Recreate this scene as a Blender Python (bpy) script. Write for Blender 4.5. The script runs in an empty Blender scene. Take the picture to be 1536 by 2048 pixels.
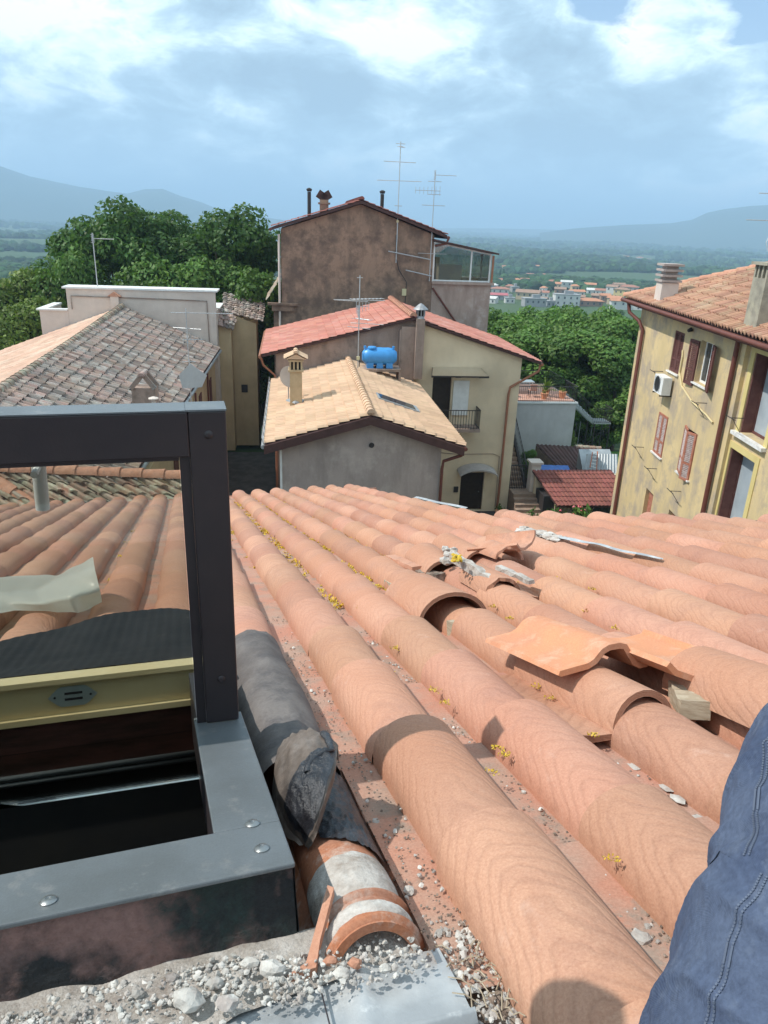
import bpy, math, random
import numpy as np
from mathutils import Vector, Matrix, noise as mnoise
R_ = math.radians
sc = bpy.context.scene
col = sc.collection
rng = random.Random(7); nr = np.random.RandomState(11)

# ------------------------------------------------------------------ camera, world, sun, exposure
F = 1479.0; PITCH = R_(21.3); ROLL = R_(2.2)
fwd = np.array([0, math.cos(PITCH), -math.sin(PITCH)]); r0 = np.array([1., 0, 0]); u0 = np.cross(r0, fwd)
camup = math.cos(ROLL)*u0 - math.sin(ROLL)*r0; camrt = math.cos(ROLL)*r0 + math.sin(ROLL)*u0
cd = bpy.data.cameras.new('camera'); cam = bpy.data.objects.new('camera', cd); col.objects.link(cam)
cd.sensor_fit = 'VERTICAL'; cd.sensor_height = 36.0; cd.sensor_width = 27.0; cd.lens = 36.0*F/2048
cd.clip_start = 0.02; cd.clip_end = 60000
m = Matrix([[camrt[i], camup[i], -fwd[i], 0] for i in range(3)] + [[0, 0, 0, 1]])
cam.matrix_world = m; sc.camera = cam

SUN = Vector((-0.63, -0.045, 0.775)).normalized()
sd = bpy.data.lights.new('sun', 'SUN'); sun = bpy.data.objects.new('sun', sd); col.objects.link(sun)
sd.energy = 3.85; sd.angle = R_(0.55); sd.color = (1.0, 0.955, 0.88)
sun.rotation_euler = SUN.to_track_quat('Z', 'Y').to_euler(); sun.location = (-20, 5, 30)

w = bpy.data.worlds.new('World'); sc.world = w; w.use_nodes = True
nt = w.node_tree; nt.nodes.clear(); L = nt.links
def wn(t, **k):
    n = nt.nodes.new(t)
    for a, b in k.items(): setattr(n, a, b)
    return n
sky = wn('ShaderNodeTexSky', sky_type='NISHITA', sun_disc=False)
sky.sun_elevation = math.asin(SUN.z); sky.sun_rotation = math.atan2(SUN.x, SUN.y); sky.altitude = 300
sky.air_density = 1.1; sky.dust_density = 0.8
tc = wn('ShaderNodeTexCoord'); sep = wn('ShaderNodeSeparateXYZ'); L.new(tc.outputs['Generated'], sep.inputs[0])
def wm(op, a, b=None, c=None):
    n = wn('ShaderNodeMath', operation=op)
    for i, x in enumerate((a, b, c)):
        if x is None: continue
        if isinstance(x, (int, float)): n.inputs[i].default_value = x
        else: L.new(x, n.inputs[i])
    return n.outputs[0]
def wramp(x, stops):
    n = wn('ShaderNodeValToRGB'); L.new(x, n.inputs[0]); cr = n.color_ramp
    while len(cr.elements) < len(stops): cr.elements.new(0.5)
    for e, (p, c) in zip(cr.elements, stops): e.position = p; e.color = (*c, 1) if len(c) == 3 else c
    return n.outputs[0]
def wmix(f, a, b, mode='MIX'):
    n = wn('ShaderNodeMix', data_type='RGBA', blend_type=mode)
    for i, x in ((0, f), (6, a), (7, b)):
        if isinstance(x, (int, float)): n.inputs[i].default_value = x
        elif isinstance(x, tuple): n.inputs[i].default_value = (*x, 1)
        else: L.new(x, n.inputs[i])
    return n.outputs[2]
zc = wm('MAXIMUM', sep.outputs[2], 0.0); den = wm('ADD', zc, 0.16)
cmb = wn('ShaderNodeCombineXYZ')
L.new(wm('DIVIDE', sep.outputs[0], den), cmb.inputs[0]); L.new(wm('DIVIDE', sep.outputs[1], den), cmb.inputs[1])
def wnoise(scale, det=6, rough=0.55, off=(0, 0, 0), dist=0.3, str_=(1, 1, 1)):
    mp = wn('ShaderNodeMapping'); mp.inputs['Location'].default_value = off; mp.inputs['Scale'].default_value = str_
    L.new(cmb.outputs[0], mp.inputs[0])
    n = wn('ShaderNodeTexNoise'); n.inputs['Scale'].default_value = scale; n.inputs['Detail'].default_value = det
    n.inputs['Roughness'].default_value = rough; n.inputs['Distortion'].default_value = dist
    L.new(mp.outputs[0], n.inputs[0]); return n.outputs[0]
# the cloud deck: fractal cloud, heavier and brighter in the parts of the sky (bearing, height in degrees) where it was so
AZ = wm('MULTIPLY', wm('ARCTAN2', sep.outputs[0], sep.outputs[1]), 57.29578); EL = wm('MULTIPLY', wm('ARCSINE', sep.outputs[2]), 57.29578)
cae = wn('ShaderNodeCombineXYZ'); L.new(AZ, cae.inputs[0]); L.new(wm('MULTIPLY', EL, 2.1), cae.inputs[1])
def cnoise(scale, det, rough, off, dist=0.4):
    mp = wn('ShaderNodeMapping'); mp.inputs['Location'].default_value = off; L.new(cae.outputs[0], mp.inputs[0])
    n = wn('ShaderNodeTexNoise'); n.inputs['Scale'].default_value = scale; n.inputs['Detail'].default_value = det; n.inputs['Roughness'].default_value = rough; n.inputs['Distortion'].default_value = dist
    L.new(mp.outputs[0], n.inputs[0]); return n.outputs[0]
def blob(az, el, sa, se):
    q = wm('ADD', wm('POWER', wm('ABSOLUTE', wm('DIVIDE', wm('SUBTRACT', AZ, az), sa)), 2.0), wm('POWER', wm('ABSOLUTE', wm('DIVIDE', wm('SUBTRACT', EL, el), se)), 2.0))
    return wm('POWER', 2.718, wm('MULTIPLY', q, -1.0))
def pxb(px, py):
    r = camrt*(px-768)/F - camup*(py-1024)/F + fwd; r = r/np.linalg.norm(r); return math.degrees(math.atan2(r[0], r[1])), math.degrees(math.asin(r[2]))
na = cnoise(0.085, 9, 0.56, (40, 3, 0), 0.6); nb = cnoise(0.22, 8, 0.6, (11, 7, 3), 0.3)
dens = wm('ADD', wm('MULTIPLY', wm('SUBTRACT', na, 0.5), 1.2), wm('ADD', 0.5, wm('MULTIPLY', wm('SUBTRACT', nb, 0.5), 1.0)))
for px, py, sa, se, am in [(520, 165, 9, 2.3, -.20), (250, 245, 9, 1.6, -.12), (700, 190, 5, 1.2, -.12), (1130, 215, 10, 2.6, -.20), (1250, 300, 10, 1.5, -.12), (1000, 330, 9, 1.2, -.05), (780, 70, 3, 3.0, .20), (170, 40, 5, 2.5, .22), (30, 110, 4, 2.5, .12),
                           (1480, 130, 3.5, 3.5, .20), (1290, 100, 3.5, 2.2, .12), (60, 200, 6, .9, .10), (620, 300, 7, 1.0, .08), (1100, 30, 5, 1.5, .10), (400, 330, 9, 1.5, .05), (-500, 200, 12, 6, .1), (2200, 200, 14, 6, .1)]:
    az, el = pxb(px, py); dens = wm('ADD', dens, wm('MULTIPLY', blob(az, el, sa, se), am))
cloudcol = wramp(dens, [(0.18, (0.28, 0.38, 0.46)), (0.38, (0.36, 0.49, 0.58)), (0.50, (0.48, 0.63, 0.72)), (0.62, (0.72, 0.87, 0.92)), (0.76, (0.97, 1.0, 1.0))])
gap = wm('SUBTRACT', 0.5, wm('MULTIPLY', wm('SUBTRACT', nb, 0.5), 1.6))
for px, py, sa, se in [(1205, -5, 1.9, 1.0), (1535, 15, 1.6, 1.8), (1640, -120, 8, 4)]:
    az, el = pxb(px, py); gap = wm('ADD', gap, wm('MULTIPLY', blob(az, el, sa, se), -.75))
cover = wramp(gap, [(0.0, (0, 0, 0)), (0.22, (1, 1, 1))])
hz = wramp(sep.outputs[2], [(0.0, (1, 1, 1)), (0.05, (.75, .75, .75)), (0.13, (0, 0, 0))])
cloudcol = wmix(wm('MULTIPLY', hz, 0.5), cloudcol, (0.44, 0.59, 0.70))
bgs = wn('ShaderNodeBackground'); L.new(sky.outputs[0], bgs.inputs[0]); bgs.inputs[1].default_value = 0.15
bgc = wn('ShaderNodeBackground'); L.new(cloudcol, bgc.inputs[0]); bgc.inputs[1].default_value = 1.34
mxs = wn('ShaderNodeMixShader'); L.new(cover, mxs.inputs[0]); L.new(bgs.outputs[0], mxs.inputs[1]); L.new(bgc.outputs[0], mxs.inputs[2])
wo = wn('ShaderNodeOutputWorld'); L.new(mxs.outputs[0], wo.inputs[0])
sc.view_settings.view_transform = 'Standard'; sc.view_settings.look = 'None'; sc.view_settings.exposure = 0.22; sc.view_settings.gamma = 1.0
sc.render.resolution_x = 768; sc.render.resolution_y = 1024
sc.cycles.max_bounces = 7; sc.cycles.volume_bounces = 1; sc.cycles.transparent_max_bounces = 12
sc.cycles.use_adaptive_sampling = True

# ------------------------------------------------------------------ frames
def ray(u, v): return camrt*(u-768)/F - camup*(v-1024)/F + fwd
# sloping roof under the camera: s across the tile rows, u down the slope, n above it
HR = 0.70
_d = ray(364, 894); _d = _d/_d[1]; _h = math.hypot(_d[0], _d[1]); _fd = _d[:2]/_h; AL = math.atan(-_d[2]/_h)
RC = np.array([_fd[1], -_fd[0], 0]); RD = np.array([_fd[0]*math.cos(AL), _fd[1]*math.cos(AL), -math.sin(AL)]); RN = np.cross(RC, RD); RO = np.array([0, 0, -HR])
def R(s, u, n=0): return RO + s*RC + u*RD + n*RN
def rp(px, py, n=0):
    r = ray(px, py); k = (RO@RN + n)/(r@RN); q = r*k - RO
    return q@RC, q@RD
def ru(px, py, u):   # point of the pixel's ray in the plane u = const
    r = ray(px, py); k = (RO@RD + u)/(r@RD); q = r*k - RO
    return q@RC, u, q@RN
# houses below stand turned by 7.6 degrees: a along their fronts, b away from us
_a = R_(7.6); HA = np.array([math.cos(_a), math.sin(_a), 0]); HB = np.array([-math.sin(_a), math.cos(_a), 0]); HZ = np.array([0, 0, 1.])
def H(a, b, z): return a*HA + b*HB + z*HZ
def W(x, y, z): return np.array([x, y, z], float)
def hb(px, py, b):
    r = ray(px, py); q = r*b/(r@HB); return q@HA, b, q[2]

# ------------------------------------------------------------------ mesh builder and object helpers
ORG = {}
class MB:
    def __init__(s, fr=None): s.v = []; s.f = []; s.r = []; s.p = []; s.mi = []; s.fr = fr or W
    def add(s, vs, fs, rnd=0.5, ph=None, mi=0):
        o = len(s.v); s.v += [tuple(map(float, x)) for x in vs]; s.f += [tuple(o+i for i in f) for f in fs]
        s.r += [rnd]*len(vs); s.p += list(ph) if ph is not None else [0.0]*len(vs); s.mi += [mi]*len(fs); return s
    def box(s, lo, hi, fr=None, **k):
        fr = fr or s.fr
        c = [fr(x, y, z) for z in (lo[2], hi[2]) for y in (lo[1], hi[1]) for x in (lo[0], hi[0])]
        fc = [(0, 2, 3, 1), (4, 5, 7, 6), (0, 1, 5, 4), (2, 6, 7, 3), (0, 4, 6, 2), (1, 3, 7, 5)]
        return s.add(c, fc, **k)
    def hexa(s, c, **k):   # eight corners: bottom ring, top ring
        return s.add(c, [(3, 2, 1, 0), (4, 5, 6, 7), (0, 1, 5, 4), (1, 2, 6, 5), (2, 3, 7, 6), (3, 0, 4, 7)], **k)
    def prism(s, pts, vec, **k):
        n = len(pts); a = [np.array(p, float) for p in pts]; b = [p + np.array(vec, float) for p in a]
        return s.add(a+b, [tuple(range(n))[::-1], tuple(range(n, 2*n))] + [(i, (i+1) % n, n+(i+1) % n, n+i) for i in range(n)], **k)
    def bar(s, p, q, w, h=None, up=(0, 0, 1), **k):
        p = np.array(p, float); q = np.array(q, float); h = h or w; d = q-p; d = d/np.linalg.norm(d); up = np.array(up, float)
        sx = np.cross(d, up)
        if np.linalg.norm(sx) < 1e-4: sx = np.cross(d, (1, 0.02, 0))
        sx = sx/np.linalg.norm(sx); sz = np.cross(sx, d)
        o = [(-1, -1), (1, -1), (1, 1), (-1, 1)]
        return s.hexa([p + sx*a*w/2 + sz*b*h/2 for a, b in o] + [q + sx*a*w/2 + sz*b*h/2 for a, b in o], **k)
    def tube(s, pts, r, seg=8, caps=True, rnd=0.5):
        pts = [np.array(p, float) for p in pts]; n = len(pts); rs = r if hasattr(r, '__len__') else [r]*n
        vs = []; prev = None
        for i, p in enumerate(pts):
            d = pts[min(i+1, n-1)] - pts[max(i-1, 0)]; d = d/np.linalg.norm(d)
            if prev is None:
                a = np.cross(d, (0, 0, 1.)); a = np.cross(d, (1., 0, 0)) if np.linalg.norm(a) < 1e-3 else a
            else: a = prev - d*(prev@d)
            a = a/np.linalg.norm(a); prev = a; b = np.cross(d, a)
            vs += [p + rs[i]*(math.cos(t)*a + math.sin(t)*b) for t in [2*math.pi*j/seg for j in range(seg)]]
        fs = [(i*seg+j, i*seg+(j+1) % seg, (i+1)*seg+(j+1) % seg, (i+1)*seg+j) for i in range(n-1) for j in range(seg)]
        if caps: fs += [tuple(range(seg))[::-1], tuple((n-1)*seg+j for j in range(seg))]
        return s.add(vs, fs, rnd=rnd)
    def lathe(s, c, prof, seg=16, ax=(0, 0, 1)):
        ax = np.array(ax, float); ax /= np.linalg.norm(ax); a = np.cross(ax, (0, 1., 0.1)); a /= np.linalg.norm(a); b = np.cross(ax, a); c = np.array(c, float)
        vs = [c + ax*z + r*(math.cos(t)*a + math.sin(t)*b) for r, z in prof for t in [2*math.pi*j/seg for j in range(seg)]]
        n = len(prof)
        fs = [(i*seg+j, i*seg+(j+1) % seg, (i+1)*seg+(j+1) % seg, (i+1)*seg+j) for i in range(n-1) for j in range(seg)]
        fs += [tuple(range(seg))[::-1], tuple((n-1)*seg+j for j in range(seg))]
        return s.add(vs, fs)
    def grid(s, fn, nu, nv, rnd=0.5, phf=None, two=0.0, wrap=False):
        vs = [fn(i/nu, j/nv) for j in range(nv+1) for i in range(nu+1)]
        fs = [(j*(nu+1)+i, j*(nu+1)+i+1, (j+1)*(nu+1)+i+1, (j+1)*(nu+1)+i) for j in range(nv) for i in range(nu)]
        ph = [phf(i/nu, j/nv) for j in range(nv+1) for i in range(nu+1)] if phf else None
        return s.add(vs, fs, rnd=rnd, ph=ph)
    def lump(s, c, r, n=1, sq=(1, 1, 1), jit=0.3, seed=0, rnd=0.5, fr=None):
        g = random.Random(seed*7919+13); vs, fs = ICO[n]
        out = []
        for v in vs:
            k = 1 + jit*(g.random()-0.5)*2; p = [v[0]*r*sq[0]*k, v[1]*r*sq[1]*k, v[2]*r*sq[2]*k]
            out.append(np.array(c, float) + (fr(*p) - fr(0, 0, 0) if fr else np.array(p)))
        return s.add(out, fs, rnd=rnd)
    def build(s, name, mat, parent=None, smooth=False, org=None, label=None, ang=None):
        o_ = ORG[parent.name] if parent else (np.array(org, float) if org is not None else np.zeros(3))
        me = bpy.data.meshes.new(name); va = np.array(s.v) - o_
        me.from_pydata(va.tolist(), [], s.f); me.update()
        for mt in (mat if isinstance(mat, (list, tuple)) else [mat]): me.materials.append(mt)
        if any(s.mi): me.polygons.foreach_set('material_index', s.mi)
        a = me.attributes.new('rnd', 'FLOAT', 'POINT'); a.data.foreach_set('value', np.array(s.r, float))
        if any(s.p): a = me.attributes.new('ph', 'FLOAT', 'POINT'); a.data.foreach_set('value', np.array(s.p, float))
        if smooth:
            me.polygons.foreach_set('use_smooth', [True]*len(me.polygons))
            if ang:
                import bmesh
                bm = bmesh.new(); bm.from_mesh(me); A = R_(ang)
                for e in bm.edges:
                    e.smooth = not (len(e.link_faces) != 2 or e.calc_face_angle(0) > A)
                bm.to_mesh(me); bm.free()
        ob = bpy.data.objects.new(name, me); col.objects.link(ob)
        ORG[ob.name] = o_
        if parent: ob.parent = parent
        else: ob.location = tuple(o_)
        if label: ob['label'] = label
        return ob
_t = (1+5**.5)/2
def _ico():
    v = [(-1, _t, 0), (1, _t, 0), (-1, -_t, 0), (1, -_t, 0), (0, -1, _t), (0, 1, _t), (0, -1, -_t), (0, 1, -_t), (_t, 0, -1), (_t, 0, 1), (-_t, 0, -1), (-_t, 0, 1)]
    v = [np.array(x, float)/math.sqrt(1+_t*_t) for x in v]
    f = [(0, 11, 5), (0, 5, 1), (0, 1, 7), (0, 7, 10), (0, 10, 11), (1, 5, 9), (5, 11, 4), (11, 10, 2), (10, 7, 6), (7, 1, 8), (3, 9, 4), (3, 4, 2), (3, 2, 6), (3, 6, 8), (3, 8, 9), (4, 9, 5), (2, 4, 11), (6, 2, 10), (8, 6, 7), (9, 8, 1)]
    out = {1: (v, f)}
    for k in (2, 3):
        v0, f0 = out[k-1]; v = list(v0); c = {}; nf = []
        def mid(a, b):
            key = (min(a, b), max(a, b))
            if key not in c:
                q = v[a]+v[b]; v.append(q/np.linalg.norm(q)); c[key] = len(v)-1
            return c[key]
        for a, b, d in f0:
            x, y, z = mid(a, b), mid(b, d), mid(d, a); nf += [(a, x, z), (b, y, x), (d, z, y), (x, y, z)]
        out[k] = (v, nf)
    return out
ICO = _ico()
def tag(o, label, cat, group=None, kind=None):
    o['label'] = label; o['category'] = cat
    if group: o['group'] = group
    if kind: o['kind'] = kind
    return o
def thing(name, loc, label, cat, group=None):
    o = bpy.data.objects.new(name, None); o.empty_display_size = 0.2; col.objects.link(o); o.location = tuple(loc); ORG[o.name] = np.array(loc, float)
    return tag(o, label, cat, group)
def struct(o): o['kind'] = 'structure'; return o
def copy_tree(o, parent=None):
    c = o.copy(); col.objects.link(c)
    if parent: c.parent = parent
    for ch in list(o.children): copy_tree(ch, c)
    return c

# ------------------------------------------------------------------ materials
def mat(name, c1, c2=None, scale=3.0, rough=0.8, bump=0.0, bscale=40.0, c3=None, s3=0.6, lo=0.4, hi=0.62, rv=0.0, metal=0.0, fine=0.0, stretch=None, spec=0.3, lo3=0.5, hi3=0.68, extra=None, coord='Object', ph=0.0, det=8):
    M = bpy.data.materials.new(name); M.use_nodes = True; t = M.node_tree; ns = t.nodes; lk = t.links; ns.clear()
    def nd(ty, **k):
        n = ns.new(ty)
        for a, b in k.items(): setattr(n, a, b)
        return n
    def mix(f, a, b, mode='MIX'):
        n = nd('ShaderNodeMix', data_type='RGBA', blend_type=mode)
        for i, x in ((0, f), (6, a), (7, b)):
            if isinstance(x, (int, float)): n.inputs[i].default_value = x
            elif isinstance(x, tuple): n.inputs[i].default_value = (*x[:3], 1)
            else: lk.new(x, n.inputs[i])
        return n.outputs[2]
    def rampf(x, a, b):
        n = nd('ShaderNodeMapRange'); lk.new(x, n.inputs[0]); n.inputs[1].default_value = a; n.inputs[2].default_value = b; return n.outputs[0]
    def math_(op, a, b=None):
        n = nd('ShaderNodeMath', operation=op)
        for i, x in enumerate((a, b)):
            if x is None: continue
            if isinstance(x, (int, float)): n.inputs[i].default_value = x
            else: lk.new(x, n.inputs[i])
        return n.outputs[0]
    tcn = nd('ShaderNodeTexCoord'); mp = nd('ShaderNodeMapping'); lk.new(tcn.outputs[coord], mp.inputs[0])
    if stretch: mp.inputs['Scale'].default_value = stretch
    def noi(sc_, det=det, ro=0.6, src=None, off=0):
        n = nd('ShaderNodeTexNoise'); n.inputs['Scale'].default_value = sc_; n.inputs['Detail'].default_value = det; n.inputs['Roughness'].default_value = ro
        lk.new(src or mp.outputs[0], n.inputs[0]); return n.outputs[0]
    b = nd('ShaderNodeBsdfPrincipled'); o = nd('ShaderNodeOutputMaterial'); lk.new(b.outputs[0], o.inputs[0])
    cc = c1
    if c2: cc = mix(rampf(noi(scale), lo, hi), c1, c2)
    if c3: cc = mix(rampf(noi(s3, 10, 0.7), lo3, hi3), cc, c3)
    if rv:
        at = nd('ShaderNodeAttribute', attribute_name='rnd')
        hs = nd('ShaderNodeHueSaturation')
        k = math_('ADD', 1-rv/2, math_('MULTIPLY', at.outputs['Fac'], rv)); lk.new(k, hs.inputs['Value'])
        k2 = math_('ADD', 0.5-0.02*rv, math_('MULTIPLY', math_('FRACT', math_('MULTIPLY', at.outputs['Fac'], 7.3)), 0.04*rv)); lk.new(k2, hs.inputs['Hue'])
        if isinstance(cc, tuple): hs.inputs['Color'].default_value = (*cc, 1)
        else: lk.new(cc, hs.inputs['Color'])
        cc = hs.outputs[0]
    if fine:
        f = rampf(noi(bscale*2, 4, 0.7), 0.3, 0.7)
        cc = mix(fine, cc, mix(f, (0.12, 0.12, 0.12), (1, 1, 1)), 'SOFT_LIGHT')
    env = dict(nd=nd, mix=mix, rampf=rampf, m=math_, noi=noi, lk=lk, tc=tcn, mp=mp, b=b, o=o, ns=ns)
    height = None
    if extra: 
        r_ = extra(env, cc)
        if isinstance(r_, tuple) and len(r_) == 2 and not isinstance(r_[0], float): cc, height = r_
        else: cc = r_
    if isinstance(cc, tuple): b.inputs['Base Color'].default_value = (*cc, 1)
    else: lk.new(cc, b.inputs['Base Color'])
    b.inputs['Roughness'].default_value = rough; b.inputs['Metallic'].default_value = metal
    b.inputs['Specular IOR Level'].default_value = spec
    if bump or height is not None:
        bn = nd('ShaderNodeBump'); bn.inputs['Distance'].default_value = 1.0
        h = math_('MULTIPLY', noi(bscale, 6, 0.65), bump)
        if height is not None: h = math_('ADD', h, height)
        lk.new(h, bn.inputs['Height']); lk.new(bn.outputs[0], b.inputs['Normal'])
    return M

def ex_tile(e, cc):      # moulded wavy grooves of the new tiles, from the groove phase stored at the vertices
    at = e['nd']('ShaderNodeAttribute', attribute_name='ph').outputs['Fac']
    n = e['m']('MULTIPLY', e['noi'](7, 4, 0.55), 3.2)
    p = e['m']('FRACT', e['m']('ADD', at, n))
    on = e['rampf'](at, 0.5, 0.9)
    g = e['m']('MULTIPLY', e['m']('SUBTRACT', 1.0, e['rampf'](e['m']('ABSOLUTE', e['m']('SUBTRACT', p, 0.5)), 0.0, 0.26)), on)
    saw = e['m']('MULTIPLY', e['m']('MULTIPLY', p, on), 0.0015)
    h = e['m']('SUBTRACT', saw, e['m']('MULTIPLY', g, 0.0010))
    wear = e['rampf'](e['noi'](2.2, 6), 0.35, 0.6)
    cc = e['mix'](e['m']('MULTIPLY', g, e['m']('ADD', 0.04, e['m']('MULTIPLY', wear, 0.14))), cc, (0.17, 0.075, 0.05))
    # pale scuffs and dust
    sc_ = e['rampf'](e['noi'](13, 9, 0.75), 0.60, 0.76)
    cc = e['mix'](e['m']('MULTIPLY', sc_, 0.5), cc, (0.62, 0.44, 0.36))
    return cc, h
M_tile = mat('new_terracotta', (0.45, 0.222, 0.142), (0.49, 0.265, 0.18), 1.7, 0.85, 0.0010, 130, c3=(0.41, 0.215, 0.15), s3=5, rv=0.26, fine=0.28, extra=ex_tile)
M_tileflat = mat('dusty_terracotta', (0.44, 0.215, 0.15), (0.40, 0.26, 0.20), 6, 0.9, 0.0012, 120, c3=(0.27, 0.22, 0.18), s3=9, lo3=0.52, hi3=0.66, rv=0.1, fine=0.3)
M_tileold = mat('plain_terracotta', (0.47, 0.23, 0.15), (0.54, 0.29, 0.2), 9, 0.9, 0.0012, 90, c3=(0.36, 0.2, 0.15), s3=14, rv=0.15, fine=0.25)
M_tileorange = mat('fresh_orange_clay', (0.62, 0.27, 0.145), (0.54, 0.245, 0.145), 8, 0.85, 0.0008, 120, c3=(0.62, 0.36, 0.24), s3=14, rv=0.06, fine=0.22)
def ex_grey(e, cc): return cc
M_bare = mat('dull_red_clay', (0.42, 0.165, 0.085), (0.36, 0.17, 0.11), 14, 0.85, 0.001, 90, c3=(0.5, 0.4, 0.34), s3=20, fine=0.3)
M_apron = mat('black_apron', (0.010, 0.010, 0.013), (0.018, 0.017, 0.02), 9, 0.65, 0.001, 60, c3=(0.07, 0.06, 0.055), s3=12, lo3=.6, hi3=.75)
M_bit = mat('bitumen_membrane', (0.07, 0.058, 0.052), (0.15, 0.12, 0.10), 9, 0.55, 0.003, 45, c3=(0.2, 0.17, 0.15), s3=14, fine=0.2)
M_bitgrey = mat('weathered_grey_membrane', (0.105, 0.09, 0.085), (0.165, 0.145, 0.135), 6, 0.8, 0.0015, 70, c3=(0.09, 0.08, 0.08), s3=10, fine=0.2)
M_tar = mat('glossy_tar', (0.018, 0.018, 0.022), (0.04, 0.045, 0.055), 20, 0.28, 0.006, 60, spec=0.6)
M_mortar = mat('mortar', (0.50, 0.46, 0.42), (0.33, 0.28, 0.24), 22, 0.95, 0.004, 70, c3=(0.62, 0.59, 0.55), s3=12, fine=0.3)
M_chunk = mat('plaster_chunks', (0.56, 0.54, 0.50), (0.38, 0.34, 0.31), 30, 0.95, 0.003, 90, rv=0.5, fine=0.2)
M_grit = mat('grit', (0.20, 0.15, 0.12), (0.34, 0.27, 0.22), 60, 0.95, 0.004, 160, c3=(0.10, 0.08, 0.065), s3=16, fine=0.4)
M_powder = mat('mortar_powder', (0.36, 0.32, 0.28), (0.50, 0.46, 0.42), 30, 0.95, 0.004, 170, c3=(0.22, 0.17, 0.14), s3=14, fine=0.4)
M_frame = mat('dark_bronze_aluminium', (0.030, 0.024, 0.027), (0.036, 0.028, 0.03), 12, 0.42, 0.0002, 300, spec=0.5, fine=0.1)
M_frametop = mat('grey_coated_aluminium', (0.125, 0.14, 0.15), (0.10, 0.11, 0.115), 6, 0.42, 0.0003, 200, c3=(0.20, 0.20, 0.195), s3=18, lo3=0.56, hi3=0.72, spec=0.6, fine=0.15)
M_curb = mat('tarred_kerb', (0.022, 0.024, 0.026), (0.22, 0.13, 0.115), 6, 0.75, 0.010, 40, c3=(0.022, 0.034, 0.032), s3=5, lo=.46, hi=.58, lo3=.49, hi3=.58, fine=0.3)
M_cream = mat('cream_paint', (0.62, 0.50, 0.27), (0.66, 0.55, 0.32), 4, 0.4, 0.0, c3=(0.35, 0.26, 0.12), s3=20, lo3=0.62, hi3=0.75)
M_dkwood = mat('dark_stained_wood', (0.12, 0.045, 0.035), (0.05, 0.024, 0.018), 5, 0.6, 0.001, 80, stretch=(1, 1, 6))
M_black = mat('unlit_interior', (0.012, 0.012, 0.012), (0.02, 0.018, 0.014), 3, 0.9)
M_steel = mat('zinc_sheet', (0.46, 0.48, 0.49), (0.33, 0.35, 0.365), 9, 0.5, 0.0015, 30, c3=(0.7, 0.71, 0.7), s3=13, metal=0.2, lo3=0.56, hi3=0.7, spec=0.5)
M_rivet = mat('rivet_metal', (0.30, 0.31, 0.31), None, rough=0.35, metal=0.8)
M_plate = mat('latch_plate', (0.42, 0.47, 0.45), (0.36, 0.41, 0.39), 30, 0.5, metal=0.3)
M_lichen = mat('yellow_lichen', (0.62, 0.40, 0.03), (0.46, 0.34, 0.05), 60, 0.8, rv=0.5)
M_woodblock = mat('raw_grey_wood', (0.46, 0.39, 0.29), (0.34, 0.27, 0.19), 30, 0.85, 0.001, 120, stretch=(1, 1, 5), fine=0.2)
def ex_denim(e, cc):
    w1 = e['nd']('ShaderNodeTexWave'); w1.inputs['Scale'].default_value = 700; e['lk'].new(e['tc'].outputs['Object'], w1.inputs[0]); w1.inputs['Distortion'].default_value = 1.0
    return e['mix'](e['m']('MULTIPLY', w1.outputs['Fac'], 0.2), cc, (0.15, 0.19, 0.28)), e['m']('MULTIPLY', w1.outputs['Fac'], 0.0001)
M_denim = mat('washed_denim', (0.046, 0.065, 0.118), (0.08, 0.105, 0.165), 9, 0.9, 0.0018, 90, c3=(0.105, 0.13, 0.185), s3=22, fine=0.35, extra=ex_denim, lo3=0.54, hi3=0.7)
M_thread = mat('pale_stitching', (0.12, 0.145, 0.20), None, rough=0.9)
def wallmat(name, c, d, streak=0.5, scale=0.8, c3=None, **k):
    def ex(e, cc):
        mp2 = e['nd']('ShaderNodeMapping'); e['lk'].new(e['tc'].outputs['Object'], mp2.inputs[0]); mp2.inputs['Scale'].default_value = (1.6, 1.6, 0.45)
        st = e['rampf'](e['noi'](1.3, 8, 0.65, mp2.outputs[0]), 0.46, 0.68)
        return e['mix'](e['m']('MULTIPLY', st, streak), cc, d)
    return mat(name, c, tuple(x*0.86 for x in c), scale, 0.92, 0.004, 25, c3=c3, s3=1.1, fine=0.2, extra=ex, **k)
M_yel = wallmat('weathered_yellow_render', (0.65, 0.50, 0.27), (0.40, 0.32, 0.24), 0.65, 0.5, c3=(0.40, 0.325, 0.24), lo3=0.47, hi3=0.62)
M_cre = wallmat('cream_render', (0.74, 0.60, 0.42), (0.66, 0.52, 0.34), 0.3)
M_gry = wallmat('grey_cement_render', (0.43, 0.36, 0.33), (0.26, 0.22, 0.20), 0.6, 0.6, c3=(0.52, 0.45, 0.41))
M_grb = wallmat('rough_brown_render', (0.38, 0.28, 0.23), (0.2, 0.15, 0.125), 0.6, 1.2, c3=(0.18, 0.14, 0.11))
M_brn = wallmat('sooty_brown_render', (0.36, 0.235, 0.165), (0.15, 0.11, 0.085), 0.6, 0.25, c3=(0.16, 0.11, 0.085), lo3=0.42, hi3=0.6)
M_brn2 = wallmat('brown_grey_render', (0.42, 0.32, 0.27), (0.25, 0.18, 0.15), 0.6, 0.5, c3=(0.5, 0.42, 0.38))
M_pnk = wallmat('pale_pinkish_render', (0.66, 0.57, 0.50), (0.55, 0.47, 0.43), 0.4)
M_lft = wallmat('ochre_render', (0.56, 0.42, 0.25), (0.38, 0.28, 0.18), 0.4)
M_white = mat('white_paint', (0.78, 0.78, 0.76), (0.7, 0.7, 0.68), 4, 0.6)
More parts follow.
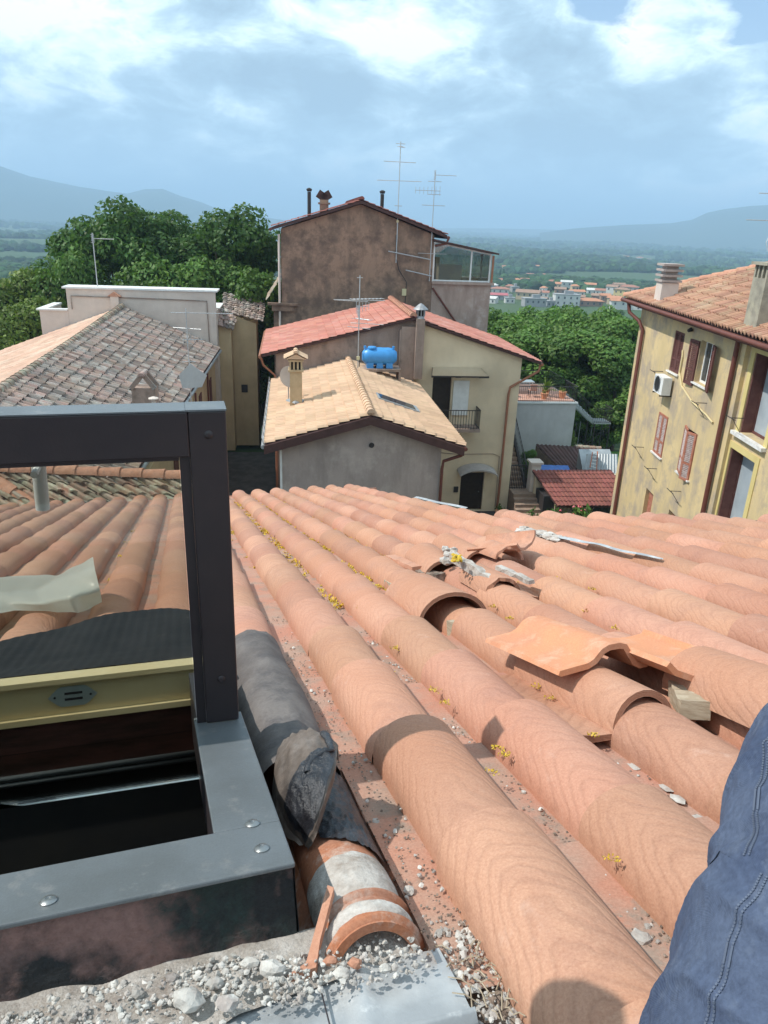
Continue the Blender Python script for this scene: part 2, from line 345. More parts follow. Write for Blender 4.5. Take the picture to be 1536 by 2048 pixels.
M_wgrey = wallmat('whitewashed_wall', (0.52, 0.51, 0.50), (0.40, 0.385, 0.37), 0.4)
M_marble = mat('marble_sill', (0.78, 0.77, 0.74), (0.6, 0.58, 0.55), 9, 0.6)
M_shut = mat('brown_shutter', (0.115, 0.045, 0.04), (0.15, 0.065, 0.055), 6, 0.7)
M_shut2 = mat('faded_red_shutter', (0.36, 0.12, 0.07), (0.44, 0.2, 0.14), 10, 0.8)
M_slat = mat('peeled_grey_slats', (0.34, 0.25, 0.23), (0.5, 0.42, 0.4), 16, 0.9)
M_rail = mat('dark_iron', (0.05, 0.045, 0.045), None, rough=0.6, metal=0.3)
M_pipe = mat('brown_painted_pipe', (0.16, 0.055, 0.04), (0.13, 0.045, 0.035), 5, 0.5)
M_copper = mat('copper_pipe', (0.40, 0.17, 0.10), (0.33, 0.15, 0.09), 6, 0.5, metal=0.2)
M_fascia = mat('dark_brown_board', (0.09, 0.045, 0.04), (0.07, 0.035, 0.03), 4, 0.7)
M_glassd = mat('dark_window_glass', (0.03, 0.035, 0.04), (0.06, 0.07, 0.08), 3, 0.08, spec=0.8)
M_frost = mat('frosted_glass', (0.33, 0.38, 0.42), (0.42, 0.47, 0.5), 1.5, 0.35, spec=0.5)
M_blue = mat('blue_polyethylene', (0.055, 0.30, 0.68), (0.05, 0.27, 0.62), 4, 0.38, spec=0.5)
M_tarp = mat('blue_tarpaulin', (0.05, 0.14, 0.42), (0.04, 0.12, 0.36), 4, 0.6, 0.004, 6)
M_ant = mat('dull_aluminium', (0.55, 0.56, 0.57), (0.42, 0.42, 0.42), 30, 0.45, metal=0.6)
M_box = mat('yellowed_plastic', (0.62, 0.55, 0.33), None, rough=0.6)
M_door = mat('dark_green_brown_door', (0.035, 0.025, 0.018), (0.025, 0.018, 0.014), 6, 0.6)
M_pave = mat('asphalt_lane', (0.06, 0.057, 0.055), (0.09, 0.085, 0.08), 2, 0.95, 0.004, 50)
M_step = mat('stone_steps', (0.33, 0.23, 0.17), (0.25, 0.18, 0.14), 4, 0.9, 0.003, 40)
M_terra_floor = mat('terracotta_paving', (0.50, 0.27, 0.2), (0.56, 0.33, 0.26), 3, 0.85)
M_metalsheet = mat('galvanised_sheet', (0.40, 0.42, 0.43), (0.32, 0.34, 0.35), 2, 0.5, metal=0.3)
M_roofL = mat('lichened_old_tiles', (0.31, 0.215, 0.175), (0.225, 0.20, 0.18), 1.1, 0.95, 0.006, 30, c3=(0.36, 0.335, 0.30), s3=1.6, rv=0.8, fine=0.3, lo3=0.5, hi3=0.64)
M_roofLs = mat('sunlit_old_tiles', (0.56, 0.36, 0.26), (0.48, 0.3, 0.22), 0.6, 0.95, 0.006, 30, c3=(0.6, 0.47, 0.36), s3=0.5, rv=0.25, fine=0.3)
M_roofO = mat('mossy_old_tiles', (0.36, 0.22, 0.16), (0.27, 0.235, 0.185), 3, 0.95, 0.004, 40, c3=(0.38, 0.37, 0.28), s3=5, rv=0.7, fine=0.3, lo3=0.48, hi3=0.62)
M_roofT = mat('sandy_tiles', (0.66, 0.45, 0.30), (0.57, 0.38, 0.25), 0.6, 0.9, 0.004, 50, rv=0.2, fine=0.2)
M_roofR = mat('red_brick_tiles', (0.50, 0.205, 0.155), (0.44, 0.175, 0.13), 0.8, 0.85, 0.003, 40, c3=(0.52, 0.27, 0.22), s3=0.9, rv=0.25, fine=0.2)
M_roofB = mat('brown_red_tiles', (0.43, 0.235, 0.155), (0.35, 0.19, 0.13), 1.0, 0.9, 0.004, 40, c3=(0.45, 0.33, 0.22), s3=1.4, rv=0.4, fine=0.2)
M_roofS = mat('dark_shed_tiles', (0.10, 0.055, 0.05), (0.075, 0.045, 0.04), 1.5, 0.9, rv=0.3)
M_roofS2 = mat('brick_red_shed_tiles', (0.27, 0.095, 0.075), (0.21, 0.075, 0.06), 1.5, 0.8, rv=0.25)
M_trunk = mat('bark', (0.10, 0.075, 0.055), (0.06, 0.045, 0.035), 6, 0.95, 0.01, 20)
def leafmat(name, c, rv=0.9):
    def ex(e, cc):
        tr = e['nd']('ShaderNodeBsdfTranslucent'); e['lk'].new(e['mix'](0.5, cc, (0.10, 0.22, 0.01)), tr.inputs[0])
        mx = e['nd']('ShaderNodeMixShader'); mx.inputs[0].default_value = 0.35
        e['lk'].new(e['b'].outputs[0], mx.inputs[1]); e['lk'].new(tr.outputs[0], mx.inputs[2]); e['lk'].new(mx.outputs[0], e['o'].inputs[0])
        return cc
    return mat(name, c, tuple(x*0.7 for x in c), 0.35, 0.55, rv=rv, extra=ex, spec=0.35)
M_leaf = leafmat('broad_leaves', (0.095, 0.185, 0.042)); M_leaf2 = leafmat('yellow_green_leaves', (0.17, 0.235, 0.045)); M_leaf3 = leafmat('fresh_green_leaves', (0.125, 0.23, 0.045))
M_far = mat('far_canopy', (0.022, 0.052, 0.020), (0.038, 0.08, 0.026), 0.03, 0.95, 0.25, 0.9, rv=1.0)
M_fields = mat('valley_ground', (0.045, 0.085, 0.03), (0.075, 0.11, 0.045), 0.006, 0.95, c3=(0.045, 0.085, 0.03), s3=0.012)
M_grass = mat('lawn', (0.09, 0.20, 0.03), (0.07, 0.16, 0.03), 1.5, 0.9, 0.01, 20)
M_hill = mat('wooded_mountain', (0.03, 0.055, 0.028), (0.05, 0.075, 0.035), 0.0012, 0.95, c3=(0.03, 0.06, 0.03), s3=0.004)
M_red = mat('red_petals', (0.6, 0.03, 0.05), (0.7, 0.25, 0.3), 9, 0.6)
def glassmat(name, tint, refl=0.08, rough=0.0):
    M = bpy.data.materials.new(name); M.use_nodes = True; t = M.node_tree; t.nodes.clear()
    a = t.nodes.new('ShaderNodeBsdfTransparent'); a.inputs[0].default_value = (*tint, 1)
    g = t.nodes.new('ShaderNodeBsdfGlossy'); g.inputs['Roughness'].default_value = rough
    fr = t.nodes.new('ShaderNodeFresnel'); fr.inputs[0].default_value = 1.5
    mu = t.nodes.new('ShaderNodeMath'); mu.operation = 'MULTIPLY_ADD'; mu.inputs[1].default_value = 1.0; mu.inputs[2].default_value = refl-0.04
    t.links.new(fr.outputs[0], mu.inputs[0])
    x = t.nodes.new('ShaderNodeMixShader'); o = t.nodes.new('ShaderNodeOutputMaterial')
    t.links.new(mu.outputs[0], x.inputs[0]); t.links.new(a.outputs[0], x.inputs[1]); t.links.new(g.outputs[0], x.inputs[2]); t.links.new(x.outputs[0], o.inputs[0])
    return M
M_glass = glassmat('clear_pane', (0.80, 0.80, 0.76), 0.06)
M_vglass = glassmat('veranda_pane', (0.62, 0.70, 0.70), 0.24)
M_poly = glassmat('smoked_awning_pane', (0.75, 0.75, 0.75), 0.08)
def filmmat():
    M = bpy.data.materials.new('milky_plastic_film'); M.use_nodes = True; t = M.node_tree; b = t.nodes['Principled BSDF']
    b.inputs['Base Color'].default_value = (0.74, 0.76, 0.70, 1); b.inputs['Roughness'].default_value = 0.35
    tr = t.nodes.new('ShaderNodeBsdfTranslucent'); tr.inputs[0].default_value = (0.6, 0.63, 0.55, 1)
    x = t.nodes.new('ShaderNodeMixShader'); x.inputs[0].default_value = 0.5
    t.links.new(b.outputs[0], x.inputs[1]); t.links.new(tr.outputs[0], x.inputs[2]); t.links.new(x.outputs[0], t.nodes['Material Output'].inputs[0])
    return M
M_film = filmmat()

# ================================================================== 1. the roof under the camera
PITCHW = 0.2415; ROLLW = 0.176; TL = 0.41
house = thing('house', (0, 0, -1.2), 'near house whose salmon clay tiled roof with a roof hatch fills the foreground', 'house')
def roll_phase(x, y, L):
    g = x*x*(0.7 if x < 0 else 1.7)
    return 3.0 + y*L/0.044 + 3.2*g + 0.6*math.sin(2*math.pi*(y*1.25+0.15))*(1-abs(x))*1.2 + 0.5*math.sin(5*x+1)
def add_tile(mb, s0, u0, L, rnd, nx=12, ny=6, ds=0, lift=0.013, hr=0.072, flat=True, w=ROLLW, groove=True, tw=0):
    def fn(i, j):
        x = -math.cos(math.pi*i); wj = w*(0.955+0.045*j); c = s0 + w/2 + ds + tw*(j-0.5)
        jj = min(j, 1.0)
        return R(c + x*wj/2, u0 + L*jj, 0.010*(1-0) + hr*math.sqrt(max(0, 1-x*x))**0.92*(0.965+0.035*j) + lift*jj)
    mb.grid(fn, nx, ny, rnd=rnd, phf=(lambda i, j: roll_phase(-math.cos(math.pi*i), j, L)) if groove else None)
    # end lip facing down the slope and the left lip lying on the neighbour's flat
    def lip(i, j):
        p = fn(i, 1.0); return p - RN*0.016*j
    mb.grid(lip, nx, 1, rnd=rnd)
    mb.grid(lambda i, j: R(s0+ds+tw*(j-0.5)+w*0.0225*(1-j)+0.0002, u0+L*j, lift*j + 0.010*i - 0.004), 1, 2, rnd=rnd, mi=0) if False else None
    a = [fn(0, j/2) for j in range(3)]; b = [p - RN*(0.012+lift*(j/2)) for j, p in enumerate(a)]
    mb.add(a+b, [(0, 1, 4, 3), (1, 2, 5, 4)], rnd=rnd)
    if flat:
        o = len(mb.f)
        mb.grid(lambda i, j: R(s0+ds+w*(0.97+0.02*j)+i*(PITCHW-w+0.03), u0+L*j, 0.003+lift*0.8*j + 0.006*(1-i)**3), 3, 2, rnd=rnd)
        mb.add([R(s0+ds+w*0.98, u0+L, 0.012), R(s0+ds+PITCHW+.03, u0+L, 0.012), R(s0+ds+PITCHW+.03, u0+L, -0.002), R(s0+ds+w*0.98, u0+L, -0.002)], [(0, 1, 2, 3)], rnd=rnd)
        for q in range(o, len(mb.f)): mb.mi[q] = 1
def px3(px, py, n): s_, u_ = rp(px, py, n); return (s_, u_, n)
def row_s(k): return 0.335 + PITCHW*(k-1)
mb = MB()
for k in range(-13, 18):
    s0 = row_s(k)
    uend = 9.42 if s0 < 2.2 else 4.95 - 1.09*(s0-2.35)
    j0 = -4
    if k == 0: j0 = 3
    if k < 0: j0 = 3
    j = j0
    rowj = rng.uniform(-0.012, 0.012)
    while True:
        ua = 0.82 + TL*j + (rowj if s0 > 1.0 or j > 3 else 0)
        if ua > uend-0.1: break
        if k == 1 and j == -4: pass
        near = ua < 2.6 and s0 < 1.8
        add_tile(mb, s0 - (.012 if k == 0 else 0), ua, min(TL, uend-ua), rng.random(), nx=(18 if near else 10), ny=(10 if near else 4), ds=rng.uniform(-.004, .004), lift=0.017+rng.uniform(-.004, .005), tw=rng.uniform(-.006, .006))
        j += 1
tiles = mb.build('roof_tiles', [M_tile, M_tileflat], house, smooth=True, ang=40)
# deck below the tiles, with the opening for the hatch
dk = MB(R)
dk.box((-3.4, 1.72, -0.10), (4.4, 4.2, -0.012)); dk.box((-3.4, 4.2, -0.10), (2.45, 9.35, -0.012)); dk.box((0.105, -1.7, -0.10), (4.4, 1.72, -0.03)); dk.box((-3.4, -1.7, -0.10), (0.105, 0.705, -0.02))
dk.build('roof_deck', M_fascia, house)
# walls of the near house
wl = MB()
def wp(pts, z0=-14.1, z1f=lambda s, u: -0.11):
    base = [R(s, u, -0.11) for s, u in pts]
    n = len(base); vs = base + [np.array([p[0], p[1], z0]) for p in base]
    wl.add(vs, [(i, (i+1) % n, n+(i+1) % n, n+i) for i in range(n)])
wp([(-3.3, -1.6), (4.3, -1.6), (4.3, 2.5), (2.4, 4.6), (2.4, 9.0), (-3.3, 9.0)])
wl.build('wall', M_cre, house)
# eave gutter at the far edge and a strip of flashing on the side edge
g = MB(); g.tube([R(-3.2, 9.50, -0.03), R(2.5, 9.50, -0.03)], 0.055, 10); g.build('gutter', M_copper, house, smooth=True)
g = MB()
g.grid(lambda i, j: R(2.375+0.03*j, 5.9+1.5*i, 0.03+0.003*math.sin(9*i)+0.012*j), 10, 1); g.build('edge_flashing', M_steel, house)
g = MB()
def fl(i, j):
    u = 3.85 - i*1.2; wv = 0.024*(1-i)**0.7+0.008
    return R(1.985 + 0.06*i + (j-0.5)*wv*2, u, 0.090 + 0.003*math.sin(i*23)+0.004*math.cos(j*7+i*11))
g.grid(fl, 24, 3); g.build('flashing_strip', M_steel, house, label='narrow grey lead strip lying along a tile row')
g = MB(R)
for i in range(20):
    t_ = i/20; g.lump(R(2.02-rng.random()*.07, 3.95-t_*.5, 0.083), 0.022+rng.random()*.02, 2, (1, 1.3, .5), 0.3, i+900, fr=lambda x, y, z: R(x, y, z))
g.build('mortar_fillet', M_mortar, house)

# ---- row beside the hatch: tarred membrane over the tiles, broken cover piece, bare tile with mortar rings
g = MB()
def tarrow(i, j):
    x = -math.cos(math.pi*i); u = 1.13 + 0.98*j
    bulge = 0.008*mnoise.noise(Vector((x*2, u*6, 3))) + 0.005*mnoise.noise(Vector((x*5, u*17, 1)))
    st = 0.012*(1-((u-0.82) % TL)/TL)
    edge = 0.02*mnoise.noise(Vector((i*4, 7, 0)))*(1 if j > .98 else 0)
    return R(0.172 + x*(0.086+0.004*math.sin(u*9)), u + edge, 0.010 + (0.078+bulge)*math.sqrt(max(0, 1-x*x)) + 0.012 - st*.6)
g.grid(tarrow, 22, 60)
def tarsk(i, j): p = tarrow(0, j); return p - RN*0.03*i
g.grid(tarsk, 1, 40)
g.build('membrane_wrap', M_bitgrey, house, smooth=True, label='grey bituminous membrane wrapped over the tile row beside the hatch')
BC, BW_, BH = 0.197, 0.062, 0.062
def bare(i, u, dh=0, dw=0, lo=0.0): x = -math.cos(math.pi*i); return R(BC + x*(BW_+dw), u, lo + (BH+dh)*math.sqrt(max(0, 1-x*x)))
g = MB(); g.grid(lambda i, j: bare(i, .665+.5*j), 24, 16); g.grid(lambda i, j: bare(i, .665+.3*j, -.012, -.012), 24, 4)
g.grid(lambda i, j: bare(i, .665, -.012*j, -.012*j), 24, 1); g.grid(lambda i, j: R(BC-BW_-.02*j, .665+.5*i, -.03*j), 8, 1); g.grid(lambda i, j: R(BC+BW_+.03*j, .665+.5*i, -.004*j), 8, 1)
g.build('bare_tile', M_bare, house, smooth=True, ang=40)
g = MB()
for u0_ in (0.18, 0.59, 1.0, 1.41, 1.82, 2.23, 2.64):       # flats between this row and the next
    if u0_ < 0.5: continue
    g.grid(lambda i, j: R(0.262+i*0.09, u0_+TL*j*1.01, 0.001+0.009*j), 3, 3, rnd=rng.random())
g.grid(lambda i, j: R(0.272 - 0.012*i, 0.63+0.6*j, 0.004+0.03*i), 2, 8)
g.build('flat_tiles', M_tileflat, house)
# mortar collar on the bare tile
g = MB()
def coll(u0, u1, h0, seed):
    def fn(i, j):
        e = 0.5*(1-abs(2*j-1))**.5; n_ = mnoise.noise(Vector((i*19, j*5+seed, seed)))*0.004
        return bare(.05+.82*i, u0+(u1-u0)*j + 0.005*mnoise.noise(Vector((i*9, seed, 0))), h0*e+n_*e*1.5, h0*e)
    g.grid(fn, 40, 8)
coll(0.735, 0.835, 0.007, 4.1); coll(0.69, 0.715, 0.010, 1.3)
g.build('mortar_collar', M_mortar, house, smooth=True)
g = MB()
for u_ in (.668, .722): g.grid(lambda i, j: bare(i, u_+.014*j, .0075*math.sin(math.pi*j), .0075*math.sin(math.pi*j)), 24, 4)
g.build('tile_rim', M_bare, house, smooth=True)
g = MB()
def tarp_(i, j):
    ii = .36+.50*i; u = .84 + .05*(1-i)**2 + .28*j; return bare(ii, u + 0.012*mnoise.noise(Vector((i*7, j*3, 8))), .006+0.005*mnoise.noise(Vector((i*17, j*17, 2))), .005)
g.grid(tarp_, 30, 30); g.build('tar_patch', M_tar, house, smooth=True)
# the broken, tarred cover piece standing up against the row : faceted, with a torn crest
cp = thing('broken_cap_tile', R(0.16, 0.93, 0.05), 'broken tar-smeared cap piece propped on edge beside the hatch corner', 'roof tile')
CL = [(556, 1496, .115), (549, 1530, .105), (551, 1600, .088), (574, 1652, .062), (606, 1690, .045)]
CR = [(676, 1490, .150), (672, 1530, .145), (652, 1590, .125), (632, 1650, .090), (610, 1692, .048)]
def _cv(Lst, j):
    x = j*(len(Lst)-1); a = int(min(x, len(Lst)-2)); f = x-a; p = [Lst[a][q]*(1-f)+Lst[a+1][q]*f for q in range(3)]; s_, u_ = rp(*p); return R(s_, u_, p[2])
def cappt(i, j):
    A = _cv(CL, j); B = _cv(CR, j); p = A*(1-i)+B*i; wv = np.linalg.norm(B-A)
    return p + RN*(.22*wv*math.sin(math.pi*i)**.8 + .004*mnoise.noise(Vector((i*8, j*8, 5))) + .002*mnoise.noise(Vector((i*26, j*26, 5)))) + RD*(.012*mnoise.noise(Vector((i*13, 1, 9)))*(j < .02))
g = MB(); g.grid(cappt, 34, 34)
g.grid(lambda i, j: cappt(1, i)*(1-j) + (cappt(1, i)-RC*(.022*(1-i)) - RN*(.055*(1-i)+.012))*j + RC*.004*math.sin(math.pi*j), 26, 6)
g.grid(lambda i, j: cappt(0, i) - RN*.05*j*(1-i) - RC*.006*j, 26, 3)
g.grid(lambda i, j: cappt(i, 0) - RN*.03*j, 26, 2)
g.build('tarred_shell', M_bit, cp, smooth=True, ang=50)
g = MB()
def smear(i, j):
    jj = .62+.37*j - .5*i*(1-j); ii = .08+.9*i; p = cappt(ii, min(1, max(0, jj))); return p + RN*(.0035+.0035*mnoise.noise(Vector((i*12, j*12, 1))))
g.grid(smear, 30, 26); g.build('tar_smear', M_tar, cp, smooth=True)
g = MB()
def tear(i, j):
    p = cappt(.78+.14*math.sin(i*5), .02+.42*i); th = .006+.006*abs(mnoise.noise(Vector((i*9, 0, 3)))); a = 2*math.pi*j
    return p + RN*(th*.6*math.sin(a)+.003) + RC*th*math.cos(a)
g.grid(tear, 34, 8); g.build('torn_edge', M_tar, cp, smooth=True)

# ---- loose clay tiles lying on the roof
def shell(mb, prof, L, th, M4, ny=6, rnd=0.5, jag=0.0, wav=0.0, groove=True):
    n = len(prof); P = [np.array(p, float) for p in prof]
    nrm = []
    for i in range(n):
        d = P[min(i+1, n-1)]-P[max(i-1, 0)]; d /= np.linalg.norm(d); nrm.append(np.array([-d[1], d[0]]))
    out = []; ph = []
    for q in range(ny+1):
        y = L*q/ny
        for side in (0, 1):
            for i in range(n):
                p = P[i] - nrm[i]*th*side; yy = y
                if jag and q in (0, ny): yy += jag*(mnoise.noise(Vector((p[0]*40, q*3.3, 1+rnd*9))))
                z = p[1]*(1+wav*(q/ny))
                v = M4 @ Vector((p[0], yy-L/2, z)); out.append(R(v.x, v.y, v.z))
                x = 2*i/(n-1)-1; ph.append(roll_phase(x, q/ny, L) if groove and not side else 0.0)
    fs = []; m_ = 2*n
    for q in range(ny):
        o = q*m_
        for i in range(n-1):
            fs.append((o+i, o+i+1, o+m_+i+1, o+m_+i)); fs.append((o+n+i+1, o+n+i, o+m_+n+i, o+m_+n+i+1))
        fs.append((o+n, o, o+m_, o+m_+n)); fs.append((o+n-1, o+2*n-1, o+m_+2*n-1, o+m_+n-1))
    for o, fl_ in ((0, 0), (ny*m_, 1)):
        for i in range(n-1):
            f = (o+i+1, o+i, o+n+i, o+n+i+1); fs.append(f if not fl_ else f[::-1])
    mb.add(out, fs, rnd=rnd, ph=ph)
def arc(w_, h_, n=14): return [(-w_/2*math.cos(math.pi*i/n), h_*math.sin(math.pi*i/n)) for i in range(n+1)]
def portu(w_=0.15, h_=0.07, fl_=0.075, left=0.0, n=12):
    p = arc(w_, h_, n)
    if left: p = [(-w_/2-left, 0.012), (-w_/2-left*.5, 0.002)] + p
    return p + [(w_/2+fl_*0.3, 0.0), (w_/2+fl_*0.75, 0.0), (w_/2+fl_, 0.016)]
def M4(s, u, n, yaw=0, pit=0, rol=0): return Matrix.Translation((s, u, n)) @ Matrix.Rotation(R_(yaw), 4, 'Z') @ Matrix.Rotation(R_(pit), 4, 'X') @ Matrix.Rotation(R_(rol), 4, 'Y')
def loose(prof, L, th, M_, mt, label, group='loose clay tiles lying on the roof', extra=None, **k):
    p = M_.translation; t = thing('roof_tile', R(p.x, p.y, p.z), label, 'roof tile', group)
    g = MB(); shell(g, prof, L, th, M_, **k); g.build('tile_body', mt, t, smooth=True, ang=35)
    return t
# wide cover tile over the second-next row
loose(arc(0.265, 0.105), 0.36, 0.014, M4(0.85, 2.33, 0.042, 4, 1.5, 3), M_tile, 'wide half-round tile lifted off its row, dark hollow end facing the hatch')
# heap behind it
loose(arc(0.20, 0.09), 0.36, 0.014, M4(1.10, 3.05, 0.055, -3, 5, -4), M_tile, 'half-round tile with white mortar lumps on its near rim, in the middle heap')
loose(portu(0.17, 0.08, .08), 0.40, 0.013, M4(1.33, 3.28, 0.065, 4, 6, 4), M_tile, 'tile at the back of the middle heap, half under the upturned tile')
_u = rp(1006, 1094, .13)
loose([(-.10, .045), (-.08, .014), (-.04, .0), (.04, .0), (.08, .014), (.10, .04)], 0.27, 0.013, M4(_u[0], _u[1], 0.13, 38, -8, -12), M_tileold, 'upturned pale tile lying tray side up on the middle heap', groove=False)
loose(portu(0.15, 0.075, .09), 0.26, 0.013, M4(1.15, 2.52, 0.06, 2, 4, 5), M_tile, 'tile fragment with a jagged far end between the heap and the lifted tile', jag=0.03)
loose(arc(0.15, 0.06), 0.18, 0.012, M4(1.42, 3.02, 0.10, 8, 4, 6), M_tileold, 'short broken half-round piece under the upturned tile', jag=0.02, groove=False)
# mortar lumps and sticks of the heap
g = MB(R)
for i in range(16):
    s_, u_, _n = px3(899+rng.uniform(-14, 14), 1103+rng.uniform(-6, 14), .15)
    g.lump(R(s_, u_, 0.145+rng.uniform(-.03, .01)), rng.uniform(.010, .022), 2, (1, 1, .8), .3, i+40)
tag(g.build('mortar_lump', M_mortar), 'white crumbly mortar lump stuck on the middle heap of tiles', 'mortar')
def stick(name, p0, p1, wd, ht, mt, label, jag=0.004, seed=1, cat='wood piece', group=None, lichen=False):
    g = MB(); p0 = R(*p0); p1 = R(*p1); d = p1-p0; Ld = np.linalg.norm(d); d /= Ld; sx = np.cross(d, RN); sx /= np.linalg.norm(sx); sz = np.cross(sx, d)
    n = 8; vs = []
    for q in range(n+1):
        for a, b in ((-1, -1), (1, -1), (1, 1), (-1, 1)):
            j1 = jag*mnoise.noise(Vector((q*1.7+seed, a, b))); j2 = jag*mnoise.noise(Vector((a, q*2.1, b+seed)))
            vs.append(p0 + d*Ld*q/n + sx*(a*wd/2+j1) + sz*(b*ht/2+j2))
    fs = [(q*4+i, q*4+(i+1) % 4, q*4+4+(i+1) % 4, q*4+4+i) for q in range(n) for i in range(4)] + [(3, 2, 1, 0), tuple(n*4+i for i in range(4))]
    g.add(vs, fs); o = g.build(name, mt); tag(o, label, cat, group); return o
stick('mortared_batten', px3(905, 1112, .165), px3(990, 1166, .10), 0.036, 0.034, M_mortar, 'white mortar-coated batten sloping down from the heap of tiles', .01, 3)
g = MB(R)
for i in range(26): s_, u_, _n = px3(913+rng.uniform(-9, 9), 1117+rng.uniform(-6, 6), .18); g.lump(R(s_, u_, .18+rng.uniform(-.01, .008)), rng.uniform(.006, .011), 1, (1, 1, .6), .4, i, rnd=rng.random())
tag(g.build('lichen', M_lichen), 'bright yellow lichen clump on the mortar-coated batten', 'lichen', kind='stuff')
stick('tile_shard', (0.96, 3.30, 0.09), (0.99, 2.95, 0.085), 0.05, 0.02, M_tileold, 'pale pink narrow tile shard at the left of the heap', .006, 5, 'roof tile')
stick('tile_shard', (0.985, 3.02, 0.06), (1.05, 2.80, 0.06), 0.05, 0.04, M_grit, 'dark crumbling shard under the mortared half-round tile', .01, 9, 'roof tile')
stick('tile_shard', (1.22, 2.58, 0.13), (1.27, 2.38, 0.10), 0.03, 0.018, M_mortar, 'thin grey mortar shard on the jagged tile fragment', .008, 12, 'mortar')
stick('wood_block', (0.845, 2.90, 0.035), (0.845, 2.76, 0.038), 0.055, 0.045, M_woodblock, 'small wood block left of the lifted half-round tile', .003, 2, 'wood block', 'wood blocks under the loose tiles')
stick('wood_block', (0.845, 2.10, 0.035), (0.885, 1.90, 0.04), 0.06, 0.05, M_woodblock, 'weathered wood block in front of the lifted half-round tile', .003, 6, 'wood block', 'wood blocks under the loose tiles')
stick('wood_block', (1.07, 1.22, 0.075), (1.01, 1.10, 0.075), 0.06, 0.04, M_woodblock, 'split wood block right of the orange tile stack', .008, 8, 'wood block', 'wood blocks under the loose tiles')
# stack with the new orange tiles
loose(portu(0.155, 0.082, .06, left=0.085), 0.43, 0.014, M4(0.89, 1.335, 0.045, 3, 0, 0), M_tile, 'old brown tile at the bottom of the stack with orange tiles on it')
def chamf(): return [(-.155, .012), (-.15, .022), (-.075, .028), (-.06, .034), (-.035, .055), (-.015, .062), (.015, .062), (.035, .055), (.06, .012), (.07, .006), (.085, .006), (.09, .014)]
loose(chamf(), 0.35, 0.014, M4(0.925, 1.46, 0.112, 5, -1.5, -1), M_tileorange, 'bright orange new tile on the left of the stack', groove=False)
loose([(-.09, .04), (-.07, .02), (-.03, .004), (.06, .0), (.11, .006), (.118, .018)], 0.36, 0.014, M4(1.075, 1.345, 0.118, 3, -1, 2), M_tileorange, 'bright orange new tile on the right of the stack with notched end', groove=False)
loose(portu(0.19, 0.085, .08), 0.40, 0.014, M4(1.13, 1.06, 0.085, -4, -4, -4), M_tile, 'brownish tile at the right edge beside the blue denim')

# ---- lichen along the valleys, grit, pebbles
def scatter(name, mt, spots, label, cat, kind='stuff', rr=(.003, .008), flatz=.6, sub=1):
    g = MB()
    for i, (s_, u_, n_) in enumerate(spots):
        r = rng.uniform(*rr); g.lump(R(s_, u_, n_), r, sub, (1, 1.1, flatz), .35, i, rnd=rng.random())
    return tag(g.build(name, mt), label, cat, kind=kind)
g = MB()
def sprig(s_, u_, n_, sz):
    p = R(s_, u_, n_)
    for q in range(rng.randint(9, 15)):
        az = rng.uniform(0, 6.28); el = rng.uniform(0.15, 1.1); d = np.array([math.cos(az)*math.cos(el), math.sin(az)*math.cos(el), math.sin(el)])
        side = np.cross(d, RN); side /= (np.linalg.norm(side)+1e-6); a = p + np.array([rng.uniform(-1, 1), rng.uniform(-1, 1), 0])*sz*.7
        l = sz*rng.uniform(.35, .8); wd = sz*.2
        g.add([a, a+d*l*.5+side*wd, a+d*l, a+d*l*.5-side*wd], [(0, 1, 2, 3)], rnd=rng.random())
for k, ua, ub, n_ in ((2, 2.6, 8.9, 170), (3, 2.4, 8.6, 150), (4, 3.3, 9.0, 130), (1, 3.2, 8.8, 40), (5, 3.6, 8.5, 20), (6, 3.2, 7, 6), (-2, 3.5, 6.5, 8)):
    cl = [rng.uniform(ua, ub) for _ in range(max(3, n_//7))]
    for i in range(n_):
        u_ = rng.choice(cl)+rng.gauss(0, .12) if rng.random() < .72 else rng.uniform(ua, ub)
        if u_ < ua: continue
        sprig(row_s(k)-rng.uniform(-.008, .045), u_, 0.014, rng.uniform(.013, .027))
for px, py in ((1073, 1378), (1412, 1437), (1225, 1352), (985, 1215), (1020, 1240), (940, 1345), (790, 1300), (1010, 1165), (1040, 1170), (1290, 1160), (1305, 1165), (1185, 1180), (1115, 1160), (940, 1072), (1100, 1400), (1190, 1475), (995, 1500), (1010, 1515), (985, 1550), (780, 1350), (720, 1220), (730, 1215), (870, 1385), (1225, 1725), (890, 1410), (1230, 1260), (1175, 1225), (755, 1175), (870, 1145), (890, 1150), (860, 1150), (1345, 1155)):
    s_, u_ = rp(px, py, 0.05); sprig(s_, u_, 0.056, .0075+.003*u_); sprig(s_+.008, u_+.006, 0.05, .006+.003*u_); sprig(s_-.005, u_+.01, 0.052, .005+.003*u_)
tag(g.build('lichen', M_lichen), 'yellow lichen tufts growing along the valleys between tile rows', 'lichen', kind='stuff')
sp = []
for k, n_, ua, ub in ((1, 600, .62, 2.6), (2, 500, .2, 2.6), (3, 160, .3, 3), (4, 40, 1.0, 3)):
    for i in range(n_):
        sp.append((row_s(k)-abs(rng.gauss(0, .028)) if k > 1 else rng.uniform(.262, .343), ua+(ub-ua)*rng.random()**1.7, 0.008+rng.random()*.006))
scatter('grit', M_grit, sp, 'dark grit and crumbs in the tile valleys', 'grit', rr=(.0008, .0028))
sp = []
for i in range(150):
    k = rng.choice((1, 1, 2, 2, 3)); sp.append((row_s(k)-abs(rng.gauss(0, .024))-.004 if k > 1 else rng.uniform(.268, .34), .45+1.9*rng.random()**1.5, 0.012))
scatter('mortar_crumbs', M_chunk, sp, 'white mortar crumbs scattered in the tile valleys', 'rubble', rr=(.0015, .005))
